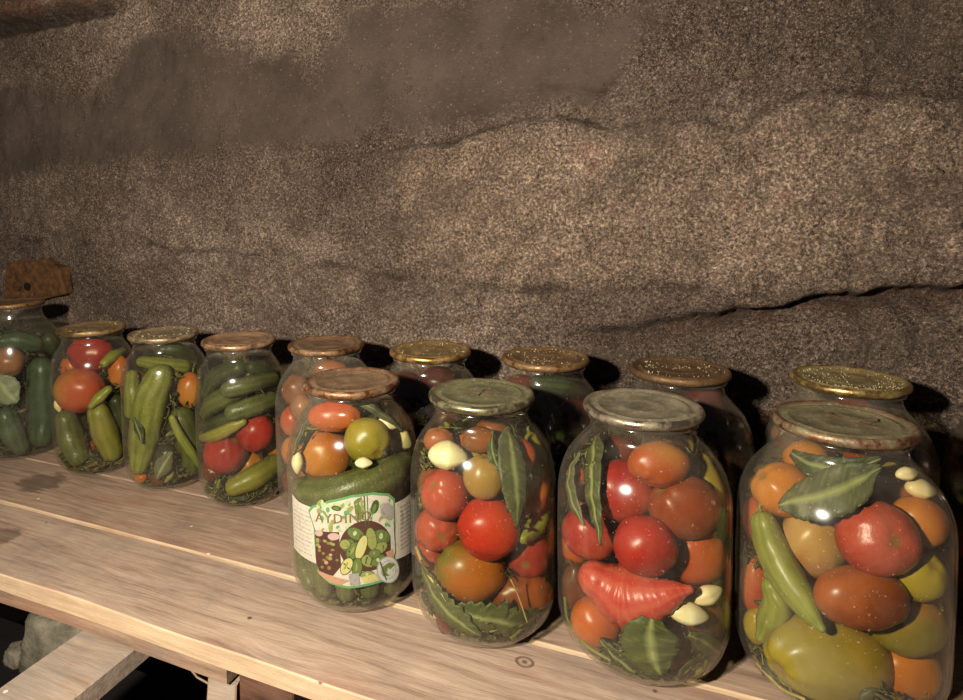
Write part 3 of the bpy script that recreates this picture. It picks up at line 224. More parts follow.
{"j":"J5","k":"tom","n":"tomato","s":[[-0.0048,0.0278,0.1423,0.0068]],"c":"darkgreen","l":"small dim tomato packed deep in the jar of stacked cucumbers","cat":"tomato","ax":[1,0,0],"asp":1.05,"grp":"small tomatoes packed between larger ones"},
{"j":"J5","k":"tom","n":"tomato","s":[[-0.0109,0.0123,0.1024,0.0068]],"c":"darkgreen","l":"small dim tomato packed deep in the jar of stacked cucumbers","cat":"tomato","ax":[1,0,0],"asp":1.05,"grp":"small tomatoes packed between larger ones"},
{"j":"J5","k":"tom","n":"tomato","s":[[0.0225,0.0213,0.1272,0.0099]],"c":"dullred","l":"small dim tomato packed deep in the jar of stacked cucumbers","cat":"tomato","ax":[1,0,0],"asp":1.05,"grp":"small tomatoes packed between larger ones"},
{"j":"J5","k":"tom","n":"tomato","s":[[0.0044,0.0126,0.1734,0.0089]],"c":"darkgreen","l":"small dim tomato packed deep in the jar of stacked cucumbers","cat":"tomato","ax":[1,0,0],"asp":1.05,"grp":"small tomatoes packed between larger ones"},
{"j":"J6","k":"tom","n":"tomato","s":[[0.0128,-0.0366,0.0236,0.0145]],"c":"dullbrown","l":"dim green tomato deep in the third jar from the left","cat":"tomato","ax":[1,0,0],"asp":1.028,"grp":"tomatoes packed deep in the jars"},
{"j":"J6","k":"tom","n":"tomato","s":[[0.0191,-0.028,0.0537,0.0145]],"c":"darkgreen","l":"dim green tomato deep in the third jar from the left","cat":"tomato","ax":[1,0,0],"asp":1.083,"grp":"tomatoes packed deep in the jars"},
{"j":"J6","k":"tom","n":"tomato","s":[[-0.0394,-0.0153,0.1173,0.0138]],"c":"darkgreen","l":"dim green tomato deep in the third jar from the left","cat":"tomato","ax":[1,0,0],"asp":1.037,"grp":"tomatoes packed deep in the jars"},
{"j":"J6","k":"tom","n":"tomato","s":[[-0.0385,-0.0101,0.1547,0.0139]],"c":"dullbrown","l":"dim green tomato deep in the third jar from the left","cat":"tomato","ax":[1,0,0],"asp":1.06,"grp":"tomatoes packed deep in the jars"},
{"j":"J6","k":"tom","n":"tomato","s":[[-0.0137,-0.0081,0.0426,0.0136]],"c":"darkgreen","l":"dim green tomato deep in the third jar from the left","cat":"tomato","ax":[1,0,0],"asp":1.102,"grp":"tomatoes packed deep in the jars"},
{"j":"J6","k":"tom","n":"tomato","s":[[-0.0341,0.0063,0.0901,0.0083]],"c":"dullbrown","l":"small dim green tomato deep in the third jar from the left","cat":"tomato","ax":[1,0,0],"asp":1.05,"grp":"small tomatoes packed between larger ones"},
{"j":"J6","k":"tom","n":"tomato","s":[[-0.0171,0.016,0.1634,0.0101]],"c":"darkgreen","l":"small dim green tomato deep in the third jar from the left","cat":"tomato","ax":[1,0,0],"asp":1.05,"grp":"small tomatoes packed between larger ones"},
{"j":"J6","k":"tom","n":"tomato","s":[[0.0145,0.0184,0.1403,0.0108]],"c":"darkgreen","l":"small dim green tomato deep in the third jar from the left","cat":"tomato","ax":[1,0,0],"asp":1.05,"grp":"small tomatoes packed between larger ones"},
{"j":"J6","k":"tom","n":"tomato","s":[[-0.0496,0.0118,0.1446,0.0078]],"c":"dullbrown","l":"small dim green tomato deep in the third jar from the left","cat":"tomato","ax":[1,0,0],"asp":1.05,"grp":"small tomatoes packed between larger ones"},
{"j":"J6","k":"tom","n":"tomato","s":[[0.0068,0.0238,0.0745,0.0096]],"c":"darkgreen","l":"small dim green tomato deep in the third jar from the left","cat":"tomato","ax":[1,0,0],"asp":1.05,"grp":"small tomatoes packed between larger ones"},
{"j":"J7","k":"tom","n":"tomato","s":[[-0.0215,-0.0156,0.0244,0.0139]],"c":"dullorange","l":"dim tomato deep in the second jar from the left","cat":"tomato","ax":[1,0,0],"asp":1.046,"grp":"tomatoes packed deep in the jars"},
{"j":"J7","k":"tom","n":"tomato","s":[[-0.0398,-0.0123,0.063,0.0144]],"c":"dullbrown","l":"dim tomato deep in the second jar from the left","cat":"tomato","ax":[1,0,0],"asp":1.048,"grp":"tomatoes packed deep in the jars"},
{"j":"J7","k":"tom","n":"tomato","s":[[-0.0112,-0.0054,0.0733,0.0148]],"c":"darkgreen","l":"dim tomato deep in the second jar from the left","cat":"tomato","ax":[1,0,0],"asp":1.068,"grp":"tomatoes packed deep in the jars"},
{"j":"J7","k":"tom","n":"tomato","s":[[0.004,-0.0007,0.0346,0.0166]],"c":"dullorange","l":"dim tomato deep in the second jar from the left","cat":"tomato","ax":[1,0,0],"asp":1.011,"grp":"tomatoes packed deep in the jars"},
{"j":"J7","k":"tom","n":"tomato","s":[[-0.0397,-0.0004,0.0908,0.0154]],"c":"dullbrown","l":"dim tomato deep in the second jar from the left","cat":"tomato","ax":[1,0,0],"asp":1.085,"grp":"tomatoes packed deep in the jars"},
{"j":"J7","k":"tom","n":"tomato","s":[[-0.0376,0.0186,0.1476,0.0109]],"c":"dullorange","l":"small dim tomato deep in the second jar from the left","cat":"tomato","ax":[1,0,0],"asp":1.05,"grp":"small tomatoes packed between larger ones"},
{"j":"J7","k":"tom","n":"tomato","s":[[-0.0421,0.029,0.0299,0.0075]],"c":"dullbrown","l":"small dim tomato deep in the second jar from the left","cat":"tomato","ax":[1,0,0],"asp":1.05,"grp":"small tomatoes packed between larger ones"},
{"j":"J7","k":"tom","n":"tomato","s":[[-0.0459,0.0112,0.1305,0.0077]],"c":"darkgreen","l":"small dim tomato deep in the second jar from the left","cat":"tomato","ax":[1,0,0],"asp":1.05,"grp":"small tomatoes packed between larger ones"},
{"j":"J7","k":"tom","n":"tomato","s":[[-0.0308,0.0194,0.0518,0.0109]],"c":"dullorange","l":"small dim tomato deep in the second jar from the left","cat":"tomato","ax":[1,0,0],"asp":1.05,"grp":"small tomatoes packed between larger ones"},
{"j":"J7","k":"tom","n":"tomato","s":[[-0.0015,0.0233,0.1353,0.0074]],"c":"dullbrown","l":"small dim tomato deep in the second jar from the left","cat":"tomato","ax":[1,0,0],"asp":1.05,"grp":"small tomatoes packed between larger ones"},
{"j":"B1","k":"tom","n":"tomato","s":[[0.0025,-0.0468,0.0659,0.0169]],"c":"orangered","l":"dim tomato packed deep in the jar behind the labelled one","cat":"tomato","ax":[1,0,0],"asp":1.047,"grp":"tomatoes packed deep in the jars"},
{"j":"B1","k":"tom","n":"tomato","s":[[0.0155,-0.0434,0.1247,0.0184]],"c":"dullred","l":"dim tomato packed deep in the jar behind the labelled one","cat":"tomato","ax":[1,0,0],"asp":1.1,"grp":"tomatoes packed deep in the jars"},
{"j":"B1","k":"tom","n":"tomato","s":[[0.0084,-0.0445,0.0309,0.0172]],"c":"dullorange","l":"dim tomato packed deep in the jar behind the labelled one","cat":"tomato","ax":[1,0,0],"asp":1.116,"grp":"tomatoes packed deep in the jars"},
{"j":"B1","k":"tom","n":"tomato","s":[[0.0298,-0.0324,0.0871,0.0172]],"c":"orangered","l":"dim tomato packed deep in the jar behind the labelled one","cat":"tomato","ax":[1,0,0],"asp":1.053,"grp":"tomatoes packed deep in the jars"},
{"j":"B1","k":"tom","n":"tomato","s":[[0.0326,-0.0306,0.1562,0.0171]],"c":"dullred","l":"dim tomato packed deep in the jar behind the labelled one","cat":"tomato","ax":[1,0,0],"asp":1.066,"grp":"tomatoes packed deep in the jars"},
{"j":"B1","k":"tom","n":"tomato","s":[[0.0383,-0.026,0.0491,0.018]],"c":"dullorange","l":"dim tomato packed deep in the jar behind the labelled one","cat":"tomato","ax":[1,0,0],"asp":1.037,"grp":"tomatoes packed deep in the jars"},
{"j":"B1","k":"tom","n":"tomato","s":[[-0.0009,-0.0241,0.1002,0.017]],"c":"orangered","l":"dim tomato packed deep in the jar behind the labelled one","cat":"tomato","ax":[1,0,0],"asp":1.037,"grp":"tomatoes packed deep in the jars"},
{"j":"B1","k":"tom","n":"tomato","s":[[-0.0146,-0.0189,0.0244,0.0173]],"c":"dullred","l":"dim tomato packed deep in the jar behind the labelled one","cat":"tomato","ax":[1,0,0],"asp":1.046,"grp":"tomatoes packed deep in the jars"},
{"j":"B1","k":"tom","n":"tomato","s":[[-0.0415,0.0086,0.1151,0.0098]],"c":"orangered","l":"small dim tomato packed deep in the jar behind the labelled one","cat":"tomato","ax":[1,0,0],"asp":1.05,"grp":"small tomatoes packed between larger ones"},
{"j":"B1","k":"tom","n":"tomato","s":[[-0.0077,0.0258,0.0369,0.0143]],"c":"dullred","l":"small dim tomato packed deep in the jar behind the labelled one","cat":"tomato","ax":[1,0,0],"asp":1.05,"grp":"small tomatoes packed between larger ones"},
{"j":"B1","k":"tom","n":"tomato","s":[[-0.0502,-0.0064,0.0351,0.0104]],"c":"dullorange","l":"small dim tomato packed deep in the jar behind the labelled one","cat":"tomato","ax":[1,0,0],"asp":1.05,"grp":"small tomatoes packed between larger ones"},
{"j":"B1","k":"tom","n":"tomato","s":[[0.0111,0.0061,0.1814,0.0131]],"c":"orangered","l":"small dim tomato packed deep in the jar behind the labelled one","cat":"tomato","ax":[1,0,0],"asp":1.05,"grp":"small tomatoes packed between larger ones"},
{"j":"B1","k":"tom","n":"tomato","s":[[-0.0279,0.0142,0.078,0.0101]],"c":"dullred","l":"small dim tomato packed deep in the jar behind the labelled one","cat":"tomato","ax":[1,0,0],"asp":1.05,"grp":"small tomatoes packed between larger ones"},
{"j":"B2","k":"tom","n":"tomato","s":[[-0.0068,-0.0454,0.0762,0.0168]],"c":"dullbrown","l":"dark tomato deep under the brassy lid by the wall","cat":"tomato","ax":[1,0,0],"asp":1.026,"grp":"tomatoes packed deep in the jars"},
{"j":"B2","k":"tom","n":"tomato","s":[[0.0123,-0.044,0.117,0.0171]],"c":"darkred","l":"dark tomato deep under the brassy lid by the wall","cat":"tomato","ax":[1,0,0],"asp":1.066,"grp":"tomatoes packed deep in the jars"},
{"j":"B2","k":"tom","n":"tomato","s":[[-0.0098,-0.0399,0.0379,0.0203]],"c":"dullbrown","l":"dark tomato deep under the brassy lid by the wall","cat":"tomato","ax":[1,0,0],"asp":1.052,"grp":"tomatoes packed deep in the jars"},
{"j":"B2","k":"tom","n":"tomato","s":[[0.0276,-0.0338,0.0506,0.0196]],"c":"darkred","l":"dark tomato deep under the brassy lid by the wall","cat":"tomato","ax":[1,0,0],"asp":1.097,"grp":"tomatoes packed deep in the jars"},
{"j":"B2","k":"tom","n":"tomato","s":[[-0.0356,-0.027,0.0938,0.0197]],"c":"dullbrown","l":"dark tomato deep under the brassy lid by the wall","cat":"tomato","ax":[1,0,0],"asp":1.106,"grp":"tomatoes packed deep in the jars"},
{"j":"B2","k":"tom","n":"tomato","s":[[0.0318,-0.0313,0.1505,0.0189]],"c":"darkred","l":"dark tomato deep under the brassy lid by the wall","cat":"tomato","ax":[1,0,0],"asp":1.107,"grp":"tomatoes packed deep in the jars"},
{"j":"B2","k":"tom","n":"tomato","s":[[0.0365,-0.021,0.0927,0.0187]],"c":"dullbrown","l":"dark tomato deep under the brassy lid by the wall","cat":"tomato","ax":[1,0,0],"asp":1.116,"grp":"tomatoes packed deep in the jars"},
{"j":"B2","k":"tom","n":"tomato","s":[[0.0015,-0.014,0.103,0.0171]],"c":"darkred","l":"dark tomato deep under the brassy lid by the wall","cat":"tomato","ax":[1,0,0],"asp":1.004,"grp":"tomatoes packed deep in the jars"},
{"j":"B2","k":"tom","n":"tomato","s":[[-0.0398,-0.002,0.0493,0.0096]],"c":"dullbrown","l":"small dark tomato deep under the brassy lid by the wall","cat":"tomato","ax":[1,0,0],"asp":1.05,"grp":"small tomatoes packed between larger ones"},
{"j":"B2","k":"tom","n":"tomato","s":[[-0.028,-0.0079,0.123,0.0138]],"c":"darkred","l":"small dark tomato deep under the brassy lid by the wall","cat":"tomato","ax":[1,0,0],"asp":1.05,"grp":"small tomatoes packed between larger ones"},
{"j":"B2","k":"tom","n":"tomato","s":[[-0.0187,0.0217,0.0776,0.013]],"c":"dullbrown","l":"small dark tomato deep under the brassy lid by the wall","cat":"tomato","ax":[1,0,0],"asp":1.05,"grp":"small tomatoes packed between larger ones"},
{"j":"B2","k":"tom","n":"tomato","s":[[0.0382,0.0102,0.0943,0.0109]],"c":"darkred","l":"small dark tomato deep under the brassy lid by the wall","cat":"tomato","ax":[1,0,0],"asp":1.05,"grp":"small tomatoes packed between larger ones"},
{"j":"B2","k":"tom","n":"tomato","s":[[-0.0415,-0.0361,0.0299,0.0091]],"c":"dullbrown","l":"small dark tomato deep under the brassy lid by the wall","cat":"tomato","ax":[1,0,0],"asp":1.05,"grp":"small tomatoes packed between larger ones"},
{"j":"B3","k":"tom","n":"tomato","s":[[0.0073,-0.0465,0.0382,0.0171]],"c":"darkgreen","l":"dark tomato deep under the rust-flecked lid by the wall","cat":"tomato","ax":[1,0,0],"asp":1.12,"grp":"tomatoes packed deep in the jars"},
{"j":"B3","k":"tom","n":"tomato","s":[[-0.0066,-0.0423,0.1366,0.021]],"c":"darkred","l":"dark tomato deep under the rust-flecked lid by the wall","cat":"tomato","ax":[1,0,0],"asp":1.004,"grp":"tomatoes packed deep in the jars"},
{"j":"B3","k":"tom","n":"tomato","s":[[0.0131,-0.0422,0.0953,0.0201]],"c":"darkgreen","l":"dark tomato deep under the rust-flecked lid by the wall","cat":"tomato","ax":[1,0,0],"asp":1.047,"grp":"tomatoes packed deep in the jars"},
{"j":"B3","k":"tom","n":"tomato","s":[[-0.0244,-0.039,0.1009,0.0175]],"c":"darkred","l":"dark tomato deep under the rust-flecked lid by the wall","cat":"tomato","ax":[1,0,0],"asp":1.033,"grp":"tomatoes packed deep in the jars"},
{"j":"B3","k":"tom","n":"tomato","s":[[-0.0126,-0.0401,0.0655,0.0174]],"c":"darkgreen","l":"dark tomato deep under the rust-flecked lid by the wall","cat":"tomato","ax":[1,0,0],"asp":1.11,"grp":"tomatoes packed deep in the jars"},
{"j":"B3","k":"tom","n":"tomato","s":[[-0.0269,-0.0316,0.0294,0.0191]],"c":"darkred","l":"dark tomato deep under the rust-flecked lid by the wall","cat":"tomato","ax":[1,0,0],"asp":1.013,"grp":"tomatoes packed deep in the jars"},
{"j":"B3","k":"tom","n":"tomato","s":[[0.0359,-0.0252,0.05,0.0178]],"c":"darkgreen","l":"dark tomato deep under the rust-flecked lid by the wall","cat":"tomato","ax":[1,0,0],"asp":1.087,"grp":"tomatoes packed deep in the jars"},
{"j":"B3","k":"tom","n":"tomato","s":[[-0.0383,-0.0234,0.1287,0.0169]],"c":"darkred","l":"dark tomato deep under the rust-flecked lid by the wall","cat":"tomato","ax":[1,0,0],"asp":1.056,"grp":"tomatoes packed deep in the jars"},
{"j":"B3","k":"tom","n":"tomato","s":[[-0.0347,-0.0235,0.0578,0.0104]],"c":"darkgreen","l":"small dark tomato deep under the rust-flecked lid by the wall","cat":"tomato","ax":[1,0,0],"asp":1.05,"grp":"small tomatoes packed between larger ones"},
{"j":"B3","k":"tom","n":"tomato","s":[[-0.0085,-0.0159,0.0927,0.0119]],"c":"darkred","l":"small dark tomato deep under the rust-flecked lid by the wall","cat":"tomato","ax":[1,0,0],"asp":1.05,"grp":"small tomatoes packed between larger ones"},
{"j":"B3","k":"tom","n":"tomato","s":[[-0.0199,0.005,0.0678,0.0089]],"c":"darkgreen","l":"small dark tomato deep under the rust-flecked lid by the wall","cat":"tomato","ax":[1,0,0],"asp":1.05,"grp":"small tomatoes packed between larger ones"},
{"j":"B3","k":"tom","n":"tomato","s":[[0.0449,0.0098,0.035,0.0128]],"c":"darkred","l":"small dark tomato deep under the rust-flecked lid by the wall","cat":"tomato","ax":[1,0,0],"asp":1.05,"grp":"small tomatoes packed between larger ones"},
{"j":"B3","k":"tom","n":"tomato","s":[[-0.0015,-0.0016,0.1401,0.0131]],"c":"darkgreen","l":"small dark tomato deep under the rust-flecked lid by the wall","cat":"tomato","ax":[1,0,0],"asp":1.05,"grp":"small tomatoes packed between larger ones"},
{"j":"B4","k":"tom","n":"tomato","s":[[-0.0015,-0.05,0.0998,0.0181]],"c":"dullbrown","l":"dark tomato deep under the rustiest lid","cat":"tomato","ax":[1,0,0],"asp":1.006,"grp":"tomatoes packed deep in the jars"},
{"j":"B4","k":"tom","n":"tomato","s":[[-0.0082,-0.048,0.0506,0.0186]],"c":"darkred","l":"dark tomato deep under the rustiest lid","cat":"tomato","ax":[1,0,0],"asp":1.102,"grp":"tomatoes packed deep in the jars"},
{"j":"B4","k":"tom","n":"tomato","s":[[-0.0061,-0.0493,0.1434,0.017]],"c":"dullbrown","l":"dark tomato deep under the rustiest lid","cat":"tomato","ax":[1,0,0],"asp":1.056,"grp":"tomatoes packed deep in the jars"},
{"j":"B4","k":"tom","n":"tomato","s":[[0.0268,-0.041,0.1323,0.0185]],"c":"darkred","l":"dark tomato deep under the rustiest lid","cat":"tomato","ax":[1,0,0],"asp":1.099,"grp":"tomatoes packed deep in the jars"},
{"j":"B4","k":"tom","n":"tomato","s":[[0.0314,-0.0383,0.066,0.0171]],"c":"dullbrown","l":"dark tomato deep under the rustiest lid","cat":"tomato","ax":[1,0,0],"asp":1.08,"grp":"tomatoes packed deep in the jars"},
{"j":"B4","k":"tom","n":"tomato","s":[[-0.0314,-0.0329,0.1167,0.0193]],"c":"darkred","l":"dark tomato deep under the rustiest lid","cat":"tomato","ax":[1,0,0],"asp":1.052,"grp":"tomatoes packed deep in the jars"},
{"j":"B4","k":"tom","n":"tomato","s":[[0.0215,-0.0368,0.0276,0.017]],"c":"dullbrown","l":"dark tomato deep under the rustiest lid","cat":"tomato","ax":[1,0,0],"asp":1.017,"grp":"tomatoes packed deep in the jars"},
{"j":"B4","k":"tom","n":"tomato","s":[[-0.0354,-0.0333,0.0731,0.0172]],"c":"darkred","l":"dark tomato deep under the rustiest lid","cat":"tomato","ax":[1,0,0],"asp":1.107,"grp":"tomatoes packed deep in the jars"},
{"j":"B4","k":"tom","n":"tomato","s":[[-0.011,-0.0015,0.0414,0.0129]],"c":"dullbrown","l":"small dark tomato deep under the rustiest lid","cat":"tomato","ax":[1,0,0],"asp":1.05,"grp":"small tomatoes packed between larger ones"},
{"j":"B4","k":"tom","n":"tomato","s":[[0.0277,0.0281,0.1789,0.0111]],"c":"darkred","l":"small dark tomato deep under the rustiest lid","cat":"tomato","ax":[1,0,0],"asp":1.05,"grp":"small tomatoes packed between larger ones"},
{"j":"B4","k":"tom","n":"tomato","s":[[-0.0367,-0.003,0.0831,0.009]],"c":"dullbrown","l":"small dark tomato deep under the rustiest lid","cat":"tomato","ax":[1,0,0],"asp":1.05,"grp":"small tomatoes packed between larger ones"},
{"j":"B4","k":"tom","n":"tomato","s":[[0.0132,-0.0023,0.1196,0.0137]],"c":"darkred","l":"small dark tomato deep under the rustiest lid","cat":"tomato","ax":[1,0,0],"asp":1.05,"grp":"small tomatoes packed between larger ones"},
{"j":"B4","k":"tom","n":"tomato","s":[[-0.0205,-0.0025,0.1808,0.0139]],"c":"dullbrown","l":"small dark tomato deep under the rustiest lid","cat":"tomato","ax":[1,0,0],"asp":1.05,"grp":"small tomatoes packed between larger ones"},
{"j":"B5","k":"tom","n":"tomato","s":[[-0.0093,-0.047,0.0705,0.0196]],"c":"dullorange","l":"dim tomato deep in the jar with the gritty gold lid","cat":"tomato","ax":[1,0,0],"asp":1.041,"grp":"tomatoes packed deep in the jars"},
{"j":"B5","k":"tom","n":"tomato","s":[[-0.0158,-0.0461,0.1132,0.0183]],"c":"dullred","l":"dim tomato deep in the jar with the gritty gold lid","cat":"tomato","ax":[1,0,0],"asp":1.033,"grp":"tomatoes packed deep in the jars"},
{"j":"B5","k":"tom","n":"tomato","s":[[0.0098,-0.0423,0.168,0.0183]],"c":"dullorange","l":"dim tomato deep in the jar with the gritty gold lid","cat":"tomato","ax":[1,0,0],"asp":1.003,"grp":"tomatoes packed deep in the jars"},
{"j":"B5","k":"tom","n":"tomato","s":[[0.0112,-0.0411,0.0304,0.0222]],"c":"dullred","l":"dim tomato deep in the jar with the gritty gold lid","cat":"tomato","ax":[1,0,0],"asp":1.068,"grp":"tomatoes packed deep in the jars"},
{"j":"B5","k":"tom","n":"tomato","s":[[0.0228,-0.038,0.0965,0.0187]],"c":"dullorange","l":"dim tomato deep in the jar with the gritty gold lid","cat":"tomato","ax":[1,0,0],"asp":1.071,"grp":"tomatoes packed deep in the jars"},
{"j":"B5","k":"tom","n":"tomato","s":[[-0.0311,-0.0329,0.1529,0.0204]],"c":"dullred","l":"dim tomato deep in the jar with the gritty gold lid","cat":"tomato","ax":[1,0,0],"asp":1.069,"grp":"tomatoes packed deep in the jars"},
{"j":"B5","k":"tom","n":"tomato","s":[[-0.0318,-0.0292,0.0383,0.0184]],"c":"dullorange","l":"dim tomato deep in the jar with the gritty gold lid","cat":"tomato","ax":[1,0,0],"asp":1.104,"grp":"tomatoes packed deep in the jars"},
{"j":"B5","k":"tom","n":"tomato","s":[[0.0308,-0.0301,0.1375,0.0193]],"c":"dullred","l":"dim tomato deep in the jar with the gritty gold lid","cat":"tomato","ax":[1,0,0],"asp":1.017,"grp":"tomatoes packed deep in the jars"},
{"j":"B5","k":"tom","n":"tomato","s":[[-0.0363,-0.0315,0.0752,0.0099]],"c":"dullorange","l":"small dim tomato deep in the jar with the gritty gold lid","cat":"tomato","ax":[1,0,0],"asp":1.05,"grp":"small tomatoes packed between larger ones"},
{"j":"B5","k":"tom","n":"tomato","s":[[0.0223,0.0294,0.0885,0.0103]],"c":"dullred","l":"small dim tomato deep in the jar with the gritty gold lid","cat":"tomato","ax":[1,0,0],"asp":1.05,"grp":"small tomatoes packed between larger ones"},
{"j":"B5","k":"tom","n":"tomato","s":[[0.038,0.0003,0.0851,0.0128]],"c":"dullorange","l":"small dim tomato deep in the jar with the gritty gold lid","cat":"tomato","ax":[1,0,0],"asp":1.05,"grp":"small tomatoes packed between larger ones"},
{"j":"B5","k":"tom","n":"tomato","s":[[-0.0011,-0.0049,0.0343,0.014]],"c":"dullred","l":"small dim tomato deep in the jar with the gritty gold lid","cat":"tomato","ax":[1,0,0],"asp":1.05,"grp":"small tomatoes packed between larger ones"},
{"j":"B5","k":"tom","n":"tomato","s":[[-0.0523,-0.0022,0.0973,0.0098]],"c":"dullorange","l":"small dim tomato deep in the jar with the gritty gold lid","cat":"tomato","ax":[1,0,0],"asp":1.05,"grp":"small tomatoes packed between larger ones"},
{"j":"B6","k":"tom","n":"tomato","s":[[-0.0023,-0.0495,0.0998,0.0183]],"c":"dullorange","l":"dim tomato deep in the jar at the right edge","cat":"tomato","ax":[1,0,0],"asp":1.042,"grp":"tomatoes packed deep in the jars"},
{"j":"B6","k":"tom","n":"tomato","s":[[0.0123,-0.0472,0.1499,0.017]],"c":"darkred","l":"dim tomato deep in the jar at the right edge","cat":"tomato","ax":[1,0,0],"asp":1.019,"grp":"tomatoes packed deep in the jars"},
{"j":"B6","k":"tom","n":"tomato","s":[[-0.0135,-0.0461,0.0604,0.0197]],"c":"dullorange","l":"dim tomato deep in the jar at the right edge","cat":"tomato","ax":[1,0,0],"asp":1.068,"grp":"tomatoes packed deep in the jars"},
{"j":"B6","k":"tom","n":"tomato","s":[[0.0228,-0.0436,0.0389,0.0185]],"c":"darkred","l":"dim tomato deep in the jar at the right edge","cat":"tomato","ax":[1,0,0],"asp":1.049,"grp":"tomatoes packed deep in the jars"},
{"j":"B6","k":"tom","n":"tomato","s":[[-0.0296,-0.0393,0.12,0.0168]],"c":"dullorange","l":"dim tomato deep in the jar at the right edge","cat":"tomato","ax":[1,0,0],"asp":1.07,"grp":"tomatoes packed deep in the jars"},
{"j":"B6","k":"tom","n":"tomato","s":[[0.0263,-0.0407,0.0782,0.0182]],"c":"darkred","l":"dim tomato deep in the jar at the right edge","cat":"tomato","ax":[1,0,0],"asp":1.083,"grp":"tomatoes packed deep in the jars"},
{"j":"B6","k":"tom","n":"tomato","s":[[-0.0297,-0.0361,0.1583,0.0181]],"c":"dullorange","l":"dim tomato deep in the jar at the right edge","cat":"tomato","ax":[1,0,0],"asp":1.098,"grp":"tomatoes packed deep in the jars"},
{"j":"B6","k":"tom","n":"tomato","s":[[0.031,-0.0331,0.1179,0.0225]],"c":"darkred","l":"dim tomato deep in the jar at the right edge","cat":"tomato","ax":[1,0,0],"asp":1.037,"grp":"tomatoes packed deep in the jars"},
{"j":"B6","k":"tom","n":"tomato","s":[[0.0503,0.0287,0.1285,0.0096]],"c":"dullorange","l":"small dim tomato deep in the jar at the right edge","cat":"tomato","ax":[1,0,0],"asp":1.05,"grp":"small tomatoes packed between larger ones"},
{"j":"B6","k":"tom","n":"tomato","s":[[-0.0027,0.002,0.0656,0.0129]],"c":"darkred","l":"small dim tomato deep in the jar at the right edge","cat":"tomato","ax":[1,0,0],"asp":1.05,"grp":"small tomatoes packed between larger ones"},
{"j":"B6","k":"tom","n":"tomato","s":[[0.0353,-0.0129,0.0465,0.0108]],"c":"dullorange","l":"small dim tomato deep in the jar at the right edge","cat":"tomato","ax":[1,0,0],"asp":1.05,"grp":"small tomatoes packed between larger ones"},
{"j":"B6","k":"tom","n":"tomato","s":[[-0.0059,0.0101,0.0387,0.0092]],"c":"darkred","l":"small dim tomato deep in the jar at the right edge","cat":"tomato","ax":[1,0,0],"asp":1.05,"grp":"small tomatoes packed between larger ones"},
{"j":"B6","k":"tom","n":"tomato","s":[[0.0451,0.0108,0.0398,0.0136]],"c":"dullorange","l":"small dim tomato deep in the jar at the right edge","cat":"tomato","ax":[1,0,0],"asp":1.05,"grp":"small tomatoes packed between larger ones"}],"leaves":[{"j":"J1","s":[[-0.828,0.1667,0.0027],[-0.685,0.1736,0.0118],[-0.467,0.1804,0.0155],[-0.206,0.1885,0.0155],[0.092,0.1963,0.0118],[0.47,0.205,0.0027]],"c":"leaf_grey","l":"broad grey-green leaf floating across the top of the nearest jar","n":"herb_leaf","cat":"leaf","off":0.0024,"ser":0},
{"j":"J1","s":[[-1.288,0.1993,0.0027],[-0.765,0.1981,0.0073],[-0.345,0.1991,0.0082],[0.104,0.2028,0.0073],[0.578,0.2105,0.0018]],"c":"leaf_dark","l":"dark leaf curled inside the neck of the nearest jar","n":"herb_leaf","cat":"leaf","off":0.007,"ser":0},
{"j":"J2","s":[[-1.213,0.1845,0.0017],[-1.176,0.1705,0.007],[-1.052,0.1585,0.0087],[-0.837,0.1464,0.007],[-0.633,0.1352,0.0009]],"c":"leaf_grey","l":"narrow grey-green bay leaf, left of a pair in the second jar","n":"herb_leaf","cat":"leaf","off":0.0024,"ser":0},
{"j":"J2","s":[[-1.493,0.1969,0.0026],[-0.99,0.1889,0.0087],[-0.733,0.175,0.0105],[-0.584,0.1552,0.0087],[-0.49,0.1387,0.0052],[-0.443,0.1218,0.0009]],"c":"leaf_olive","l":"longer upright bay leaf, right of a pair in the second jar","n":"herb_leaf","cat":"leaf","off":0.007,"ser":0},
{"j":"J2","s":[[0.184,0.0736,0.0087],[0.164,0.0615,0.0209],[0.187,0.0464,0.0244],[0.232,0.0348,0.0174],[0.31,0.0236,0.0044]],"c":"leaf_green","l":"broad green leaf pressed flat at the bottom of the second jar","n":"herb_leaf","cat":"leaf","off":0.0024,"ser":0},
{"j":"J2","s":[[0.613,0.06,0.0026],[0.808,0.0517,0.0078],[1.071,0.036,0.0078],[1.321,0.0251,0.0017]],"c":"leaf_green","l":"folded green leaf tip low at the right of the second jar","n":"herb_leaf","cat":"leaf","off":0.0024,"ser":0},
{"j":"J2","s":[[0.591,0.0063,0.0035],[0.771,0.0217,0.0105],[1.271,0.0194,0.0113],[1.459,0.0363,0.0026]],"c":"leaf_dark","l":"dark green leaf lining the bottom right of the second jar","n":"herb_leaf","cat":"leaf","off":0.008,"ser":0},
{"j":"J2","s":[[-0.451,0.0379,0.0026],[-0.295,0.0286,0.0087],[-0.092,0.0212,0.0105],[0.219,0.0068,0.0035]],"c":"leaf_dark","l":"dark green leaf lining the bottom left of the second jar","n":"herb_leaf","cat":"leaf","off":0.008,"ser":0},
{"j":"J3","s":[[0.944,0.2061,0.0045],[0.915,0.1955,0.0134],[0.824,0.1817,0.0178],[0.793,0.164,0.0161],[0.783,0.1451,0.0107],[0.764,0.1236,0.0009]],"c":"leaf_olive","l":"pointed dark olive leaf standing upright in the third jar","n":"herb_leaf","cat":"leaf","off":0.0024,"ser":0},
{"j":"J3","s":[[0.613,0.2027,0.0018],[0.518,0.1923,0.0062],[0.532,0.1815,0.0071],[0.618,0.1705,0.0009]],"c":"leaf_dark","l":"small leaf behind the upright one under the neck, third jar","n":"herb_leaf","cat":"leaf","off":0.008,"ser":0},
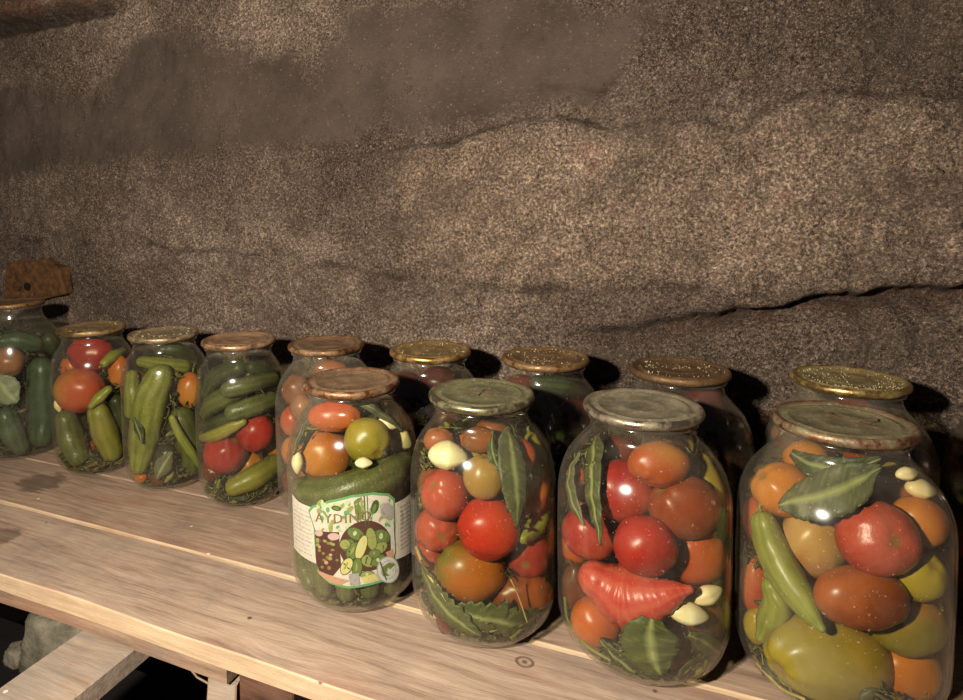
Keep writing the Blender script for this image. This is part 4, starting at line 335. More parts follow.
{"j":"J3","s":[[-0.746,0.0754,0.0027],[-0.588,0.0612,0.0098],[-0.348,0.0477,0.0134],[-0.039,0.0363,0.0125],[0.28,0.0243,0.0027]],"c":"leaf_green","l":"long green leaf along the bottom left wall of the third jar","n":"herb_leaf","cat":"leaf","off":0.0024,"ser":1},
{"j":"J3","s":[[-0.228,0.0429,0.0036],[0.112,0.0414,0.0125],[0.507,0.0372,0.0152],[0.941,0.0281,0.0134],[1.596,0.0328,0.0027]],"c":"leaf_green","l":"serrated green leaf across the bottom of the third jar","n":"herb_leaf","cat":"leaf","off":0.007,"ser":1},
{"j":"J3","s":[[-0.058,0.0171,0.0027],[0.413,0.0123,0.0071],[1.048,0.004,0.0071],[1.309,0.018,0.0027]],"c":"leaf_dark","l":"dark leaf under the serrated one, bottom of the third jar","n":"herb_leaf","cat":"leaf","off":0.009,"ser":0},
{"j":"J4","s":[[-0.721,0.2038,0.0019],[-0.778,0.1877,0.0049],[-0.727,0.1731,0.0058],[-0.746,0.1576,0.001]],"c":"leaf_dark","l":"narrow dark leaf in the left shoulder of the labelled jar","n":"herb_leaf","cat":"leaf","off":0.0024,"ser":0},
{"j":"J4","s":[[0.517,0.2187,0.0019],[1.008,0.2082,0.0049],[1.473,0.1919,0.0049],[1.607,0.1783,0.001]],"c":"leaf_grey","l":"grey herb leaf in the right shoulder of the labelled jar","n":"herb_leaf","cat":"leaf","off":0.0024,"ser":0},
{"j":"J6","s":[[-0.062,0.1154,0.003],[0.076,0.099,0.0089],[0.167,0.079,0.0015]],"c":"leaf_dark","l":"small dark leaf on the large lime cucumber","n":"herb_leaf","cat":"leaf","off":0.0024,"ser":0},
{"j":"J6","s":[[0.445,0.0254,0.003],[0.631,0.0462,0.0133],[0.841,0.0651,0.003]],"c":"leaf_grey","l":"grey-green leaf at the bottom, third jar from the left","n":"herb_leaf","cat":"leaf","off":0.0024,"ser":0},
{"j":"J8","s":[[0.47,0.1505,0.0074],[0.625,0.1336,0.0222],[0.772,0.1161,0.0204],[0.919,0.1046,0.0037]],"c":"leaf_pale","l":"pale cabbage leaf below the peach tomato, leftmost jar","n":"herb_leaf","cat":"leaf","off":0.0024,"ser":0},
{"j":"B6","s":[[-1.862,0.1115,0.0024],[-1.384,0.1183,0.0133],[-1.06,0.1235,0.0169],[-0.831,0.1293,0.0024]],"c":"leaf_olive","l":"olive leaf pressed to the glass of the jar cut by the right edge","n":"herb_leaf","cat":"leaf","off":0.0024,"ser":0}],"stain":[[-1.4818,0.6912],[-1.2856,0.6685],[-1.0047,0.6276],[-0.9613,0.6956],[-0.8381,0.7414],[-0.7623,0.703],[-0.6304,0.6581],[-0.528,0.6236],[-0.481,0.7079],[-0.2684,0.6981],[-0.1857,0.6921],[-0.0318,0.6506],[-0.0843,0.5899],[-0.1149,0.5424],[-0.1598,0.5331],[-0.2704,0.5308],[-0.3934,0.5341],[-0.4781,0.5175],[-0.7732,0.5103],[-1.014,0.5081],[-1.3041,0.4891],[-1.5822,0.4683]],"crack1":[[-0.5147,0.4842],[-0.4055,0.5056],[-0.3306,0.5097],[-0.2706,0.5129],[-0.2276,0.5209],[-0.1403,0.5186],[-0.0962,0.5115],[-0.0305,0.5167],[0.0256,0.5124],[0.0634,0.4896],[0.0836,0.5161],[0.1233,0.5299],[0.1894,0.5218],[0.2204,0.5244],[0.2615,0.5206],[0.3684,0.5166]],"crackv":[[-0.4055,0.5056],[-0.4096,0.4717],[-0.4007,0.4268],[-0.405,0.382],[-0.396,0.3444]],"crack2":[[-1.451,0.3604],[-1.1369,0.3471],[-0.9743,0.3463],[-0.6755,0.3315],[-0.486,0.3137],[-0.3659,0.2999],[-0.2731,0.2925],[-0.1602,0.2923],[-0.0402,0.2965],[0.0776,0.2886]],"crack3":[[-0.1403,0.2345],[-0.0701,0.2455],[-0.0104,0.2581],[0.0457,0.2736],[0.1087,0.2887],[0.1483,0.3021],[0.1782,0.2974],[0.1966,0.3084],[0.2238,0.3082],[0.259,0.3061],[0.2787,0.323],[0.3764,0.3398]],"cracktl":[[-1.468,0.8055],[-1.2718,0.8018],[-1.1535,0.799],[-1.017,0.8016],[-0.8922,0.8073]],"pale":[[-0.3944,0.4902],[-0.2707,0.5045],[-0.1086,0.506],[0.0528,0.4879],[0.1037,0.5191],[0.2618,0.5122],[0.3686,0.5108],[0.3763,0.3418],[0.2684,0.3292],[0.1481,0.3126],[0.0119,0.3047],[-0.1602,0.3004],[-0.2879,0.3094],[-0.398,0.3262]],"crackd":[[-0.1863,0.5617],[-0.1087,0.552],[-0.0939,0.5721],[-0.0603,0.5873],[0.0079,0.6035]],"plate":[[-1.3068,0.3083],[-1.1919,0.3185],[-1.1467,0.3012],[-1.1399,0.2473],[-1.2056,0.2345],[-1.3316,0.2228]]}''')
SC = bpy.context.scene
COL = SC.collection
SZ = 0.8                       # height of the shelf top above the floor
TAU = 2 * math.pi

# ------------------------------------------------------------------ helpers
def lin(c):
    return tuple(((v / 255) / 12.92 if v / 255 <= .04045 else ((v / 255 + .055) / 1.055) ** 2.4) for v in c) + (1,)

def mesh_obj(name, verts, faces, mats, parent=None, smooth=True, midx=None):
    me = bpy.data.meshes.new(name)
    me.from_pydata([tuple(v) for v in verts], [], [tuple(int(i) for i in f) for f in faces])
    me.update()
    for m in (mats if isinstance(mats, (list, tuple)) else [mats]):
        me.materials.append(m)
    if midx is not None:
        me.polygons.foreach_set('material_index', midx)
    me.polygons.foreach_set('use_smooth', [smooth] * len(me.polygons))
    o = bpy.data.objects.new(name, me)
    COL.objects.link(o)
    if parent is not None:
        o.parent = parent
    return o

def fix_normals(o):
    bm = bmesh.new(); bm.from_mesh(o.data)
    bmesh.ops.recalc_face_normals(bm, faces=bm.faces)
    bm.to_mesh(o.data); bm.free()

def tag(o, label=None, cat=None, group=None, kind=None):
    if label: o['label'] = label
    if cat: o['category'] = cat
    if group: o['group'] = group
    if kind: o['kind'] = kind
    return o

def empty(name, loc):
    o = bpy.data.objects.new(name, None); COL.objects.link(o)
    o.location = loc; o.empty_display_size = .02
    return o

def lathe(prof, seg=72, closed=True):
    """prof: list of (r, z); closed profile loops back."""
    vs, fs = [], []
    n = len(prof)
    for r, z in prof:
        for k in range(seg):
            a = TAU * k / seg
            vs.append((max(r, 1e-5) * math.cos(a), max(r, 1e-5) * math.sin(a), z))
    for i in range(n if closed else n - 1):
        j = (i + 1) % n
        for k in range(seg):
            l = (k + 1) % seg
            fs.append((i * seg + k, i * seg + l, j * seg + l, j * seg + k))
    return vs, fs

class NT:
    def __init__(s, name):
        s.m = bpy.data.materials.new(name); s.m.use_nodes = True
        s.t = s.m.node_tree; s.t.nodes.clear()
        s.out = s.n('ShaderNodeOutputMaterial')
    def n(s, typ, **kw):
        x = s.t.nodes.new(typ)
        for k, v in kw.items():
            if k.startswith('i_'):
                key = k[2:]
                key = int(key) if key.isdigit() else key.replace('_', ' ')
                s.put(x.inputs[key], v)
            else: setattr(x, k, v)
        return x
    def put(s, sock, v):
        if hasattr(v, 'is_linked') or isinstance(v, bpy.types.NodeSocket): s.t.links.new(v, sock)
        else: sock.default_value = v
    def coord(s, scale=(1, 1, 1), loc=(0, 0, 0)):
        c = s.n('ShaderNodeTexCoord'); m = s.n('ShaderNodeMapping')
        s.t.links.new(c.outputs['Object'], m.inputs[0]); m.inputs['Scale'].default_value = scale; m.inputs['Location'].default_value = loc
        return m.outputs[0]
    def noise(s, vec, scale, detail=4, rough=.55, dist=0):
        return s.n('ShaderNodeTexNoise', i_Vector=vec, i_Scale=scale, i_Detail=detail, i_Roughness=rough, i_Distortion=dist).outputs[0]
    def ramp(s, fac, stops):
        r = s.n('ShaderNodeValToRGB', i_0=fac); e = r.color_ramp.elements
        while len(e) < len(stops): e.new(.5)
        for a, (p, c) in zip(e, stops):
            a.position = p; a.color = c if len(c) == 4 else tuple(c) + (1,)
        return r.outputs[0]
    def step(s, fac, a, b):
        return s.n('ShaderNodeMapRange', i_0=fac, i_1=a, i_2=b).outputs[0]
    def mix(s, f, a, b, mode='MIX'):
        x = s.n('ShaderNodeMix', data_type='RGBA', blend_type=mode)
        s.put(x.inputs[0], f); s.put(x.inputs[6], a); s.put(x.inputs[7], b)
        return x.outputs[2]
    def math(s, op, a, b=0.0):
        x = s.n('ShaderNodeMath', operation=op); s.put(x.inputs[0], a); s.put(x.inputs[1], b); return x.outputs[0]
    def bump(s, h, st, dist=.001, nrm=None):
        b = s.n('ShaderNodeBump', i_Height=h, i_Strength=st, i_Distance=dist)
        if nrm is not None: s.t.links.new(nrm, b.inputs['Normal'])
        return b.outputs[0]
    def pbr(s, col, rough=.5, metal=0, nrm=None, spec=.5, coat=0):
        b = s.n('ShaderNodeBsdfPrincipled')
        s.put(b.inputs['Base Color'], col); s.put(b.inputs['Roughness'], rough); s.put(b.inputs['Metallic'], metal)
        b.inputs['Specular IOR Level'].default_value = spec
        b.inputs['Coat Weight'].default_value = coat; b.inputs['Coat Roughness'].default_value = .15
        if nrm is not None: s.t.links.new(nrm, b.inputs['Normal'])
        return b.outputs[0]
    def schlick(s, f0, nrm=None):
        g = s.n('ShaderNodeNewGeometry'); d = s.n('ShaderNodeVectorMath', operation='DOT_PRODUCT')
        s.put(d.inputs[0], nrm if nrm is not None else g.outputs['Normal']); s.put(d.inputs[1], g.outputs['Incoming'])
        c = s.math('ABSOLUTE', d.outputs['Value']); p = s.math('POWER', s.math('SUBTRACT', 1.0, c), 5.0)
        return s.math('ADD', f0, s.math('MULTIPLY', p, .85 - f0))
    def done(s, sh):
        s.t.links.new(sh, s.out.inputs[0]); return s.m

# ------------------------------------------------------------------ materials
def mat_concrete():
    n = NT('rough_concrete'); v = n.coord()
    big = n.noise(v, 3.2, 5, .6); mid = n.noise(v, 22, 6, .7); fine = n.noise(v, 260, 5, .8)
    streak = n.noise(n.coord((1.2, 1, 9)), 5, 4, .6)
    base = n.ramp(big, [(.34, lin((104, 95, 89))), (.5, lin((142, 131, 123))), (.64, lin((186, 174, 165)))])
    base = n.mix(n.math('MULTIPLY', n.step(streak, .55, .75), .5), base, lin((104, 88, 74)))
    base = n.mix(n.step(mid, .35, .65), n.mix(.5, base, lin((84, 72, 64))), base)
    pale = n.n('ShaderNodeAttribute', attribute_name='pale').outputs['Fac']
    base = n.mix(n.math('MULTIPLY', pale, n.math('ADD', .35, n.math('MULTIPLY', n.step(mid, .4, .6), .55))), base, n.mix(.5, base, lin((220, 202, 184))))
    grit = n.ramp(fine, [(.38, lin((34, 28, 25))), (.47, lin((118, 108, 100))), (.54, lin((150, 140, 130))), (.64, lin((236, 226, 212)))])
    base = n.mix(.92, base, grit, 'OVERLAY')
    base = n.mix(n.math('MULTIPLY', n.step(n.noise(v, 620, 2, .6), .60, .68), .5), base, lin((206, 194, 178)))
    base = n.mix(n.math('MULTIPLY', n.step(n.noise(n.coord((1, 1, 1), (5, 5, 5)), 480, 2, .6), .60, .68), .7), base, lin((38, 31, 27)))
    base = n.mix(n.math('MULTIPLY', n.step(n.noise(n.coord((.8, 1, 1.4), (2, 9, 5)), 9, 6, .7), .50, .62), .45), base, lin((84, 72, 64)))
    vor = n.n('ShaderNodeTexVoronoi', i_Vector=v, i_Scale=85., feature='F1')
    pick = n.n('ShaderNodeSeparateColor', i_0=vor.outputs['Color'])
    edge = n.step(vor.outputs['Distance'], .26, .17)
    peb = n.math('MULTIPLY', edge, n.step(pick.outputs[0], .80, .82))
    pebc = n.ramp(pick.outputs[1], [(0, lin((62, 52, 45))), (.35, lin((120, 98, 76))), (.7, lin((134, 116, 98))), (1, lin((176, 160, 140)))])
    base = n.mix(n.math('MULTIPLY', peb, .6), base, pebc)
    vor3 = n.n('ShaderNodeTexVoronoi', i_Vector=v, i_Scale=230., feature='F1')
    pk3 = n.n('ShaderNodeSeparateColor', i_0=vor3.outputs['Color'])
    pb3 = n.math('MULTIPLY', n.step(vor3.outputs['Distance'], .38, .28), n.step(pk3.outputs[0], .93, .94))
    base = n.mix(n.math('MULTIPLY', pb3, .8), base, n.ramp(pk3.outputs[1], [(0, lin((46, 38, 32))), (.5, lin((110, 92, 72))), (1, lin((150, 136, 120)))]))
    at = n.n('ShaderNodeAttribute', attribute_name='stain').outputs['Fac']
    base = n.mix(1.0, base, (1.20, 1.16, 1.12, 1), 'MULTIPLY')
    smooth = n.ramp(n.noise(v, 9, 5, .6), [(.3, lin((64, 54, 47))), (.7, lin((88, 75, 66)))])
    smooth = n.mix(n.math('MULTIPLY', n.step(n.noise(n.coord((4, 1, 14)), 40, 4, .7), .55, .75), .6), smooth, lin((118, 102, 90)))
    smooth = n.mix(n.math('MULTIPLY', pb3, .3), smooth, lin((150, 132, 112)))
    fz = n.step(n.math('ADD', at, n.math('MULTIPLY', n.math('SUBTRACT', mid, .5), 2.6)), .1, .9)
    base = n.mix(fz, base, smooth)
    rust = n.n('ShaderNodeAttribute', attribute_name='rust').outputs['Fac']
    base = n.mix(n.math('MULTIPLY', rust, n.step(n.noise(v, 60, 4, .7), .42, .62)), base, lin((112, 66, 44)))
    ck = n.n('ShaderNodeAttribute', attribute_name='crack').outputs['Fac']
    base = n.mix(n.math('MULTIPLY', ck, .75), base, lin((44, 33, 27)))
    bs = n.math('SUBTRACT', 1.0, n.math('MULTIPLY', fz, .68))
    h = n.math('ADD', n.math('MULTIPLY', fine, .6), n.math('ADD', n.math('MULTIPLY', n.noise(v, 90, 5, .7), .9), n.math('MULTIPLY', peb, .35)))
    nr = n.bump(n.math('MULTIPLY', h, bs), 1.0, .0085)
    return n.done(n.pbr(base, .93, 0, nr, .2))

def mat_wood(name, base, dark, light, grey, edge=False, seed=0.):
    n = NT(name); v = n.coord((1, 1, 1), (seed, seed * .7, 0))
    warp = n.noise(n.coord((1.5, 6, 6), (seed, 0, 0)), 3, 3, .5)
    vv = n.n('ShaderNodeVectorMath', operation='MULTIPLY_ADD'); n.put(vv.inputs[0], n.n('ShaderNodeCombineXYZ', i_1=warp).outputs[0]); vv.inputs[1].default_value = (0, .03, 0); n.put(vv.inputs[2], v)
    m = n.n('ShaderNodeMapping'); n.put(m.inputs[0], vv.outputs[0]); m.inputs['Scale'].default_value = (3, 46, 46)
    g = n.noise(m.outputs[0], 3, 6, .65)
    m2 = n.n('ShaderNodeMapping'); n.put(m2.inputs[0], vv.outputs[0]); m2.inputs['Scale'].default_value = (9, 150, 150)
    f = n.noise(m2.outputs[0], 4, 4, .7)
    c = n.ramp(g, [(.25, lin(dark)), (.45, lin(base)), (.7, lin(light))])
    c = n.mix(n.math('MULTIPLY', n.step(f, .5, .75), .35), c, lin(dark))
    c = n.mix(n.step(n.noise(v, 9, 5, .65), .48, .66), c, n.mix(.55, c, lin(grey)))
    c = n.mix(n.math('MULTIPLY', n.step(n.noise(n.coord((2, 5, 5), (3 + seed, 1, 0)), 3, 4, .6), .55, .72), .55), c, lin((150, 104, 84)))
    if edge is not False:   # knots, damp stains
        for (kx, ky, kr) in edge:
            dv = n.n('ShaderNodeVectorMath', operation='DISTANCE'); n.put(dv.inputs[0], n.coord((.8, 1, 0))); dv.inputs[1].default_value = (kx * .8, ky, 0)
            d = dv.outputs['Value']
            if kr < .02:
                ring = n.math('MULTIPLY', n.step(d, kr, kr * .85), n.step(d, kr * .5, kr * .75))
                core = n.step(d, kr * .35, kr * .2)
                c = n.mix(n.math('MULTIPLY', n.math('MAXIMUM', ring, core), .75), c, lin((70, 48, 38)))
            else:
                dd = n.math('ADD', d, n.math('MULTIPLY', n.math('SUBTRACT', n.noise(n.coord((1, 3, 1)), 25, 4, .6), .5), kr * 1.8))
                c = n.mix(n.math('MULTIPLY', n.step(dd, kr, kr * .7), .6), c, lin((66, 48, 38)))
    sp = n.n('ShaderNodeTexVoronoi', i_Vector=v, i_Scale=45., feature='F1'); pk = n.n('ShaderNodeSeparateColor', i_0=sp.outputs['Color'])
    c = n.mix(n.math('MULTIPLY', n.step(sp.outputs['Distance'], .14, .08), n.math('MULTIPLY', n.step(pk.outputs[0], .93, .94), .8)), c, lin((60, 44, 36)))
    c = n.mix(n.math('MULTIPLY', n.step(sp.outputs['Distance'], .12, .08), n.math('MULTIPLY', n.step(pk.outputs[1], .95, .96), .7)), c, lin((235, 222, 205)))
    nr = n.bump(n.math('ADD', g, n.math('MULTIPLY', f, .7)), .5, .0012)
    return n.done(n.pbr(c, .82, 0, nr, .25))

def mat_simple(name, c1, c2, scale=40, rough=.8, bump=.4, metal=0, dist=.001, spec=.3):
    n = NT(name); v = n.coord()
    a = n.noise(v, scale, 5, .65)
    c = n.ramp(a, [(.35, lin(c1)), (.65, lin(c2))])
    return n.done(n.pbr(c, rough, metal, n.bump(n.noise(v, scale * 2.5, 4, .6), bump, dist), spec))

def mat_glass(name, tint, dust, seed):
    n = NT(name)
    v = n.coord((1, 1, 1), (seed, 0, 0))
    tr = n.n('ShaderNodeBsdfTransparent', i_0=tint)
    nr = n.bump(n.noise(v, 16, 2, .5), .25, .004)
    gl = n.n('ShaderNodeBsdfGlossy', i_0=(1, 1, 1, 1), i_Roughness=.13); n.put(gl.inputs['Normal'], nr)
    fr = n.schlick(.045, nr)
    m = n.n('ShaderNodeMixShader', i_0=fr, i_1=tr.outputs[0], i_2=gl.outputs[0])
    df = n.n('ShaderNodeBsdfDiffuse', i_0=lin((205, 190, 170)))
    lw = n.n('ShaderNodeLayerWeight', i_0=.35)
    dn = n.math('ADD', n.math('MULTIPLY', n.step(n.noise(v, 11, 4, .65), .38, .7), dust), n.math('MULTIPLY', n.step(n.noise(v, 420, 2, .5), .68, .74), .22))
    dn = n.math('ADD', dn, n.math('MULTIPLY', lw.outputs['Facing'], dust * .9))
    m2 = n.n('ShaderNodeMixShader', i_0=dn, i_1=m.outputs[0], i_2=df.outputs[0])
    return n.done(m2.outputs[0])

def mat_clear(name, tint, gloss=False, vol=None):
    n = NT(name)
    if vol: n.t.links.new(n.n('ShaderNodeVolumeAbsorption', i_Color=vol[0], i_Density=vol[1]).outputs[0], n.out.inputs['Volume'])
    tr = n.n('ShaderNodeBsdfTransparent', i_0=tint)
    if not gloss: return n.done(tr.outputs[0])
    gl = n.n('ShaderNodeBsdfGlossy', i_0=(1, 1, 1, 1), i_Roughness=.03)
    fr = n.schlick(.004)
    return n.done(n.n('ShaderNodeMixShader', i_0=fr, i_1=tr.outputs[0], i_2=gl.outputs[0]).outputs[0])

TOM = {  # main colour, second colour, share of second
 'crimson': ((186, 42, 36), (206, 80, 54), .35), 'pinkpale': ((205, 92, 64), (214, 172, 108), .55), 'rustorange': ((188, 92, 34), (150, 66, 26), .45),
 'olive_yellow': ((196, 164, 56), (166, 146, 44), .4), 'yellowgreen': ((172, 164, 40), (188, 168, 44), .4), 'orangegreen': ((190, 128, 40), (140, 128, 38), .5),
 'redorange': ((204, 78, 42), (214, 112, 52), .4), 'amber': ((224, 140, 24), (206, 116, 20), .4), 'orange': ((214, 108, 36), (222, 134, 48), .4),
 'salmon': ((206, 98, 66), (190, 112, 72), .4), 'yellow': ((212, 176, 36), (190, 160, 40), .4), 'red': ((200, 46, 30), (176, 40, 30), .4),
 'coral': ((220, 66, 50), (226, 92, 68), .4), 'brownorange': ((188, 98, 36), (158, 68, 30), .5), 'orangebright': ((226, 112, 30), (214, 92, 26), .35),
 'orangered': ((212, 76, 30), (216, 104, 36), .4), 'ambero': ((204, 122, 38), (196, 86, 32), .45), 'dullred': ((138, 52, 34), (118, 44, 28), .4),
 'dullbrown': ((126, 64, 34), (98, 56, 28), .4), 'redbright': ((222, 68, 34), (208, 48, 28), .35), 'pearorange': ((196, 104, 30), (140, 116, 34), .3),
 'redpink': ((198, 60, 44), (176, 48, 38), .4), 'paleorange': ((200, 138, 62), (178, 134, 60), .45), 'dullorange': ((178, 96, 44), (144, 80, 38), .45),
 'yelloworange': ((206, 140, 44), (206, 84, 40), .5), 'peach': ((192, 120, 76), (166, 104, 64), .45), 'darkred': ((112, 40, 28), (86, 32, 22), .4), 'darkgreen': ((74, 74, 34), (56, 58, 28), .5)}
LEAFC = {'leaf_grey': ((92, 94, 58), (114, 112, 74)), 'leaf_olive': ((76, 80, 40), (96, 98, 52)), 'leaf_green': ((74, 84, 28), (98, 104, 38)),
 'leaf_dark': ((52, 66, 28), (74, 86, 38)), 'leaf_pale': ((128, 138, 96), (156, 162, 120))}
CUKE = {'cukegreen': ((84, 90, 38), (114, 118, 56)), 'cukedark': ((56, 64, 34), (78, 86, 48)), 'cukelime': ((116, 122, 36), (162, 160, 66)), 'cukeyellow': ((166, 152, 46), (132, 132, 44)),
 'cukegrey': ((70, 86, 56), (96, 110, 76)), 'pepper': ((140, 144, 42), (170, 170, 66)), 'yellowgreen': ((150, 146, 44), (178, 158, 52))}
MC = {}
def dull(c, k=.74, g=.07):
    m = sum(c) / 3
    return tuple((q * (1 - g) + m * g) * k for q in c)
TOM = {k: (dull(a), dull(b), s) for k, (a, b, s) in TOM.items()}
CUKE = {k: (dull(a, .74, .12), dull(b, .74, .12)) for k, (a, b) in CUKE.items()}
LEAFC = {k: (dull(a, .68, .1), dull(b, .68, .1)) for k, (a, b) in LEAFC.items()}
def veg_mat(kind, col, seed=0):
    key = (kind, col, seed)
    if key in MC: return MC[key]
    n = NT('%s_skin_%s' % (kind, col)); v = n.coord((1, 1, 1), (seed * 3.1, seed * 1.7, seed))
    if kind in ('tom', 'torn'):
        a, b, sh = TOM[col]
        at = n.n('ShaderNodeAttribute', attribute_name='pole').outputs['Fac']
        f = n.math('ADD', n.math('MULTIPLY', n.noise(v, 38, 4, .6), .9), n.math('MULTIPLY', at, .55))
        c = n.mix(n.step(f, .95 - sh, 1.25 - sh), lin(a), lin(b))
        c = n.mix(n.math('MULTIPLY', n.step(n.noise(v, 300, 3, .6), .6, .72), .22), c, lin(tuple(min(255, q + 40) for q in b)))
        c = n.mix(n.math('MULTIPLY', n.step(at, .985, .997), .7), c, lin((110, 84, 44)))
        wr = n.noise(n.coord((1, 1, .22) if col in ('crimson', 'coral') else (1, 1, 1)), 260 if col in ('crimson', 'coral') else 90, 3, .6)
        nr = n.bump(wr, .35 if col in ('crimson', 'coral') else .12, .0008)
        rough, ss = .32, .25
    elif kind in ('cuke', 'pepper'):
        a, b = CUKE[col]
        at = n.n('ShaderNodeAttribute', attribute_name='stripe').outputs['Fac']
        f = n.math('ADD', n.math('MULTIPLY', at, .5), n.noise(v, 60, 4, .6))
        c = n.mix(n.step(f, .45, 1.05), lin(a), lin(b))
        if kind == 'cuke':
            vo = n.n('ShaderNodeTexVoronoi', i_Vector=v, i_Scale=330.)
            c = n.mix(n.math('MULTIPLY', n.step(vo.outputs['Distance'], .28, .12), .35), c, lin(tuple(min(255, q + 45) for q in b)))
            nr = n.bump(n.math('SUBTRACT', 1., vo.outputs['Distance']), .3, .0008)
        else: nr = n.bump(n.noise(v, 60, 3, .6), .15, .0008)
        rough, ss = .36, .1
    elif kind == 'leaf':
        a, b = LEAFC[col]
        at = n.n('ShaderNodeAttribute', attribute_name='vein').outputs['Fac']
        c = n.mix(n.step(n.noise(v, 55, 5, .65), .35, .65), lin(a), lin(b))
        c = n.mix(n.math('MULTIPLY', at, .6), c, lin((150, 152, 96)))
        c = n.mix(n.math('MULTIPLY', n.step(n.noise(v, 28, 3, .6), .6, .72), .45), c, lin((118, 98, 46)))
        nr = n.bump(n.noise(v, 120, 4, .6), .3, .001); rough, ss = .5, 0
    elif kind == 'garlic':
        c = n.ramp(n.noise(v, 60, 3, .5), [(.3, lin((188, 172, 128))), (.7, lin((214, 202, 162)))]); nr = n.bump(n.noise(v, 70, 2, .5), .1, .001); rough, ss = .35, .2
    else:
        cc = {'straw': ((178, 160, 92), (140, 128, 66)), 'stem_green': ((92, 94, 40), (116, 112, 54)), 'dark_stem': ((66, 60, 28), (90, 80, 38))}[col]
        c = n.mix(n.noise(v, 80, 3, .5), lin(cc[0]), lin(cc[1])); nr = n.bump(n.noise(v, 150, 2, .5), .2, .001); rough, ss = .5, 0
    b_ = n.n('ShaderNodeBsdfPrincipled', i_Roughness=rough)
    n.put(b_.inputs['Base Color'], c); n.put(b_.inputs['Normal'], nr)
    b_.inputs['Specular IOR Level'].default_value = .22
    MC[key] = n.done(b_.outputs[0])
    return MC[key]

def mat_lid(name, top, rust, rusty, gold, seed, rad=.0513):
    n = NT(name); v = n.coord((1, 1, 1), (seed, seed, 0))
    a = n.noise(v, 45, 6, .7); b = n.noise(v, 18, 4, .6); f = n.noise(v, 300, 3, .7)
    r = n.step(b, .78 - rusty * .5, .92 - rusty * .5)
    c = n.mix(n.step(a, .35, .65), lin(tuple(q * .87 for q in top)), lin(tuple(min(255, int(q * 1.25)) for q in top)))
    c = n.mix(n.math('MULTIPLY', n.step(f, .55, .7), .4), c, lin((190, 172, 140)))
    c = n.mix(n.math('MULTIPLY', r, n.step(a, .35, .55)), c, lin(rust))
    at = n.n('ShaderNodeAttribute', attribute_name='rim').outputs['Fac']
    rim = n.math('MULTIPLY', at, n.step(n.noise(v, 60, 4, .7), .30 + rusty * .25, .5 + rusty * .25))
    c = n.mix(rim, c, lin(gold))
    met = n.math('ADD', .15, n.math('MULTIPLY', rim, .75))
    ro = n.math('SUBTRACT', .62, n.math('MULTIPLY', rim, .3))
    return n.done(n.pbr(c, ro, met, n.bump(n.math('ADD', a, n.math('MULTIPLY', f, .5)), .35 + rusty * .4, .0012), .4))

M_glass = [mat_glass('jar_glass_%s' % w, (.965, .985, .96, 1), d, i * 2.3) for i, (w, d) in enumerate([('clear', .045), ('dusty', .075), ('cloudy', .11)])]
M_inner = mat_clear('jar_glass_inner_face', (.975, .99, .97, 1))
M_brine = {k: mat_clear('brine_' + k, (.985, .98, .95, 1), True, (c, d)) for k, (c, d) in {'green': ((.72, .68, .30, 1), 10), 'amber': ((.86, .64, .26, 1), 10), 'rose': ((.62, .28, .12, 1), 17), 'teal': ((.42, .56, .40, 1), 16)}.items()}
M_wall = mat_concrete()
M_front = mat_wood('weathered_pine_front', (158, 134, 115), (106, 86, 71), (182, 160, 139), (124, 111, 101), [(-.131, .538, .0075), (-.80, .505, .022)], 0.)
M_rear = mat_wood('weathered_pine_rear', (154, 128, 107), (104, 82, 67), (180, 155, 131), (122, 105, 92), [(-.90, .632, .034)], 4.2)
M_cut = mat_wood('fresh_sawn_edge', (186, 160, 128), (156, 130, 102), (204, 178, 146), (170, 144, 118), False, 2.)
M_under = mat_wood('brown_board', (138, 112, 92), (96, 76, 62), (166, 140, 116), (120, 108, 98), False, 7.)
M_greyw = mat_wood('grey_board', (150, 132, 114), (112, 98, 86), (176, 158, 140), (130, 122, 114), False, 9.)
M_darkw = mat_wood('dark_old_wood', (78, 54, 42), (44, 30, 24), (104, 76, 58), (70, 58, 50), False, 11.)
M_rust = mat_simple('rusted_iron', (62, 42, 26), (112, 76, 44), 70, .8, .8, .2, .002)
M_hollow_shade = mat_simple('hollow_shade', (9, 7, 6), (16, 12, 10), 12, 1, .5)  # near black, so the darkness of the unlit hollow sits in the colour
M_stone = mat_simple('grey_rubble', (84, 80, 66), (134, 126, 108), 38, .95, .8, 0, .003)
M_sand = mat_simple('sand_grain', (150, 132, 100), (206, 190, 156), 200, .8, .2)

# ------------------------------------------------------------------ wall
def vnoise(x, z, sc, seed):
    rng = np.random.RandomState(seed); G = rng.rand(512, 512)
    X = x * sc + 100; Z = z * sc + 100
    xi = np.floor(X).astype(int); zi = np.floor(Z).astype(int); fx = X - xi; fz = Z - zi
    fx = fx * fx * (3 - 2 * fx); fz = fz * fz * (3 - 2 * fz)
    g = lambda a, b: G[a % 512, b % 512]
    return (g(xi, zi) * (1 - fx) + g(xi + 1, zi) * fx) * (1 - fz) + (g(xi, zi + 1) * (1 - fx) + g(xi + 1, zi + 1) * fx) * fz - .5
def fbm(x, z, sc, oc, seed, gain=.5):
    return sum(vnoise(x, z, sc * 2 ** i, seed + i) * gain ** i for i in range(oc))
def dist_path(x, z, P):
    d = np.full(x.shape, 9.); sg = np.zeros(x.shape)
    for (ax, az), (bx, bz) in zip(P[:-1], P[1:]):
        vx, vz = bx - ax, bz - az; L = vx * vx + vz * vz
        t = np.clip(((x - ax) * vx + (z - az) * vz) / L, 0, 1)
        dx, dz = x - ax - t * vx, z - az - t * vz; dd = np.hypot(dx, dz)
        s = np.where(dz * abs(vx) - dx * vz * np.sign(vx) > 0, 1, -1)
        m = dd < d; d = np.where(m, dd, d); sg = np.where(m, s, sg)
    return d, sg
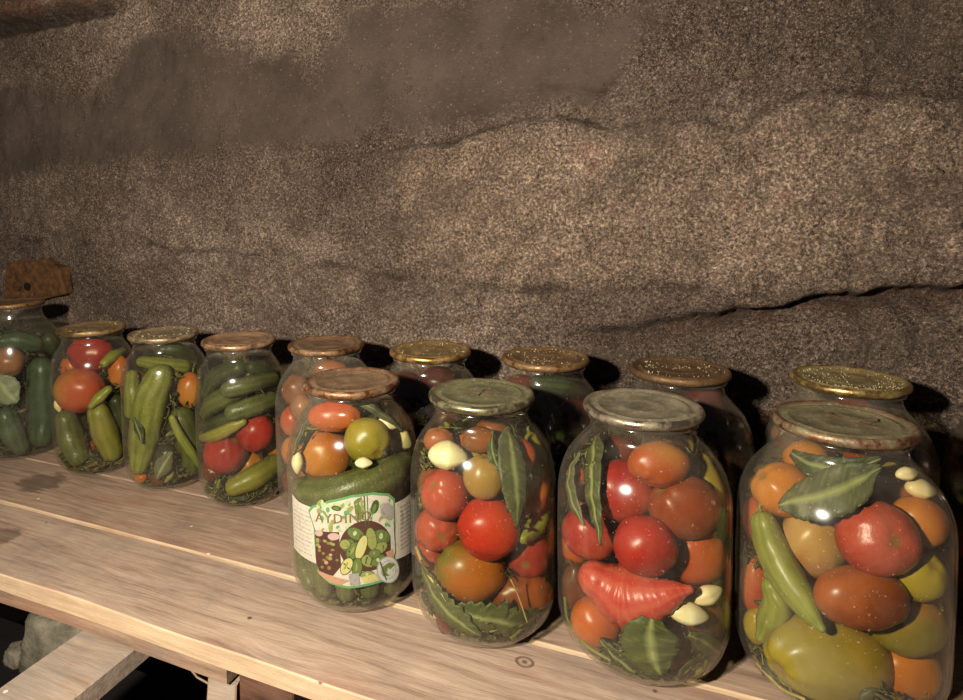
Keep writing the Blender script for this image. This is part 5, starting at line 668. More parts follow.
def in_poly(x, z, P):
    r = np.zeros(x.shape, bool); n = len(P)
    for i in range(n):
        ax, az = P[i]; bx, bz = P[(i + 1) % n]
        c = ((az > z) != (bz > z)) & (x < (bx - ax) * (z - az) / (bz - az + 1e-12) + ax); r ^= c
    return r
def build_wall():
    xs = np.arange(-2.6, 1.25, .0042); zs = np.arange(-.10, 1.3, .0042)
    X, Z = np.meshgrid(xs, zs)
    wx = X + .016 * fbm(X, Z, 12, 5, 5, .6); wz = Z + .018 * fbm(X, Z, 12, 5, 15, .6)
    H = .010 * fbm(X, Z, 2.5, 3, 1) + .007 * fbm(X, Z, 14, 4, 2, .6)
    rough = .0075 * fbm(X, Z, 60, 3, 3, .8)
    st = in_poly(wx + .01 * fbm(X, Z, 30, 3, 44), wz, D['stain']).astype(float)
    for _ in range(40):
        st[1:-1, 1:-1] = (st[1:-1, 1:-1] * 2 + st[:-2, 1:-1] + st[2:, 1:-1] + st[1:-1, :-2] + st[1:-1, 2:]) / 6
    H += rough * (1 - .8 * st)
    pa = in_poly(wx, wz, D['pale']).astype(float)
    for _ in range(30):
        pa[1:-1, 1:-1] = (pa[1:-1, 1:-1] * 2 + pa[:-2, 1:-1] + pa[2:, 1:-1] + pa[1:-1, :-2] + pa[1:-1, 2:]) / 6
    crack = np.zeros(X.shape); rust = np.zeros(X.shape)
    gate = lambda s: np.clip(.6 + 1.8 * vnoise(X, Z, 22, s), 0, 1)
    # layer joint: the layer below stands a little proud of the one above
    d, s = dist_path(wx, wz, D['crack1'])
    sd = d * s; H += np.clip((X + .5) / .1, 0, 1) * np.exp(-d / .05) * (.002 - .006 * np.tanh(sd / .005))
    w = .0060 * gate(61) + .0012
    c = np.exp(-(d / w) ** 2) * gate(62); H -= .012 * c; crack = np.maximum(crack, c)
    d, s = dist_path(wx, wz, D['crackv']); c = np.exp(-(d / .0032) ** 2) * gate(63); H -= .007 * c; crack = np.maximum(crack, c * .9)
    d, s = dist_path(wx, wz, D['crackd']); c = np.exp(-(d / .0032) ** 2) * gate(64); H -= .006 * c; crack = np.maximum(crack, c * .85)
    d, s = dist_path(wx, wz, D['crack2']); c = np.exp(-(d / (.0022 + .003 * gate(71))) ** 2) * gate(65); H -= .008 * c; crack = np.maximum(crack, c * .85)
    H += .0035 * np.exp(-d / .03) * (.5 - .5 * np.tanh(d * s / .004))
    # big ledge at the right: overhang above, rust-stained hollow below
    wx3 = X + .008 * fbm(X, Z, 30, 4, 25); wz3 = Z + .010 * fbm(X, Z, 30, 4, 35)
    d, s = dist_path(wx3, wz3, D['crack3']); ramp = np.clip((X + .20) / .30, 0, 1)
    sd = d * s; up = .5 + .5 * np.tanh(sd / .0045)
    H += ramp * (up * .024 * np.exp(-d / .05) - (1 - up) * .008 * np.exp(-((d - .010) / .012) ** 2))
    c = ramp * np.exp(-((sd + .009) / (.005 + .008 * gate(67))) ** 2) * (.5 + .5 * gate(66)); H -= .020 * c; crack = np.maximum(crack, c * .95)  # dark band below the overhang: its shadow is mixed into the wall colour
    rust = np.maximum(rust, ramp * np.exp(-((d * -s - .014) / .010) ** 2) * .45)
    H += ramp * .012 * np.clip((-sd - .018) / .02, 0, 1)
    # top left: a dark open joint under a rusty slab
    d, s = dist_path(wx3, wz3, D['cracktl'])
    H += .03 * (.5 + .5 * np.tanh(d * s / .004)) * np.clip((-.85 - X) / .1, 0, 1)
    c = (s < 0) * np.exp(-((d - .012) / .014) ** 2) * np.clip((-.92 - X) / .1, 0, 1); H -= .03 * c; crack = np.maximum(crack, c)
    rust = np.maximum(rust, (s > 0) * (X < -.85) * .9)
    # pock marks and stones
    rng = np.random.RandomState(8)
    for _ in range(420):
        px, pz, pr = rng.uniform(-1.6, .5), rng.uniform(.0, .9), rng.uniform(.002, .0055)
        i0, i1 = int((pz - .03 + .10) / .0042), int((pz + .03 + .10) / .0042) + 2; j0, j1 = int((px - .03 + 2.6) / .0042), int((px + .03 + 2.6) / .0042) + 2
        i0 = max(i0, 0)
        k = np.exp(-(((X[i0:i1, j0:j1] - px) ** 2 + (Z[i0:i1, j0:j1] - pz) ** 2) / pr ** 2))
        sgn = 1 if rng.rand() < .45 else -1
        H[i0:i1, j0:j1] += sgn * pr * .55 * k * (1 - .7 * st[i0:i1, j0:j1])
        if sgn < 0: crack[i0:i1, j0:j1] = np.maximum(crack[i0:i1, j0:j1], k * .5)
    H += -.006 + .012 * np.clip((.10 - Z) / .1, 0, 1) * 0
    Y = .874 - H
    nz, nx = X.shape
    idx = np.arange(nz * nx).reshape(nz, nx)
    F = np.stack([idx[:-1, :-1], idx[:-1, 1:], idx[1:, 1:], idx[1:, :-1]], -1).reshape(-1, 4)
    me = bpy.data.meshes.new('wall_back')
    me.vertices.add(nz * nx); me.vertices.foreach_set('co', np.stack([X, Y, Z], -1).astype(np.float32).ravel())
    me.loops.add(F.size); me.loops.foreach_set('vertex_index', F.astype(np.int32).ravel())
    me.polygons.add(len(F)); me.polygons.foreach_set('loop_start', np.arange(0, F.size, 4, dtype=np.int32))
    me.update(calc_edges=True); me.validate()
    me.polygons.foreach_set('use_smooth', [True] * len(F))
    for nm, A in (('stain', st), ('pale', pa), ('rust', rust), ('crack', crack)):
        a = me.attributes.new(nm, 'FLOAT', 'POINT'); a.data.foreach_set('value', A.astype(np.float32).ravel())
    me.materials.append(M_wall)
    o = bpy.data.objects.new('wall_back', me); COL.objects.link(o)
    tag(o, 'rough brown-grey concrete wall with cracked layers behind the jars', 'wall', kind='structure')
build_wall()

def slab(name, x0, x1, y0, y1, z0, z1, mats, label, cat, kind=None, jit=.0008, step=.02, parent=None, front=True, seed=0, round_=.0015, axis=0):
    """a board: rounded cross-section swept along x (axis 0), y (1) or z (2) with a hand-sawn unevenness"""
    if axis == 0: A0, A1, B0, B1, C0, C1 = x0, x1, y0, y1, z0, z1
    elif axis == 1: A0, A1, B0, B1, C0, C1 = y0, y1, x0, x1, z0, z1
    else: A0, A1, B0, B1, C0, C1 = z0, z1, x0, x1, y0, y1
    nB = max(2, int((B1 - B0) / .012)); r = round_
    sec = [(B0, C0 + r), (B0, (C0 + C1) / 2), (B0, C1 - r), (B0 + r * .7, C1 - r * .2)]
    sec += [(B0 + r + (B1 - B0 - 2 * r) * i / nB, C1) for i in range(nB + 1)]
    sec += [(B1, C1 - r), (B1, C0 + r)]
    sec += [(B1 - r - (B1 - B0 - 2 * r) * i / nB, C0) for i in range(nB + 1)]
    n = int((A1 - A0) / step) + 1; vs = []; m = len(sec)
    for i in range(n + 1):
        a = A0 + (A1 - A0) * i / n
        for b, c in sec:
            q = noise.noise_vector(Vector((a * 9, b * 30 + seed, c * 30))) * jit
            q2 = noise.noise(Vector((a * 2.5 + seed, 3, 1))) * jit * 1.5
            p = (a, b + q.x + q2, c + q.y * .6)
            vs.append(p if axis == 0 else ((p[1], p[0], p[2]) if axis == 1 else (p[1], p[2], p[0])))
    fs, mi = [], []
    for i in range(n):
        for k in range(m):
            l = (k + 1) % m
            fs.append((i * m + k, i * m + l, (i + 1) * m + l, (i + 1) * m + k)); mi.append(1 if (front and k < 3) else 0)
    fs.append(tuple(range(m))[::-1]); mi.append(0); fs.append(tuple(n * m + k for k in range(m))); mi.append(0)
    o = mesh_obj(name, vs, fs, mats, parent, False, mi); fix_normals(o)
    if label: tag(o, label, cat, kind=kind)
    return o

ZT = 0.0
slab('shelf_plank', -1.9, .75, .4466, .5655, -.0225, -.0012, [M_front, M_cut], 'front weathered plank of the shelf with a bright sawn edge', 'plank', jit=.0016)
slab('shelf_plank', -1.9, .75, .5688, .688, -.0215, 0, [M_rear, M_cut], 'middle weathered plank of the shelf, under the front row of jars', 'plank', jit=.001, seed=5)
slab('shelf_plank', -1.9, .75, .690, .862, -.0215, -.0002, [M_rear, M_rear], 'rear plank of the shelf running along the concrete wall', 'plank', jit=.0006, seed=9)
slab('shelf_batten', -1.9, -.398, .453, .51, -.043, -.0235, [M_under, M_under], 'brown batten nailed under the front plank of the shelf', 'batten', jit=.0016, seed=12)
slab('support_board', -.602, -.524, .12, .86, -.069, -.0455, [M_greyw, M_greyw], 'grey board reaching out from under the shelf at lower left', 'board', jit=.0014, seed=15, axis=1)
slab('shelf_post', -.392, -.328, .462, .52, -SZ + .001, -.0245, [M_darkw, M_darkw], 'dark brown wooden post holding up the shelf', 'post', jit=.002, seed=18, axis=2)
st_ = slab('split_stake', -.016, .016, -.012, .012, -.775, 0, [M_greyw, M_greyw], 'pale split stake leaning beside the dark post', 'stake', jit=.003, seed=21, axis=2)
st_.location = (-.410, .468, -.046); st_.rotation_euler = (0, .10, .25)
slab('concrete_block', -.322, -.20, .50, .66, -SZ + .001, -.03, [M_stone, M_stone], 'grey concrete block behind the dark post under the shelf', 'block', jit=.003, seed=24, axis=2, round_=.006)
slab('cross_rail', -1.2, -.41, .56, .66, -.31, -.275, [M_hollow_shade, M_hollow_shade], 'rail deep under the shelf, shade painted near black, carrying a lump of rubble', 'rail', jit=.002, seed=27)  # rail coloured near black in place of the shade down there

def rock(name, loc, sc, seed, mat, label, cat):
    bm = bmesh.new(); bmesh.ops.create_icosphere(bm, subdivisions=4, radius=1)
    for v in bm.verts:
        c = v.co.normalized()
        f = 1 + .28 * noise.noise(c * 1.3 + Vector((seed, 0, 0))) + .10 * noise.noise(c * 4 + Vector((0, seed, 0))) + .04 * noise.noise(c * 11)
        p = c * f
        for ax in range(3): p[ax] = max(-.78, min(.78, p[ax]))
        v.co = Vector((p.x * sc[0], p.y * sc[1], p.z * sc[2]))
    me = bpy.data.meshes.new(name); bm.to_mesh(me); bm.free(); me.materials.append(mat)
    o = bpy.data.objects.new(name, me); COL.objects.link(o); o.location = loc
    me.polygons.foreach_set('use_smooth', [True] * len(me.polygons))
    return tag(o, label, cat)
rock('rubble_lump', (-.82, .60, -.22), (.07, .05, .075), 3, M_stone, 'grey lump of rubble in the dark opening under the shelf', 'stone')
rock('rubble_stone', (-.93, .60, -.262), (.022, .02, .018), 8, M_stone, 'small pale stone at the far left of the dark opening', 'stone')

def tube_mesh(pts, rad, seg=8):
    vs, fs = [], []; up = Vector((.1, .2, 1)).normalized(); n = len(pts)
    P = [Vector(p) for p in pts]
    for i, p in enumerate(P):
        t = (P[min(i + 1, n - 1)] - P[max(i - 1, 0)]).normalized(); a = t.cross(up)
        if a.length < 1e-3: a = t.cross(Vector((1, 0, 0)))
        a.normalize(); b = t.cross(a)
        r = rad[i] if isinstance(rad, (list, tuple)) else rad
        for k in range(seg):
            th = TAU * k / seg; vs.append(p + a * math.cos(th) * r + b * math.sin(th) * r)
    for i in range(n - 1):
        for k in range(seg):
            l = (k + 1) % seg; fs.append((i * seg + k, i * seg + l, (i + 1) * seg + l, (i + 1) * seg + k))
    fs.append(tuple(range(seg))[::-1]); fs.append(tuple((n - 1) * seg + k for k in range(seg)))
    return vs, fs
vs, fs = tube_mesh([(-.50, .50, -.0436), (-.497, .497, -.075), (-.47, .49, -.083), (-.44, .485, -.082), (-.425, .482, -.080), (-.424, .482, -.105)], .0011)
o = mesh_obj('twig', vs, fs, M_under); fix_normals(o); tag(o, 'thin crooked twig dangling under the batten beside the grey board', 'twig')

# rusted iron plate on the wall, far left
P = [((x) * .979, .4096 + (z - .4096) * .979) for x, z in D['plate']]
y0, y1 = .852, .880
vs = [(x, y0 + .006 * (i % 2), z) for i, (x, z) in enumerate(P)] + [(x, y1, z) for x, z in P]; m = len(P)
fs = [tuple(range(m))] + [tuple(range(2 * m - 1, m - 1, -1))] + [(i, (i + 1) % m, (i + 1) % m + m, i + m) for i in range(m)]
pl = empty('iron_bracket', (0, 0, 0)); tag(pl, 'rusty iron bracket with a bolt fixed to the wall above the leftmost jar', 'bracket')
o = mesh_obj('plate', vs, fs, M_rust, pl, False); fix_normals(o)
bv = o.modifiers.new('b', 'BEVEL'); bv.width = .004; bv.segments = 2
vs, fs = lathe([(.0, .0), (.010, .0), (.010, .006), (.008, .009), (0, .010)], 6, False)
o = mesh_obj('bolt', [(-1.245 + x, y0 + .002 - z, .264 + y) for x, y, z in vs], fs, M_rust, pl, False); fix_normals(o)
M_dk = mat_simple('hole_shade', (10, 8, 7), (18, 14, 12), 30, 1, 0)  # flat black disc stands in for the shade inside the hole
vs, fs = lathe([(0, 0), (.008, 0), (.0085, .0015), (0, .002)], 12, False)
o = mesh_obj('bolt_hole', [(-1.218 + x, y0 + .0015 - z, .264 + y) for x, y, z in vs], fs, M_dk, pl); fix_normals(o)

# floor, recess under the shelf and room shell
def plane(name, pts, mat, label):
    n = 24; A, B, C_, D_ = [Vector(p) for p in pts]; vs, fs = [], []
    for i in range(n + 1):
        for j in range(n + 1):
            u, w = i / n, j / n; p = A.lerp(B, u).lerp(D_.lerp(C_, u), w)
            p = p + noise.noise_vector(p * 6) * .01; vs.append(p)
    for i in range(n):
        for j in range(n):
            k = i * (n + 1) + j; fs.append((k, k + 1, k + n + 2, k + n + 1))
    return tag(mesh_obj(name, vs, fs, mat), label, name.split('_')[0], kind='structure')
plane('floor', [(-3, -2, -SZ), (1.6, -2, -SZ), (1.6, 2.2, -SZ), (-3, 2.2, -SZ)], M_hollow_shade, 'earth floor under the shelf, its shade painted near black')
plane('wall_recess', [(-3, 2.2, -SZ), (1.6, 2.2, -SZ), (1.6, 2.2, .1), (-3, 2.2, .1)], M_hollow_shade, 'back of the hollow under the shelf, its shade painted near black')
plane('ceiling_recess', [(-3, .88, -.099), (1.6, .88, -.099), (1.6, 2.2, -.099), (-3, 2.2, -.099)], M_hollow_shade, 'underside of the wall over the hollow, its shade painted near black')

# ------------------------------------------------------------------ jars
PROF = [(0.0, .050), (0.004, .058), (.018, .0715), (.035, .0765), (.10, .077), (.148, .0765), (.164, .0738), (.178, .0680), (.190, .0590), (.198, .0510), (.204, .0465), (.22, .0455), (.228, .0455)]
PZ = [p[0] for p in PROF]; PRr = [p[1] * .964 for p in PROF]
def body_r(z, rs, hs):
    zz = z / hs; r = float(np.interp(zz, PZ, PRr))
    return r * rs if zz < .165 else r * (rs + (1 - rs) * min(1, max(0, (zz - .165) / .035)))
def smooth_prof(rs, hs):
    out = []
    zs = [0, .0015, .004, .008, .012, .018, .025, .035, .05, .075, .1, .125, .15, .160, .170, .178, .185, .191, .196, .200, .203, .206, .209]
    raw = [(z, body_r(z * hs, rs, hs)) for z in np.linspace(0, .209, 210)]
    rr = np.array([r for z, r in raw]); k = np.array([1, 2, 3, 2, 1.]); k /= k.sum()
    sm = rr.copy()
    for _ in range(4):
        pad = np.concatenate([[sm[0]] * 2, sm, [sm[-1]] * 2]); sm = np.convolve(pad, k, 'valid')
    sm[:4] = rr[:4]
    for z in zs: out.append((float(np.interp(z, np.linspace(0, .209, 210), sm)), z * hs))
    return out
JAR = {
 'J1': ('nearest large jar, greenish lid with rust rim and a curved scratch', 'f', 1, 'amber', ((104, 96, 70), (120, 70, 52), .35, (186, 132, 96))),
 'J2': ('second jar from the right in the front row, dull silver lid, burst tomato inside', 'f', 1, 'amber', ((112, 104, 84), (128, 74, 50), .2, (190, 172, 140))),
 'J3': ('third jar from the right in the front row, grey-green lid with a starry scratch', 'f', 0, 'green', ((100, 96, 68), (110, 84, 50), .1, (176, 164, 120))),
 'J4': ('jar with a torn-edged printed paper label, leftmost of the front row', 'f', 1, 'green', ((116, 90, 66), (110, 66, 42), .4, (176, 120, 76))),
 'J5': ('jar of stacked cucumbers over two red tomatoes, left end of the back row', 'b', 0, 'green', ((138, 108, 80), (140, 84, 56), .45, (206, 160, 112))),
 'J6': ('third jar from the left, big lime cucumber and an orange tomato at right', 'b', 0, 'green', ((124, 108, 82), (112, 80, 50), .25, (206, 176, 128))),
 'J7': ('second jar from the left, golden lid over a bright red tomato', 'b', 0, 'amber', ((118, 96, 62), (120, 80, 40), .25, (222, 182, 110))),
 'J8': ('tall leftmost jar beneath the iron bracket, dark cucumbers inside', 'b', 0, 'teal', ((92, 72, 50), (100, 62, 36), .45, (204, 144, 74))),
 'B1': ('jar of orange tomatoes directly behind the labelled jar, brown lid', 'b', 2, 'amber', ((116, 88, 62), (112, 70, 44), .45, (172, 120, 74))),
 'B2': ('jar by the wall with a brassy lid and dark red contents, after the labelled one', 'b', 0, 'rose', ((118, 96, 58), (112, 78, 40), .35, (212, 160, 84))),
 'B3': ('jar by the wall with a gritty rust-flecked lid between third and second jars', 'b', 0, 'rose', ((104, 78, 50), (98, 58, 32), .5, (206, 158, 96))),
 'B4': ('jar by the wall with the rustiest brown lid, between the two nearest jars', 'b', 1, 'rose', ((98, 74, 46), (100, 68, 38), .8, (176, 128, 76))),
 'B5': ('jar by the wall with a gold lid covered in grit, behind the nearest', 'b', 2, 'amber', ((122, 106, 68), (116, 84, 44), .15, (222, 184, 108))),
 'B6': ('jar cut by the right edge of the photo, behind the nearest', 'b', 1, 'rose', ((112, 96, 66), (112, 74, 44), .3, (196, 150, 92))),
}
for ji, (jn, (lab, row, gl, br, lc)) in enumerate(JAR.items()):
    x, y, rs, hs = D['jars'][jn]
    z0 = 0.0016
    root = empty('glass_jar', (x, y, z0)); tag(root, lab, 'jar', 'front row of preserve jars' if row == 'f' else 'back row of preserve jars')
    root.rotation_euler = (0, 0, ji * 1.3)
    sp = smooth_prof(rs, hs); ztop = .209 * hs
    H = .2278 * hs
    out = [(r, z) for r, z in sp] + [(.0442, ztop + .002), (.0442, H - .0145), (.0470, H - .0125), (.0470, H - .0105), (.0442, H - .009), (.0442, H - .0035)]
    inn = [(max(.001, r - .0014), z if z > .006 else .006) for r, z in sp[3:]] + [(.0412, ztop + .002), (.0412, H - .0035)]
    # outer skin from centre of the base up, over the lip, and down the inside
    prof = [(.0005, .003), (.030, .003), (.040, .0012)] + out
    prof2 = inn[::-1] + [(.0005, .007)]
    vs, fs = lathe(prof + prof2, 88, False)
    no = (len(prof) - 1) * 88 + 88
    o = mesh_obj('glass_body', vs, fs, [M_glass[gl], M_inner], root, True, [0 if i < no else 1 for i in range(len(fs))])
    fix_normals(o)
    # brine fills the jar to just under the neck
    zl = .203 * hs if row == 'f' or jn in ('J5', 'J6', 'J7') else .199 * hs
    bp = [(.0005, .0078)] + [(max(.001, r - .0018), max(z, .0078)) for r, z in sp[3:] if z < zl - .001] + [(body_r(zl, rs, hs) - .0020, zl), (.0005, zl)]
    vs, fs = lathe(bp, 72, False); o = mesh_obj('brine', vs, fs, M_brine[br], root); fix_normals(o)
    # lid: pressed metal cap with rolled rim and two raised rings
    R_ = .0513
    lp = [(.0005, H - .0022), (R_ * .30, H - .0022), (R_ * .34, H - .0017), (R_ * .38, H - .0022), (R_ * .70, H - .0022), (R_ * .73, H - .0014), (R_ * .76, H - .0014), (R_ * .80, H - .0026), (R_ * .86, H - .0024),
          (R_ * .90, H - .0010), (R_ * .935, H - .0002), (R_ * .965, H - .0004), (R_ * .99, H - .0020), (R_, H - .0042), (R_ * .992, H - .0060), (R_ * .965, H - .0072), (R_ * .945, H - .0086), (R_ * .925, H - .0086), (R_ * .925, H - .0036), (.0005, H - .0036)]
    vs, fs = lathe(lp, 88, False)
    rnd = random.Random(ji); ph = rnd.random() * 9
    vs = [(a, b, c + .0008 * noise.noise(Vector((a * 40 + ph, b * 40, 0)))) for a, b, c in vs]
    top, rust, ry, gold = lc
    top, rust, gold = tuple(q * .95 for q in top), tuple(q * k for q, k in zip(rust, (.78, .84, .92))), tuple(q * k for q, k in zip(gold, (.74, .74, .78)))
    o = mesh_obj('lid', vs, fs, mat_lid('lid_metal_' + jn.lower(), top, rust, ry, gold, ji * 3.7), root); fix_normals(o)
    at = o.data.attributes.new('rim', 'FLOAT', 'POINT')
    at.data.foreach_set('value', [min(1., max(0., (math.hypot(a, b) - R_ * .86) / (R_ * .06))) for a, b, c in vs])
    if jn == 'J8': root.rotation_euler = (0, math.radians(-1.5), 0)
    if jn == 'J3':
        for k, (a, b, ln) in enumerate([(.2, 0, .03), (1.4, .1, .028), (2.5, .0, .022)]):
            a -= ji * 1.3
            pts = [(math.cos(a) * t, math.sin(a) * t + .004 * math.sin(t * 90), H - .0019) for t in np.linspace(-ln / 2, ln / 2, 9)]
            vs, fs = tube_mesh(pts, .0006, 6); o = mesh_obj('scratch', vs, fs, M_darkw, root); fix_normals(o)
    if jn == 'J1':
        c_, s_ = math.cos(-ji * 1.3), math.sin(-ji * 1.3)
        for ctrl in ([(-.004, .018), (-.002, .008), (.006, .001), (.018, .000), (.026, .006), (.027, .012)], [(.012, .0005), (.018, -.010), (.024, -.014)], [(-.012, .006), (-.006, .012), (-.002, .010)]):
            vs, fs = tube_mesh([(a * c_ - b * s_, a * s_ + b * c_, H - .0019) for a, b in ctrl], .0007, 6); o = mesh_obj('scratch', vs, fs, M_darkw, root); fix_normals(o)
    if jn in ('B5', 'B4', 'B3', 'B2', 'J6', 'J7'):
        rnd = random.Random(ji + 50); vs, fs = [], []
        for _ in range({'B5': 420, 'B4': 260, 'B3': 200, 'B2': 120, 'J6': 150, 'J7': 90}[jn]):
            a, r = rnd.random() * TAU, R_ * .88 * math.sqrt(rnd.random()); s = rnd.uniform(.0004, .0010)
            if noise.noise(Vector((r * math.cos(a) * 45, r * math.sin(a) * 45, ji))) < -.12: continue
            cx, cy, cz = x + r * math.cos(a), y + r * math.sin(a), z0 + H - .0026 + (.0012 if r > R_ * .66 and r < R_ * .78 else 0) + s * .5
            b0 = len(vs)
            for q in ((1, 0, -.6), (-.5, .9, -.6), (-.5, -.9, -.6), (.2, .1, 1)): vs.append((cx + q[0] * s, cy + q[1] * s, cz + q[2] * s))
            fs += [(b0, b0 + 2, b0 + 1), (b0, b0 + 1, b0 + 3), (b0 + 1, b0 + 2, b0 + 3), (b0 + 2, b0, b0 + 3)]
        nm = {'B5': 'gold lid behind the nearest jar', 'B4': 'rustiest brown lid', 'B3': 'rust-flecked lid by the wall', 'B2': 'brassy lid by the wall', 'J6': 'lid of the third jar from the left', 'J7': 'golden lid of the second jar from the left'}[jn]
        o = mesh_obj('sand_grains', vs, fs, M_sand, None, False); tag(o, 'coarse sand grains scattered on the ' + nm, 'sand', kind='stuff')
    if jn == 'J4': LABEL_ROOT, LRS = root, (rs, hs)

# ------------------------------------------------------------------ paper label on the front jar
def lm(cu, cv):
    u = -3.2 + (cu - 178) * .2; d = cu - 390
    return u / 1000, (150.6 - .2 * cv - (1.8e-4 if d > 0 else 7e-5) * d * d) / 1000
def wrap(u, v, off):
    r = body_r(v, *LRS) + off; th = u / .0742
    return (r * math.sin(th), -r * math.cos(th), v)
LV, LF_, LMI, LMATS = [], [], [], []
def lcol(name, c, rough=.6):
    n = NT('label_' + name); v = n.coord()
    cc = n.mix(n.step(n.noise(v, 240, 4, .7), .55, .7), lin(c), lin(tuple(min(255, int(q * .82)) for q in c)))
    m = n.done(n.pbr(cc, rough, 0, n.bump(n.noise(v, 60, 3, .6), .15, .001), .3)); LMATS.append(m); return len(LMATS) - 1
L_paper = lcol('paper', (176, 168, 150)); L_green = lcol('green', (84, 130, 78)); L_dgreen = lcol('dark_green', (54, 74, 38)); L_mid = lcol('leaf_green', (90, 102, 52))
L_lime = lcol('lime', (122, 126, 68)); L_brown = lcol('bowl_brown', (72, 44, 34)); L_tan = lcol('tan', (158, 122, 94)); L_text = lcol('gold_text', (120, 90, 60))
L_grey = lcol('grey_print', (136, 130, 122)); L_olive = lcol('olive_fruit', (112, 98, 52)); L_seal = lcol('seal', (166, 168, 154)); L_yel = lcol('pale_yellow', (168, 160, 98))
L_pale = lcol('pale_green', (154, 166, 124)); L_pink = lcol('pale_pink', (164, 138, 128))
def lpoly(pts, mi, off, flat=False):
    """fill a polygon given in label design units, as a small grid so that it follows the glass"""
    q = [lm(*p) for p in pts] if not flat else pts
    bm = bmesh.new(); vv = [bm.verts.new((u, v, 0)) for u, v in q]
    try: bm.faces.new(vv)
    except ValueError: bm.free(); return
    bmesh.ops.triangulate(bm, faces=bm.faces)
    for _ in range(6):
        e = [e for e in bm.edges if abs(e.verts[0].co.x - e.verts[1].co.x) > .006]
        if not e: break
        bmesh.ops.subdivide_edges(bm, edges=e, cuts=1); bmesh.ops.triangulate(bm, faces=bm.faces)
    b0 = len(LV); bm.verts.index_update()
    for v in bm.verts: LV.append(wrap(v.co.x, v.co.y, off))
    for f in bm.faces: LF_.append([b0 + v.index for v in f.verts]); LMI.append(mi)
    bm.free()
def circ(x, y, rx, ry, rot=0, n=18):
    c, s = math.cos(rot), math.sin(rot)
    return [(x + rx * math.cos(a) * c - ry * math.sin(a) * s, y + rx * math.cos(a) * s + ry * math.sin(a) * c) for a in (TAU * i / n for i in range(n))]
E_ = 3e-5
lpoly([(-.0440, .1200), (-.030, .1170), (-.006, .1165), (-.006, .0600), (-.030, .0620), (-.0440, .0640)], L_paper, 4 * E_, True)
lpoly([(.078, .1165), (.094, .1165), (.110, .118), (.110, .056), (.094, .0575), (.078, .0590)], L_paper, 4 * E_, True)
rnd = random.Random(4)
for k in range(11):                                        # unreadable small print on the side panels
    v0 = .1105 - k * .0043
    u = -.041
    while u < -.013:
        w = rnd.uniform(.0015, .006); lpoly([(u, v0), (min(u + w, -.011), v0), (min(u + w, -.011), v0 - .0010), (u, v0 - .0010)], L_grey if k % 3 else L_pink, 6 * E_, True); u += w + .0012
    u = .089
    while u < .107:
        w = rnd.uniform(.0015, .005); lpoly([(u, v0), (u + w, v0), (u + w, v0 - .0016), (u, v0 - .0016)], L_grey, 6 * E_, True); u += w + .001
main = [(122, 165), (150, 140), (250, 112), (370, 88), (480, 78), (570, 82), (606, 105), (606, 250), (600, 350), (604, 470), (560, 520), (440, 548), (340, 556), (240, 530), (178, 482), (160, 400), (156, 250)]
lpoly(main, L_green, 8 * E_)
inner = [(365 + (a - 365) * .955, 325 + (b - 325) * .945) for a, b in main]
lpoly(inner, L_paper, 10 * E_)
rnd = random.Random(11)
for k in range(80):                                        # soft foliage background of the print
    cx, cy = rnd.uniform(170, 580), rnd.uniform(120, 260)
    lpoly(circ(cx, cy, rnd.uniform(8, 26), rnd.uniform(5, 13), rnd.uniform(0, 3), 10), rnd.choice([L_pale, L_pale, L_lime, L_pale, L_green]), (12 + k * .08) * E_)
lpoly(circ(150 + 45, 165, 16, 14), L_lime, 19 * E_)
lpoly([(380, 120), (400, 105), (420, 100), (428, 150), (430, 205), (405, 212), (385, 180)], L_mid, 19 * E_)          # cucumber
lpoly([(412, 115), (422, 108), (428, 160), (418, 175)], L_lime, 20 * E_)
lpoly(circ(488, 150, 20, 36, .35), L_dgreen, 19 * E_); lpoly(circ(484, 158, 9, 24, .35), L_mid, 20 * E_)
lpoly([(515, 140), (560, 128), (598, 150), (596, 205), (560, 216), (520, 196)], L_grey, 19 * E_)
lpoly(circ(290, 150, 26, 13, .2), L_dgreen, 19 * E_); lpoly(circ(290, 150, 16, 7, .2), L_mid, 20 * E_)
lpoly([(430, 95), (436, 95), (440, 250), (434, 250)], L_dgreen, 20 * E_); lpoly([(446, 95), (450, 95), (454, 240), (450, 240)], L_dgreen, 20 * E_)
lpoly(circ(440, 345, 140, 128, 0, 36), L_brown, 20 * E_)                                                       # bowl
for k, (cx, cy, rx, ry, ro, c_) in enumerate([(385, 280, 44, 26, .5, L_mid), (345, 335, 34, 28, -.3, L_mid), (370, 365, 30, 44, .5, L_mid), (520, 300, 46, 34, .2, L_mid), (505, 360, 50, 26, -.5, L_lime), (465, 310, 26, 56, -.15, L_lime),
        (412, 350, 24, 62, .35, L_yel), (330, 330, 26, 24, 0, L_lime), (450, 420, 40, 30, .3, L_lime), (500, 420, 42, 22, -.5, L_mid), (388, 450, 24, 46, .1, L_mid), (335, 440, 26, 44, .5, L_yel), (440, 490, 34, 18, 0, L_lime), (480, 385, 30, 20, 0, L_mid)]):
    lpoly(circ(cx, cy, rx + 4, ry + 4, ro), L_dgreen, (21 + k * .9) * E_); lpoly(circ(cx, cy, rx, ry, ro), c_, (21.5 + k * .9) * E_)
    lpoly(circ(cx - 3, cy - 3, rx * .22, ry * .5, ro, 8), L_lime if k % 3 else L_pale, (22 + k * .9) * E_)
lpoly([(165, 262), (300, 268), (306, 440), (262, 490), (185, 470), (166, 430)], L_brown, 20 * E_)                 # jar of olives
for k in range(34):
    cx, cy = rnd.uniform(175, 292), rnd.uniform(295, 450)
    lpoly(circ(cx, cy, rnd.uniform(7, 13), rnd.uniform(6, 11), 0, 8), rnd.choice([L_olive, L_lime, L_olive, L_tan, L_brown]), (21 + k * .2) * E_)
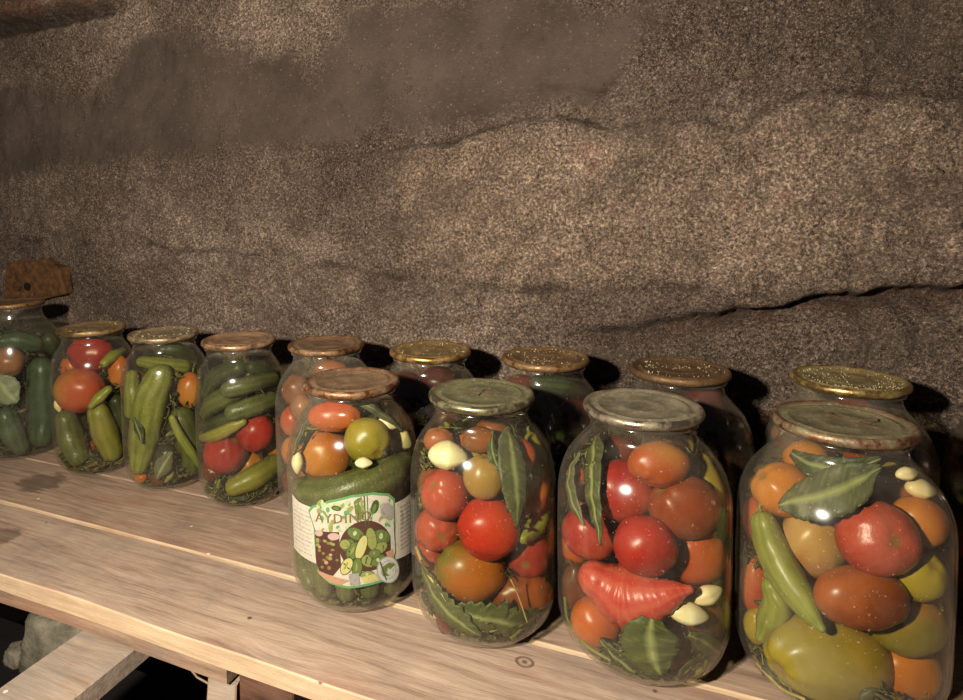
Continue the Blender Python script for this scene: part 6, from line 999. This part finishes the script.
lpoly(circ(190, 275, 24, 16), L_pink, 29 * E_); lpoly(circ(272, 290, 32, 18), L_pink, 29 * E_)
lpoly([(170, 462), (220, 478), (300, 500), (350, 512), (300, 535), (240, 520), (185, 486)], L_tan, 30 * E_)
lpoly([(345, 480), (395, 478), (400, 535), (350, 538)], L_grey, 34 * E_); lpoly([(405, 500), (480, 485), (500, 515), (420, 530)], L_yel, 34 * E_)
lpoly([(570, 230), (592, 225), (598, 380), (588, 400), (572, 380)], L_seal, 33 * E_); lpoly([(540, 380), (585, 360), (592, 400), (560, 420)], L_tan, 34 * E_)
lpoly(circ(556, 468, 68, 70, 0, 30), L_grey, 35 * E_); lpoly(circ(556, 468, 62, 64, 0, 30), L_seal, 36 * E_)
lpoly(circ(556, 468, 46, 48, 0, 26), L_grey, 37 * E_); lpoly(circ(556, 468, 42, 44, 0, 26), L_seal, 38 * E_)
lpoly([(515, 455), (560, 430), (600, 440), (570, 462), (540, 480), (560, 500), (520, 500)], L_mid, 39 * E_)
lpoly([(505, 430), (512, 425), (545, 520), (538, 524)], L_dgreen, 40 * E_)
def ltext(s, cu, cv, size, mi, off, slope=0):
    cd = bpy.data.curves.new('t', 'FONT'); cd.body = s; cd.size = size; cd.resolution_u = 2; cd.space_character = 1.18
    to = bpy.data.objects.new('t', cd); COL.objects.link(to)
    dg = bpy.context.evaluated_depsgraph_get(); me = bpy.data.meshes.new_from_object(to.evaluated_get(dg))
    u0, v0 = lm(cu, cv); b0 = len(LV)
    for v in me.vertices: LV.append(wrap(u0 + v.co.x, v0 + v.co.y + slope * v.co.x, off))
    for f in me.polygons: LF_.append([b0 + i for i in f.vertices]); LMI.append(mi)
    bpy.data.objects.remove(to); bpy.data.curves.remove(cd); bpy.data.meshes.remove(me)
ltext('AYDINO', 172, 216, .0136, L_text, 42 * E_, .055)
o = mesh_obj('paper_label', LV, LF_, LMATS, LABEL_ROOT, False, LMI)
o.rotation_euler = (0, 0, -LABEL_ROOT.rotation_euler.z)
# turn every print face outwards
bm = bmesh.new(); bm.from_mesh(o.data)
for f in bm.faces:
    c = f.calc_center_median()
    if f.normal.x * c.x + f.normal.y * c.y < 0: f.normal_flip()
bm.to_mesh(o.data); bm.free()
o['label'] = 'white and green printed paper label with a bowl of gherkins'

# ------------------------------------------------------------------ vegetables
def catmull(S, n):
    P = [Vector(s[:3]) for s in S]; Rr = [s[3] for s in S]
    P = [P[0] * 2 - P[1]] + P + [P[-1] * 2 - P[-2]]; Rr = [Rr[0]] + Rr + [Rr[-1]]
    out = []
    for i in range(1, len(P) - 2):
        for k in range(n):
            t = k / n
            f = lambda a, b, c, d: .5 * ((2 * b) + (c - a) * t + (2 * a - 5 * b + 4 * c - d) * t * t + (3 * b - a - 3 * c + d) * t ** 3)
            out.append((f(P[i - 1], P[i], P[i + 1], P[i + 2]), f(*Rr[i - 1:i + 3])))
    out.append((P[-2], Rr[-2])); return out

def spine_body(it, seed, kind):
    cs = catmull(it['s'], 7); seg = 26; thin = kind == 'stalk'
    if thin: seg = 7
    # hemispherical ends
    t0 = (cs[0][0] - cs[1][0]).normalized(); t1 = (cs[-1][0] - cs[-2][0]).normalized()
    r0, r1 = cs[0][1], cs[-1][1]
    ends = [.97, .85, .65, .42, .2]
    A = [(cs[0][0] + t0 * r0 * math.sin(math.acos(e)) if 0 else cs[0][0] + t0 * r0 * math.sqrt(1 - (1 - q) ** 2) * 1.0, r0 * (1 - q)) for e, q in []]
    st = [(cs[0][0] + t0 * r0 * math.cos(a), r0 * math.sin(a)) for a in (.12, .4, .75, 1.15)]
    en = [(cs[-1][0] + t1 * r1 * math.cos(a), r1 * math.sin(a)) for a in (1.15, .75, .4, .12)]
    L = st + cs + en
    up = Vector((.31, .2, .93)).normalized(); vs, fs, stripe = [], [], []
    n = len(L); a = None
    for i, (p, r) in enumerate(L):
        t = (L[min(i + 1, n - 1)][0] - L[max(i - 1, 0)][0]).normalized()
        a = (t.cross(up)).normalized() if a is None else (a - t * a.dot(t)).normalized()
        b = t.cross(a)
        for k in range(seg):
            th = TAU * k / seg; d = a * math.cos(th) + b * math.sin(th); rr = r
            if kind == 'cuke':
                q = noise.noise((p + d * r) * 260 + Vector((seed, 0, 0))); rr = r * (.95 + .03 * math.cos(3 * th + seed)) + max(0, q - .12) * .0016 * min(1, r / .006)
            elif kind == 'pepper': rr = r * (1 + .05 * math.cos(3 * th + seed)) + .0006 * noise.noise((p + d * r) * 120)
            elif kind == 'torn': rr = r * (1 + .05 * noise.noise((p) * 60) + .045 * math.sin(i * 2.2 + .8 * math.sin(th * 2 + seed)) + .02 * math.sin(i * 4.7 + th))
            vs.append(p + d * rr); stripe.append(.5 + .5 * math.cos(9 * th + seed + 2 * noise.noise(p * 30)))
    for i in range(n - 1):
        for k in range(seg):
            l = (k + 1) % seg; fs.append((i * seg + k, i * seg + l, (i + 1) * seg + l, (i + 1) * seg + k))
    fs.append(tuple(range(seg))[::-1]); fs.append(tuple((n - 1) * seg + k for k in range(seg)))
    return vs, fs, stripe, L

VIEW = Vector(D['cam']['F'])
for ii, it in enumerate(D['items']):
    x, y, rs, hs = D['jars'][it['j']]
    kind = it['k']; rnd = random.Random(ii * 7 + 3); c0 = Vector(it['s'][len(it['s']) // 2][:3])
    mat = veg_mat(kind if kind != 'stalk' else 'stalk', it['c'], ii % 3)
    if kind in ('tom', 'garlic'):
        r = it['s'][0][3]; asp = it['asp']
        if asp < 1.35: b_ = r * 2 / (asp + 1) if False else r / (.5 + .5 * asp); a_ = b_ * asp
        else: b_, a_ = r, r * asp
        ax = Vector(it['ax']).normalized()
        pole = Vector((rnd.uniform(-1, 1), rnd.uniform(-.9, .3), rnd.uniform(-1, 1))).normalized()
        vs, fs, pl_ = [], [], []
        bm = bmesh.new(); bmesh.ops.create_icosphere(bm, subdivisions=5 if r > .012 else 4, radius=1)
        q = pole.orthogonal().normalized(); w = pole.cross(q); lob = rnd.choice([5, 6, 7]); ph = rnd.random() * 6
        lobe = .028 if kind == 'tom' else 0
        for v in bm.verts:
            d = v.co.normalized(); cp = d.dot(pole); th = math.atan2(d.dot(q), d.dot(w)); sn = math.sqrt(max(0, 1 - cp * cp))
            f = 1 + lobe * math.cos(lob * th + ph) * sn * max(0, cp) * 1.3 + .035 * noise.noise(d * 1.6 + Vector((ii, 0, 0)))
            if kind == 'tom':
                f -= .09 * math.exp(-((1 - cp) / .03)) + .03 * math.exp(-((1 + cp) / .02))
                if it['c'] in ('crimson',): f += .012 * noise.noise(Vector((math.sin(th * 2) * 7, math.cos(th * 2) * 7, cp * 1.6 + ii)))
            if kind == 'garlic':
                t = d.dot(ax); f = 1; d = d - ax * t; d = d * (1 - .38 * max(0, t) ** 1.2 - .12 * max(0, -t)) * (1 + .05 * math.cos(3 * math.atan2(d.x, d.z))) + ax * t
            p = d * f; t = p.dot(ax); p = (p - ax * t) * b_ + ax * t * a_
            if kind == 'tom': p = p - VIEW * (p.dot(VIEW) * .13)   # soft fruit flattened against the glass
            vs.append(c0 + p); pl_.append(.5 + .5 * cp)
        fs = [[v.index for v in f.verts] for f in bm.faces]; bm.free()
        o = mesh_obj(it['n'], [v - c0 for v in vs], fs, mat)
        if kind == 'tom':
            at = o.data.attributes.new('pole', 'FLOAT', 'POINT'); at.data.foreach_set('value', pl_)
    else:
        vs, fs, stripe, L = spine_body(it, ii, kind)
        o = mesh_obj(it['n'], [v - c0 for v in vs], fs, mat); fix_normals(o)
        nm = 'pole' if kind == 'torn' else 'stripe'
        at = o.data.attributes.new(nm, 'FLOAT', 'POINT'); at.data.foreach_set('value', stripe)
        if kind == 'torn':
            pass
        if kind == 'pepper' and it['s'][0][3] > .006:
            p0, t0 = L[0][0], (L[0][0] - L[4][0]).normalized()
            vs, fs = tube_mesh([p0 - c0 - t0 * .001, p0 - c0 + t0 * .003, p0 - c0 + t0 * .006 + Vector((.001, 0, .001))], [.0024, .0016, .0018])
            s_ = mesh_obj('stem', vs, fs, veg_mat('stalk', 'stem_green'), o); fix_normals(s_)
    o.location = Vector((x, y, 0)) + c0
    tag(o, it['l'], it['cat'], it.get('grp'))

# leaves lie against the inside of the glass
for li, lf in enumerate(D['leaves']):
    x, y, rs, hs = D['jars'][lf['j']]
    S = catmull([(a, z, 0, w) for a, z, w in lf['s']], 8)
    R0 = .0742 * rs; nv = 8; vs, vein = [], []
    n = len(S); rnd = random.Random(li + 90)
    for side in (0, 1):
        for i, (p, w) in enumerate(S):
            pa = S[max(i - 1, 0)][0]; pb = S[min(i + 1, n - 1)][0]
            tu, tv = (pb.x - pa.x) * R0, pb.y - pa.y; L_ = math.hypot(tu, tv) + 1e-9; nu, nv_ = -tv / L_, tu / L_
            w = max(w, .0004) * (1 + (.16 * ((i % 3) - 1) if lf['ser'] else .04 * math.sin(i * 1.7)))
            for k in range(nv + 1):
                s = (k / nv) * 2 - 1
                u = p.x * R0 + nu * w * s; z = p.y + nv_ * w * s
                z = max(.009, min(z, .212 * hs)); th = u / R0
                camber = .0012 * (1 - s * s) + .0009 * math.sin(i * .8 + li) + .0006 * math.sin(k * 2 + li)
                r = max(.01, min(body_r(z, rs, hs), body_r(z + .004, rs, hs)) - lf['off'] - .0012 + camber * .6 - (.0009 if side else 0))
                vs.append(Vector((r * math.sin(th), -r * math.cos(th), z)))
                vein.append(max(math.exp(-(s / .09) ** 2), .25 * math.exp(-(((i * .9 - abs(s) * 3.2) % 2.4 - 1.2) / .22) ** 2)))
    m = nv + 1; fs = []; T_ = n * m
    for i in range(n - 1):
        for k in range(nv):
            q = (i * m + k, i * m + k + 1, (i + 1) * m + k + 1, (i + 1) * m + k); fs.append(q); fs.append(tuple(T_ + j for j in q[::-1]))
    bd = [i * m for i in range(n)] + [(n - 1) * m + k for k in range(1, m)] + [i * m + nv for i in range(n - 2, -1, -1)] + [k for k in range(nv - 1, 0, -1)]
    for a, b in zip(bd, bd[1:] + bd[:1]): fs.append((a, b, T_ + b, T_ + a))
    c0 = vs[(n // 2) * m + nv // 2].copy()
    o = mesh_obj('herb_leaf', [v - c0 for v in vs], fs, veg_mat('leaf', lf['c'], li % 3)); fix_normals(o)
    at = o.data.attributes.new('vein', 'FLOAT', 'POINT'); at.data.foreach_set('value', vein)
    o.location = Vector((x, y, 0)) + c0
    tag(o, lf['l'], lf['cat'])

# dill, seeds and chopped stalks packed among the vegetables (nobody could count them)
def herbs(jn, cnt, zlo, zhi, cols, seed, label, back=True, bottom=0):
    x, y, rs, hs = D['jars'][jn]; rnd = random.Random(seed); vs, fs, mi = [], [], []
    its = [s for it in D['items'] if it['j'] == jn for s in it['s']]; SPH_ = list(its)
    for lf in D['leaves']:
        if lf['j'] == jn:
            for a_, z_, w_ in lf['s']:
                r_ = body_r(z_, rs, hs) - .005; its.append([r_ * math.sin(a_), -r_ * math.cos(a_), z_, w_ * .8])
    SC_ = np.array([[q[0] + x, q[1] + y, q[2], q[3]] for q in its]) if its else np.zeros((0, 4)); CAMP = np.array([0, 0, D['cam']['h']])
    def hides(p):
        P_ = np.array([p.x + x, p.y + y, p.z]); d = P_ - CAMP; L0 = np.linalg.norm(d); d /= L0
        v = SC_[:, :3] - CAMP; t = v @ d; m = np.linalg.norm(v - t[:, None] * d, axis=1)
        return bool(((t > L0) & (m < SC_[:, 3] * .93)).any())
    def free(p, r=.0015):
        for s in SPH_:
            if (p - Vector(s[:3])).length < s[3] + r: return False
        return math.hypot(p.x, p.y) < min(body_r(max(p.z, .008), rs, hs), body_r(min(p.z + .004, .2), rs, hs)) - .0058 and p.z > .010
    made = tries = 0
    while made < cnt + bottom and tries < 30 * (cnt + bottom):
        tries += 1
        low = made >= cnt
        a = rnd.random() * TAU; r = (.07 * rs) * math.sqrt(rnd.random()); p = Vector((r * math.cos(a), r * math.sin(a), rnd.uniform(.010, .034) if low else rnd.uniform(zlo, zhi)))
        if not free(p) or (not low and (p.y > .03 or hides(p))): continue
        d = Vector((rnd.gauss(0, 1), rnd.gauss(0, 1), rnd.gauss(0, .35 if low else .8))).normalized(); pts = [p]
        for k in range(rnd.randint(4, 9)):
            d = (d + Vector((rnd.gauss(0, .3), rnd.gauss(0, .3), rnd.gauss(0, .2)))).normalized(); q = pts[-1] + d * .0045
            if not free(q) or (not low and hides(q)) or (low and q.z > .046): break
            pts.append(q)
        if len(pts) < 3: continue
        made += 1
        if rnd.random() < .45: rad = rnd.uniform(.0004, .001); v_, f_ = tube_mesh(pts, rad, 5)
        else:
            v_, f_ = [], []; w = rnd.uniform(.0015, .0045) * (1.5 if low else 1); up = Vector((rnd.gauss(0, 1), rnd.gauss(0, 1), rnd.gauss(0, 1))).normalized(); N = len(pts)
            for j, q in enumerate(pts):
                t = (pts[min(j + 1, N - 1)] - pts[max(j - 1, 0)]).normalized(); s = t.cross(up).normalized(); u = t.cross(s); ww = w * math.sin(math.pi * (j + .4) / (N - .2)) + .0003
                for cc in (s * ww, u * .0003, -s * ww, -u * .0003): v_.append(q + cc)
            for j in range(N - 1):
                for k in range(4): l = (k + 1) % 4; f_.append((j * 4 + k, j * 4 + l, j * 4 + 4 + l, j * 4 + 4 + k))
            f_.append((0, 1, 2, 3)); f_.append(tuple((N - 1) * 4 + k for k in (3, 2, 1, 0)))
        b0 = len(vs); vs += v_; fs += [tuple(b0 + i for i in f) for f in f_]; mi += [rnd.randrange(len(cols))] * len(f_)
    o = mesh_obj('dill_sprigs', vs, fs, cols, None, True, mi); fix_normals(o)
    o.location = (x, y, 0)
    tag(o, label, 'dill', kind='stuff')
HG = [veg_mat('leaf', 'leaf_olive', 5), veg_mat('leaf', 'leaf_dark', 5), veg_mat('leaf', 'leaf_dark', 7), veg_mat('stalk', 'dark_stem', 1), veg_mat('stalk', 'stem_green', 1)]
HD = [veg_mat('leaf', 'leaf_dark', 6), veg_mat('stalk', 'dark_stem', 2), veg_mat('leaf', 'leaf_olive', 6)]
for jn, cnt, bot, cols, lb in (('J1', 700, 420, HG, 'dill and stalks packed round the vegetables in the nearest jar'), ('J2', 700, 620, HG, 'dill, stalks and seeds packed in the jar of the burst tomato'),
        ('J3', 700, 620, HG, 'dill and leaf shreds packed in the jar with the starry scratched lid'), ('J4', 700, 300, HG, 'dill packed round the cucumbers in the labelled jar'),
        ('J5', 250, 700, HG, 'dill clump at the bottom of the jar of stacked cucumbers'), ('J6', 450, 200, HG, 'dill packed in the third jar from the left'), ('J7', 250, 600, HG, 'seedy dill clump at the bottom of the second jar from the left'),
        ('J8', 450, 200, HD, 'dark dill packed in the leftmost jar'), ('B1', 350, 60, HD, 'dark dill in the jar behind the labelled one'), ('B2', 450, 60, HD, 'dark dill in the jar with the brassy lid'),
        ('B3', 450, 60, HD, 'dark dill in the jar with the rust-flecked lid'), ('B4', 450, 60, HD, 'dark dill in the jar with the rustiest lid'), ('B5', 400, 60, HD, 'dark dill in the jar with the gritty gold lid'), ('B6', 400, 60, HD, 'dark dill in the jar at the right edge of the photo')):
    x, y, rs, hs = D['jars'][jn]
    herbs(jn, cnt, .012, .185 * hs, cols, ord(jn[0]) + 3 * ord(jn[1]), lb, bottom=bot)

# ------------------------------------------------------------------ light, world, camera
for o in [o for o in bpy.data.objects if o.parent is None]:
    o.location.z += SZ
def light(name, loc, energy, color, radius, target=None, spot=None, blend=.6):
    l = bpy.data.lights.new(name, 'SPOT' if spot else 'POINT'); l.energy = energy; l.color = color; l.shadow_soft_size = radius
    if spot: l.spot_size = math.radians(spot); l.spot_blend = blend
    o = bpy.data.objects.new(name, l); COL.objects.link(o); o.location = loc
    if target: o.rotation_euler = (Vector(target) - Vector(loc)).to_track_quat('-Z', 'Y').to_euler()
    return o
light('hand_lamp', (-.28, -.15, .52 + SZ), 72, (1, .90, .76), .022)
w = bpy.data.worlds.new('cellar'); SC.world = w; w.use_nodes = True
bg = w.node_tree.nodes['Background']; bg.inputs[0].default_value = (.85, .9, 1, 1); bg.inputs[1].default_value = .035

c = D['cam']
cd = bpy.data.cameras.new('camera'); co = bpy.data.objects.new('camera', cd); COL.objects.link(co)
Fv, Rv, Uv = Vector(c['F']), Vector(c['R']), Vector(c['U'])
M = Matrix((Rv, Uv, -Fv)).transposed().to_4x4(); M.translation = Vector((0, 0, c['h'] + SZ)); co.matrix_world = M
cd.sensor_width = 36; cd.sensor_fit = 'HORIZONTAL'; cd.lens = c['f'] / 963 * 36
cd.shift_x = (481.5 - c['cx']) / 963; cd.shift_y = (c['cy'] - 350) / 963
cd.clip_start = .02
SC.camera = co
vs_ = SC.view_settings; vs_.view_transform = 'Standard'; vs_.look = 'None'; vs_.exposure = 0; vs_.gamma = 1; vs_.use_curve_mapping = False
SC.cycles.max_bounces = 6; SC.cycles.transparent_max_bounces = 48; SC.cycles.glossy_bounces = 3; SC.cycles.diffuse_bounces = 3
SC.cycles.use_denoising = True; SC.cycles.sample_clamp_indirect = 3.0
SC.cycles.caustics_reflective = False; SC.cycles.caustics_refractive = False
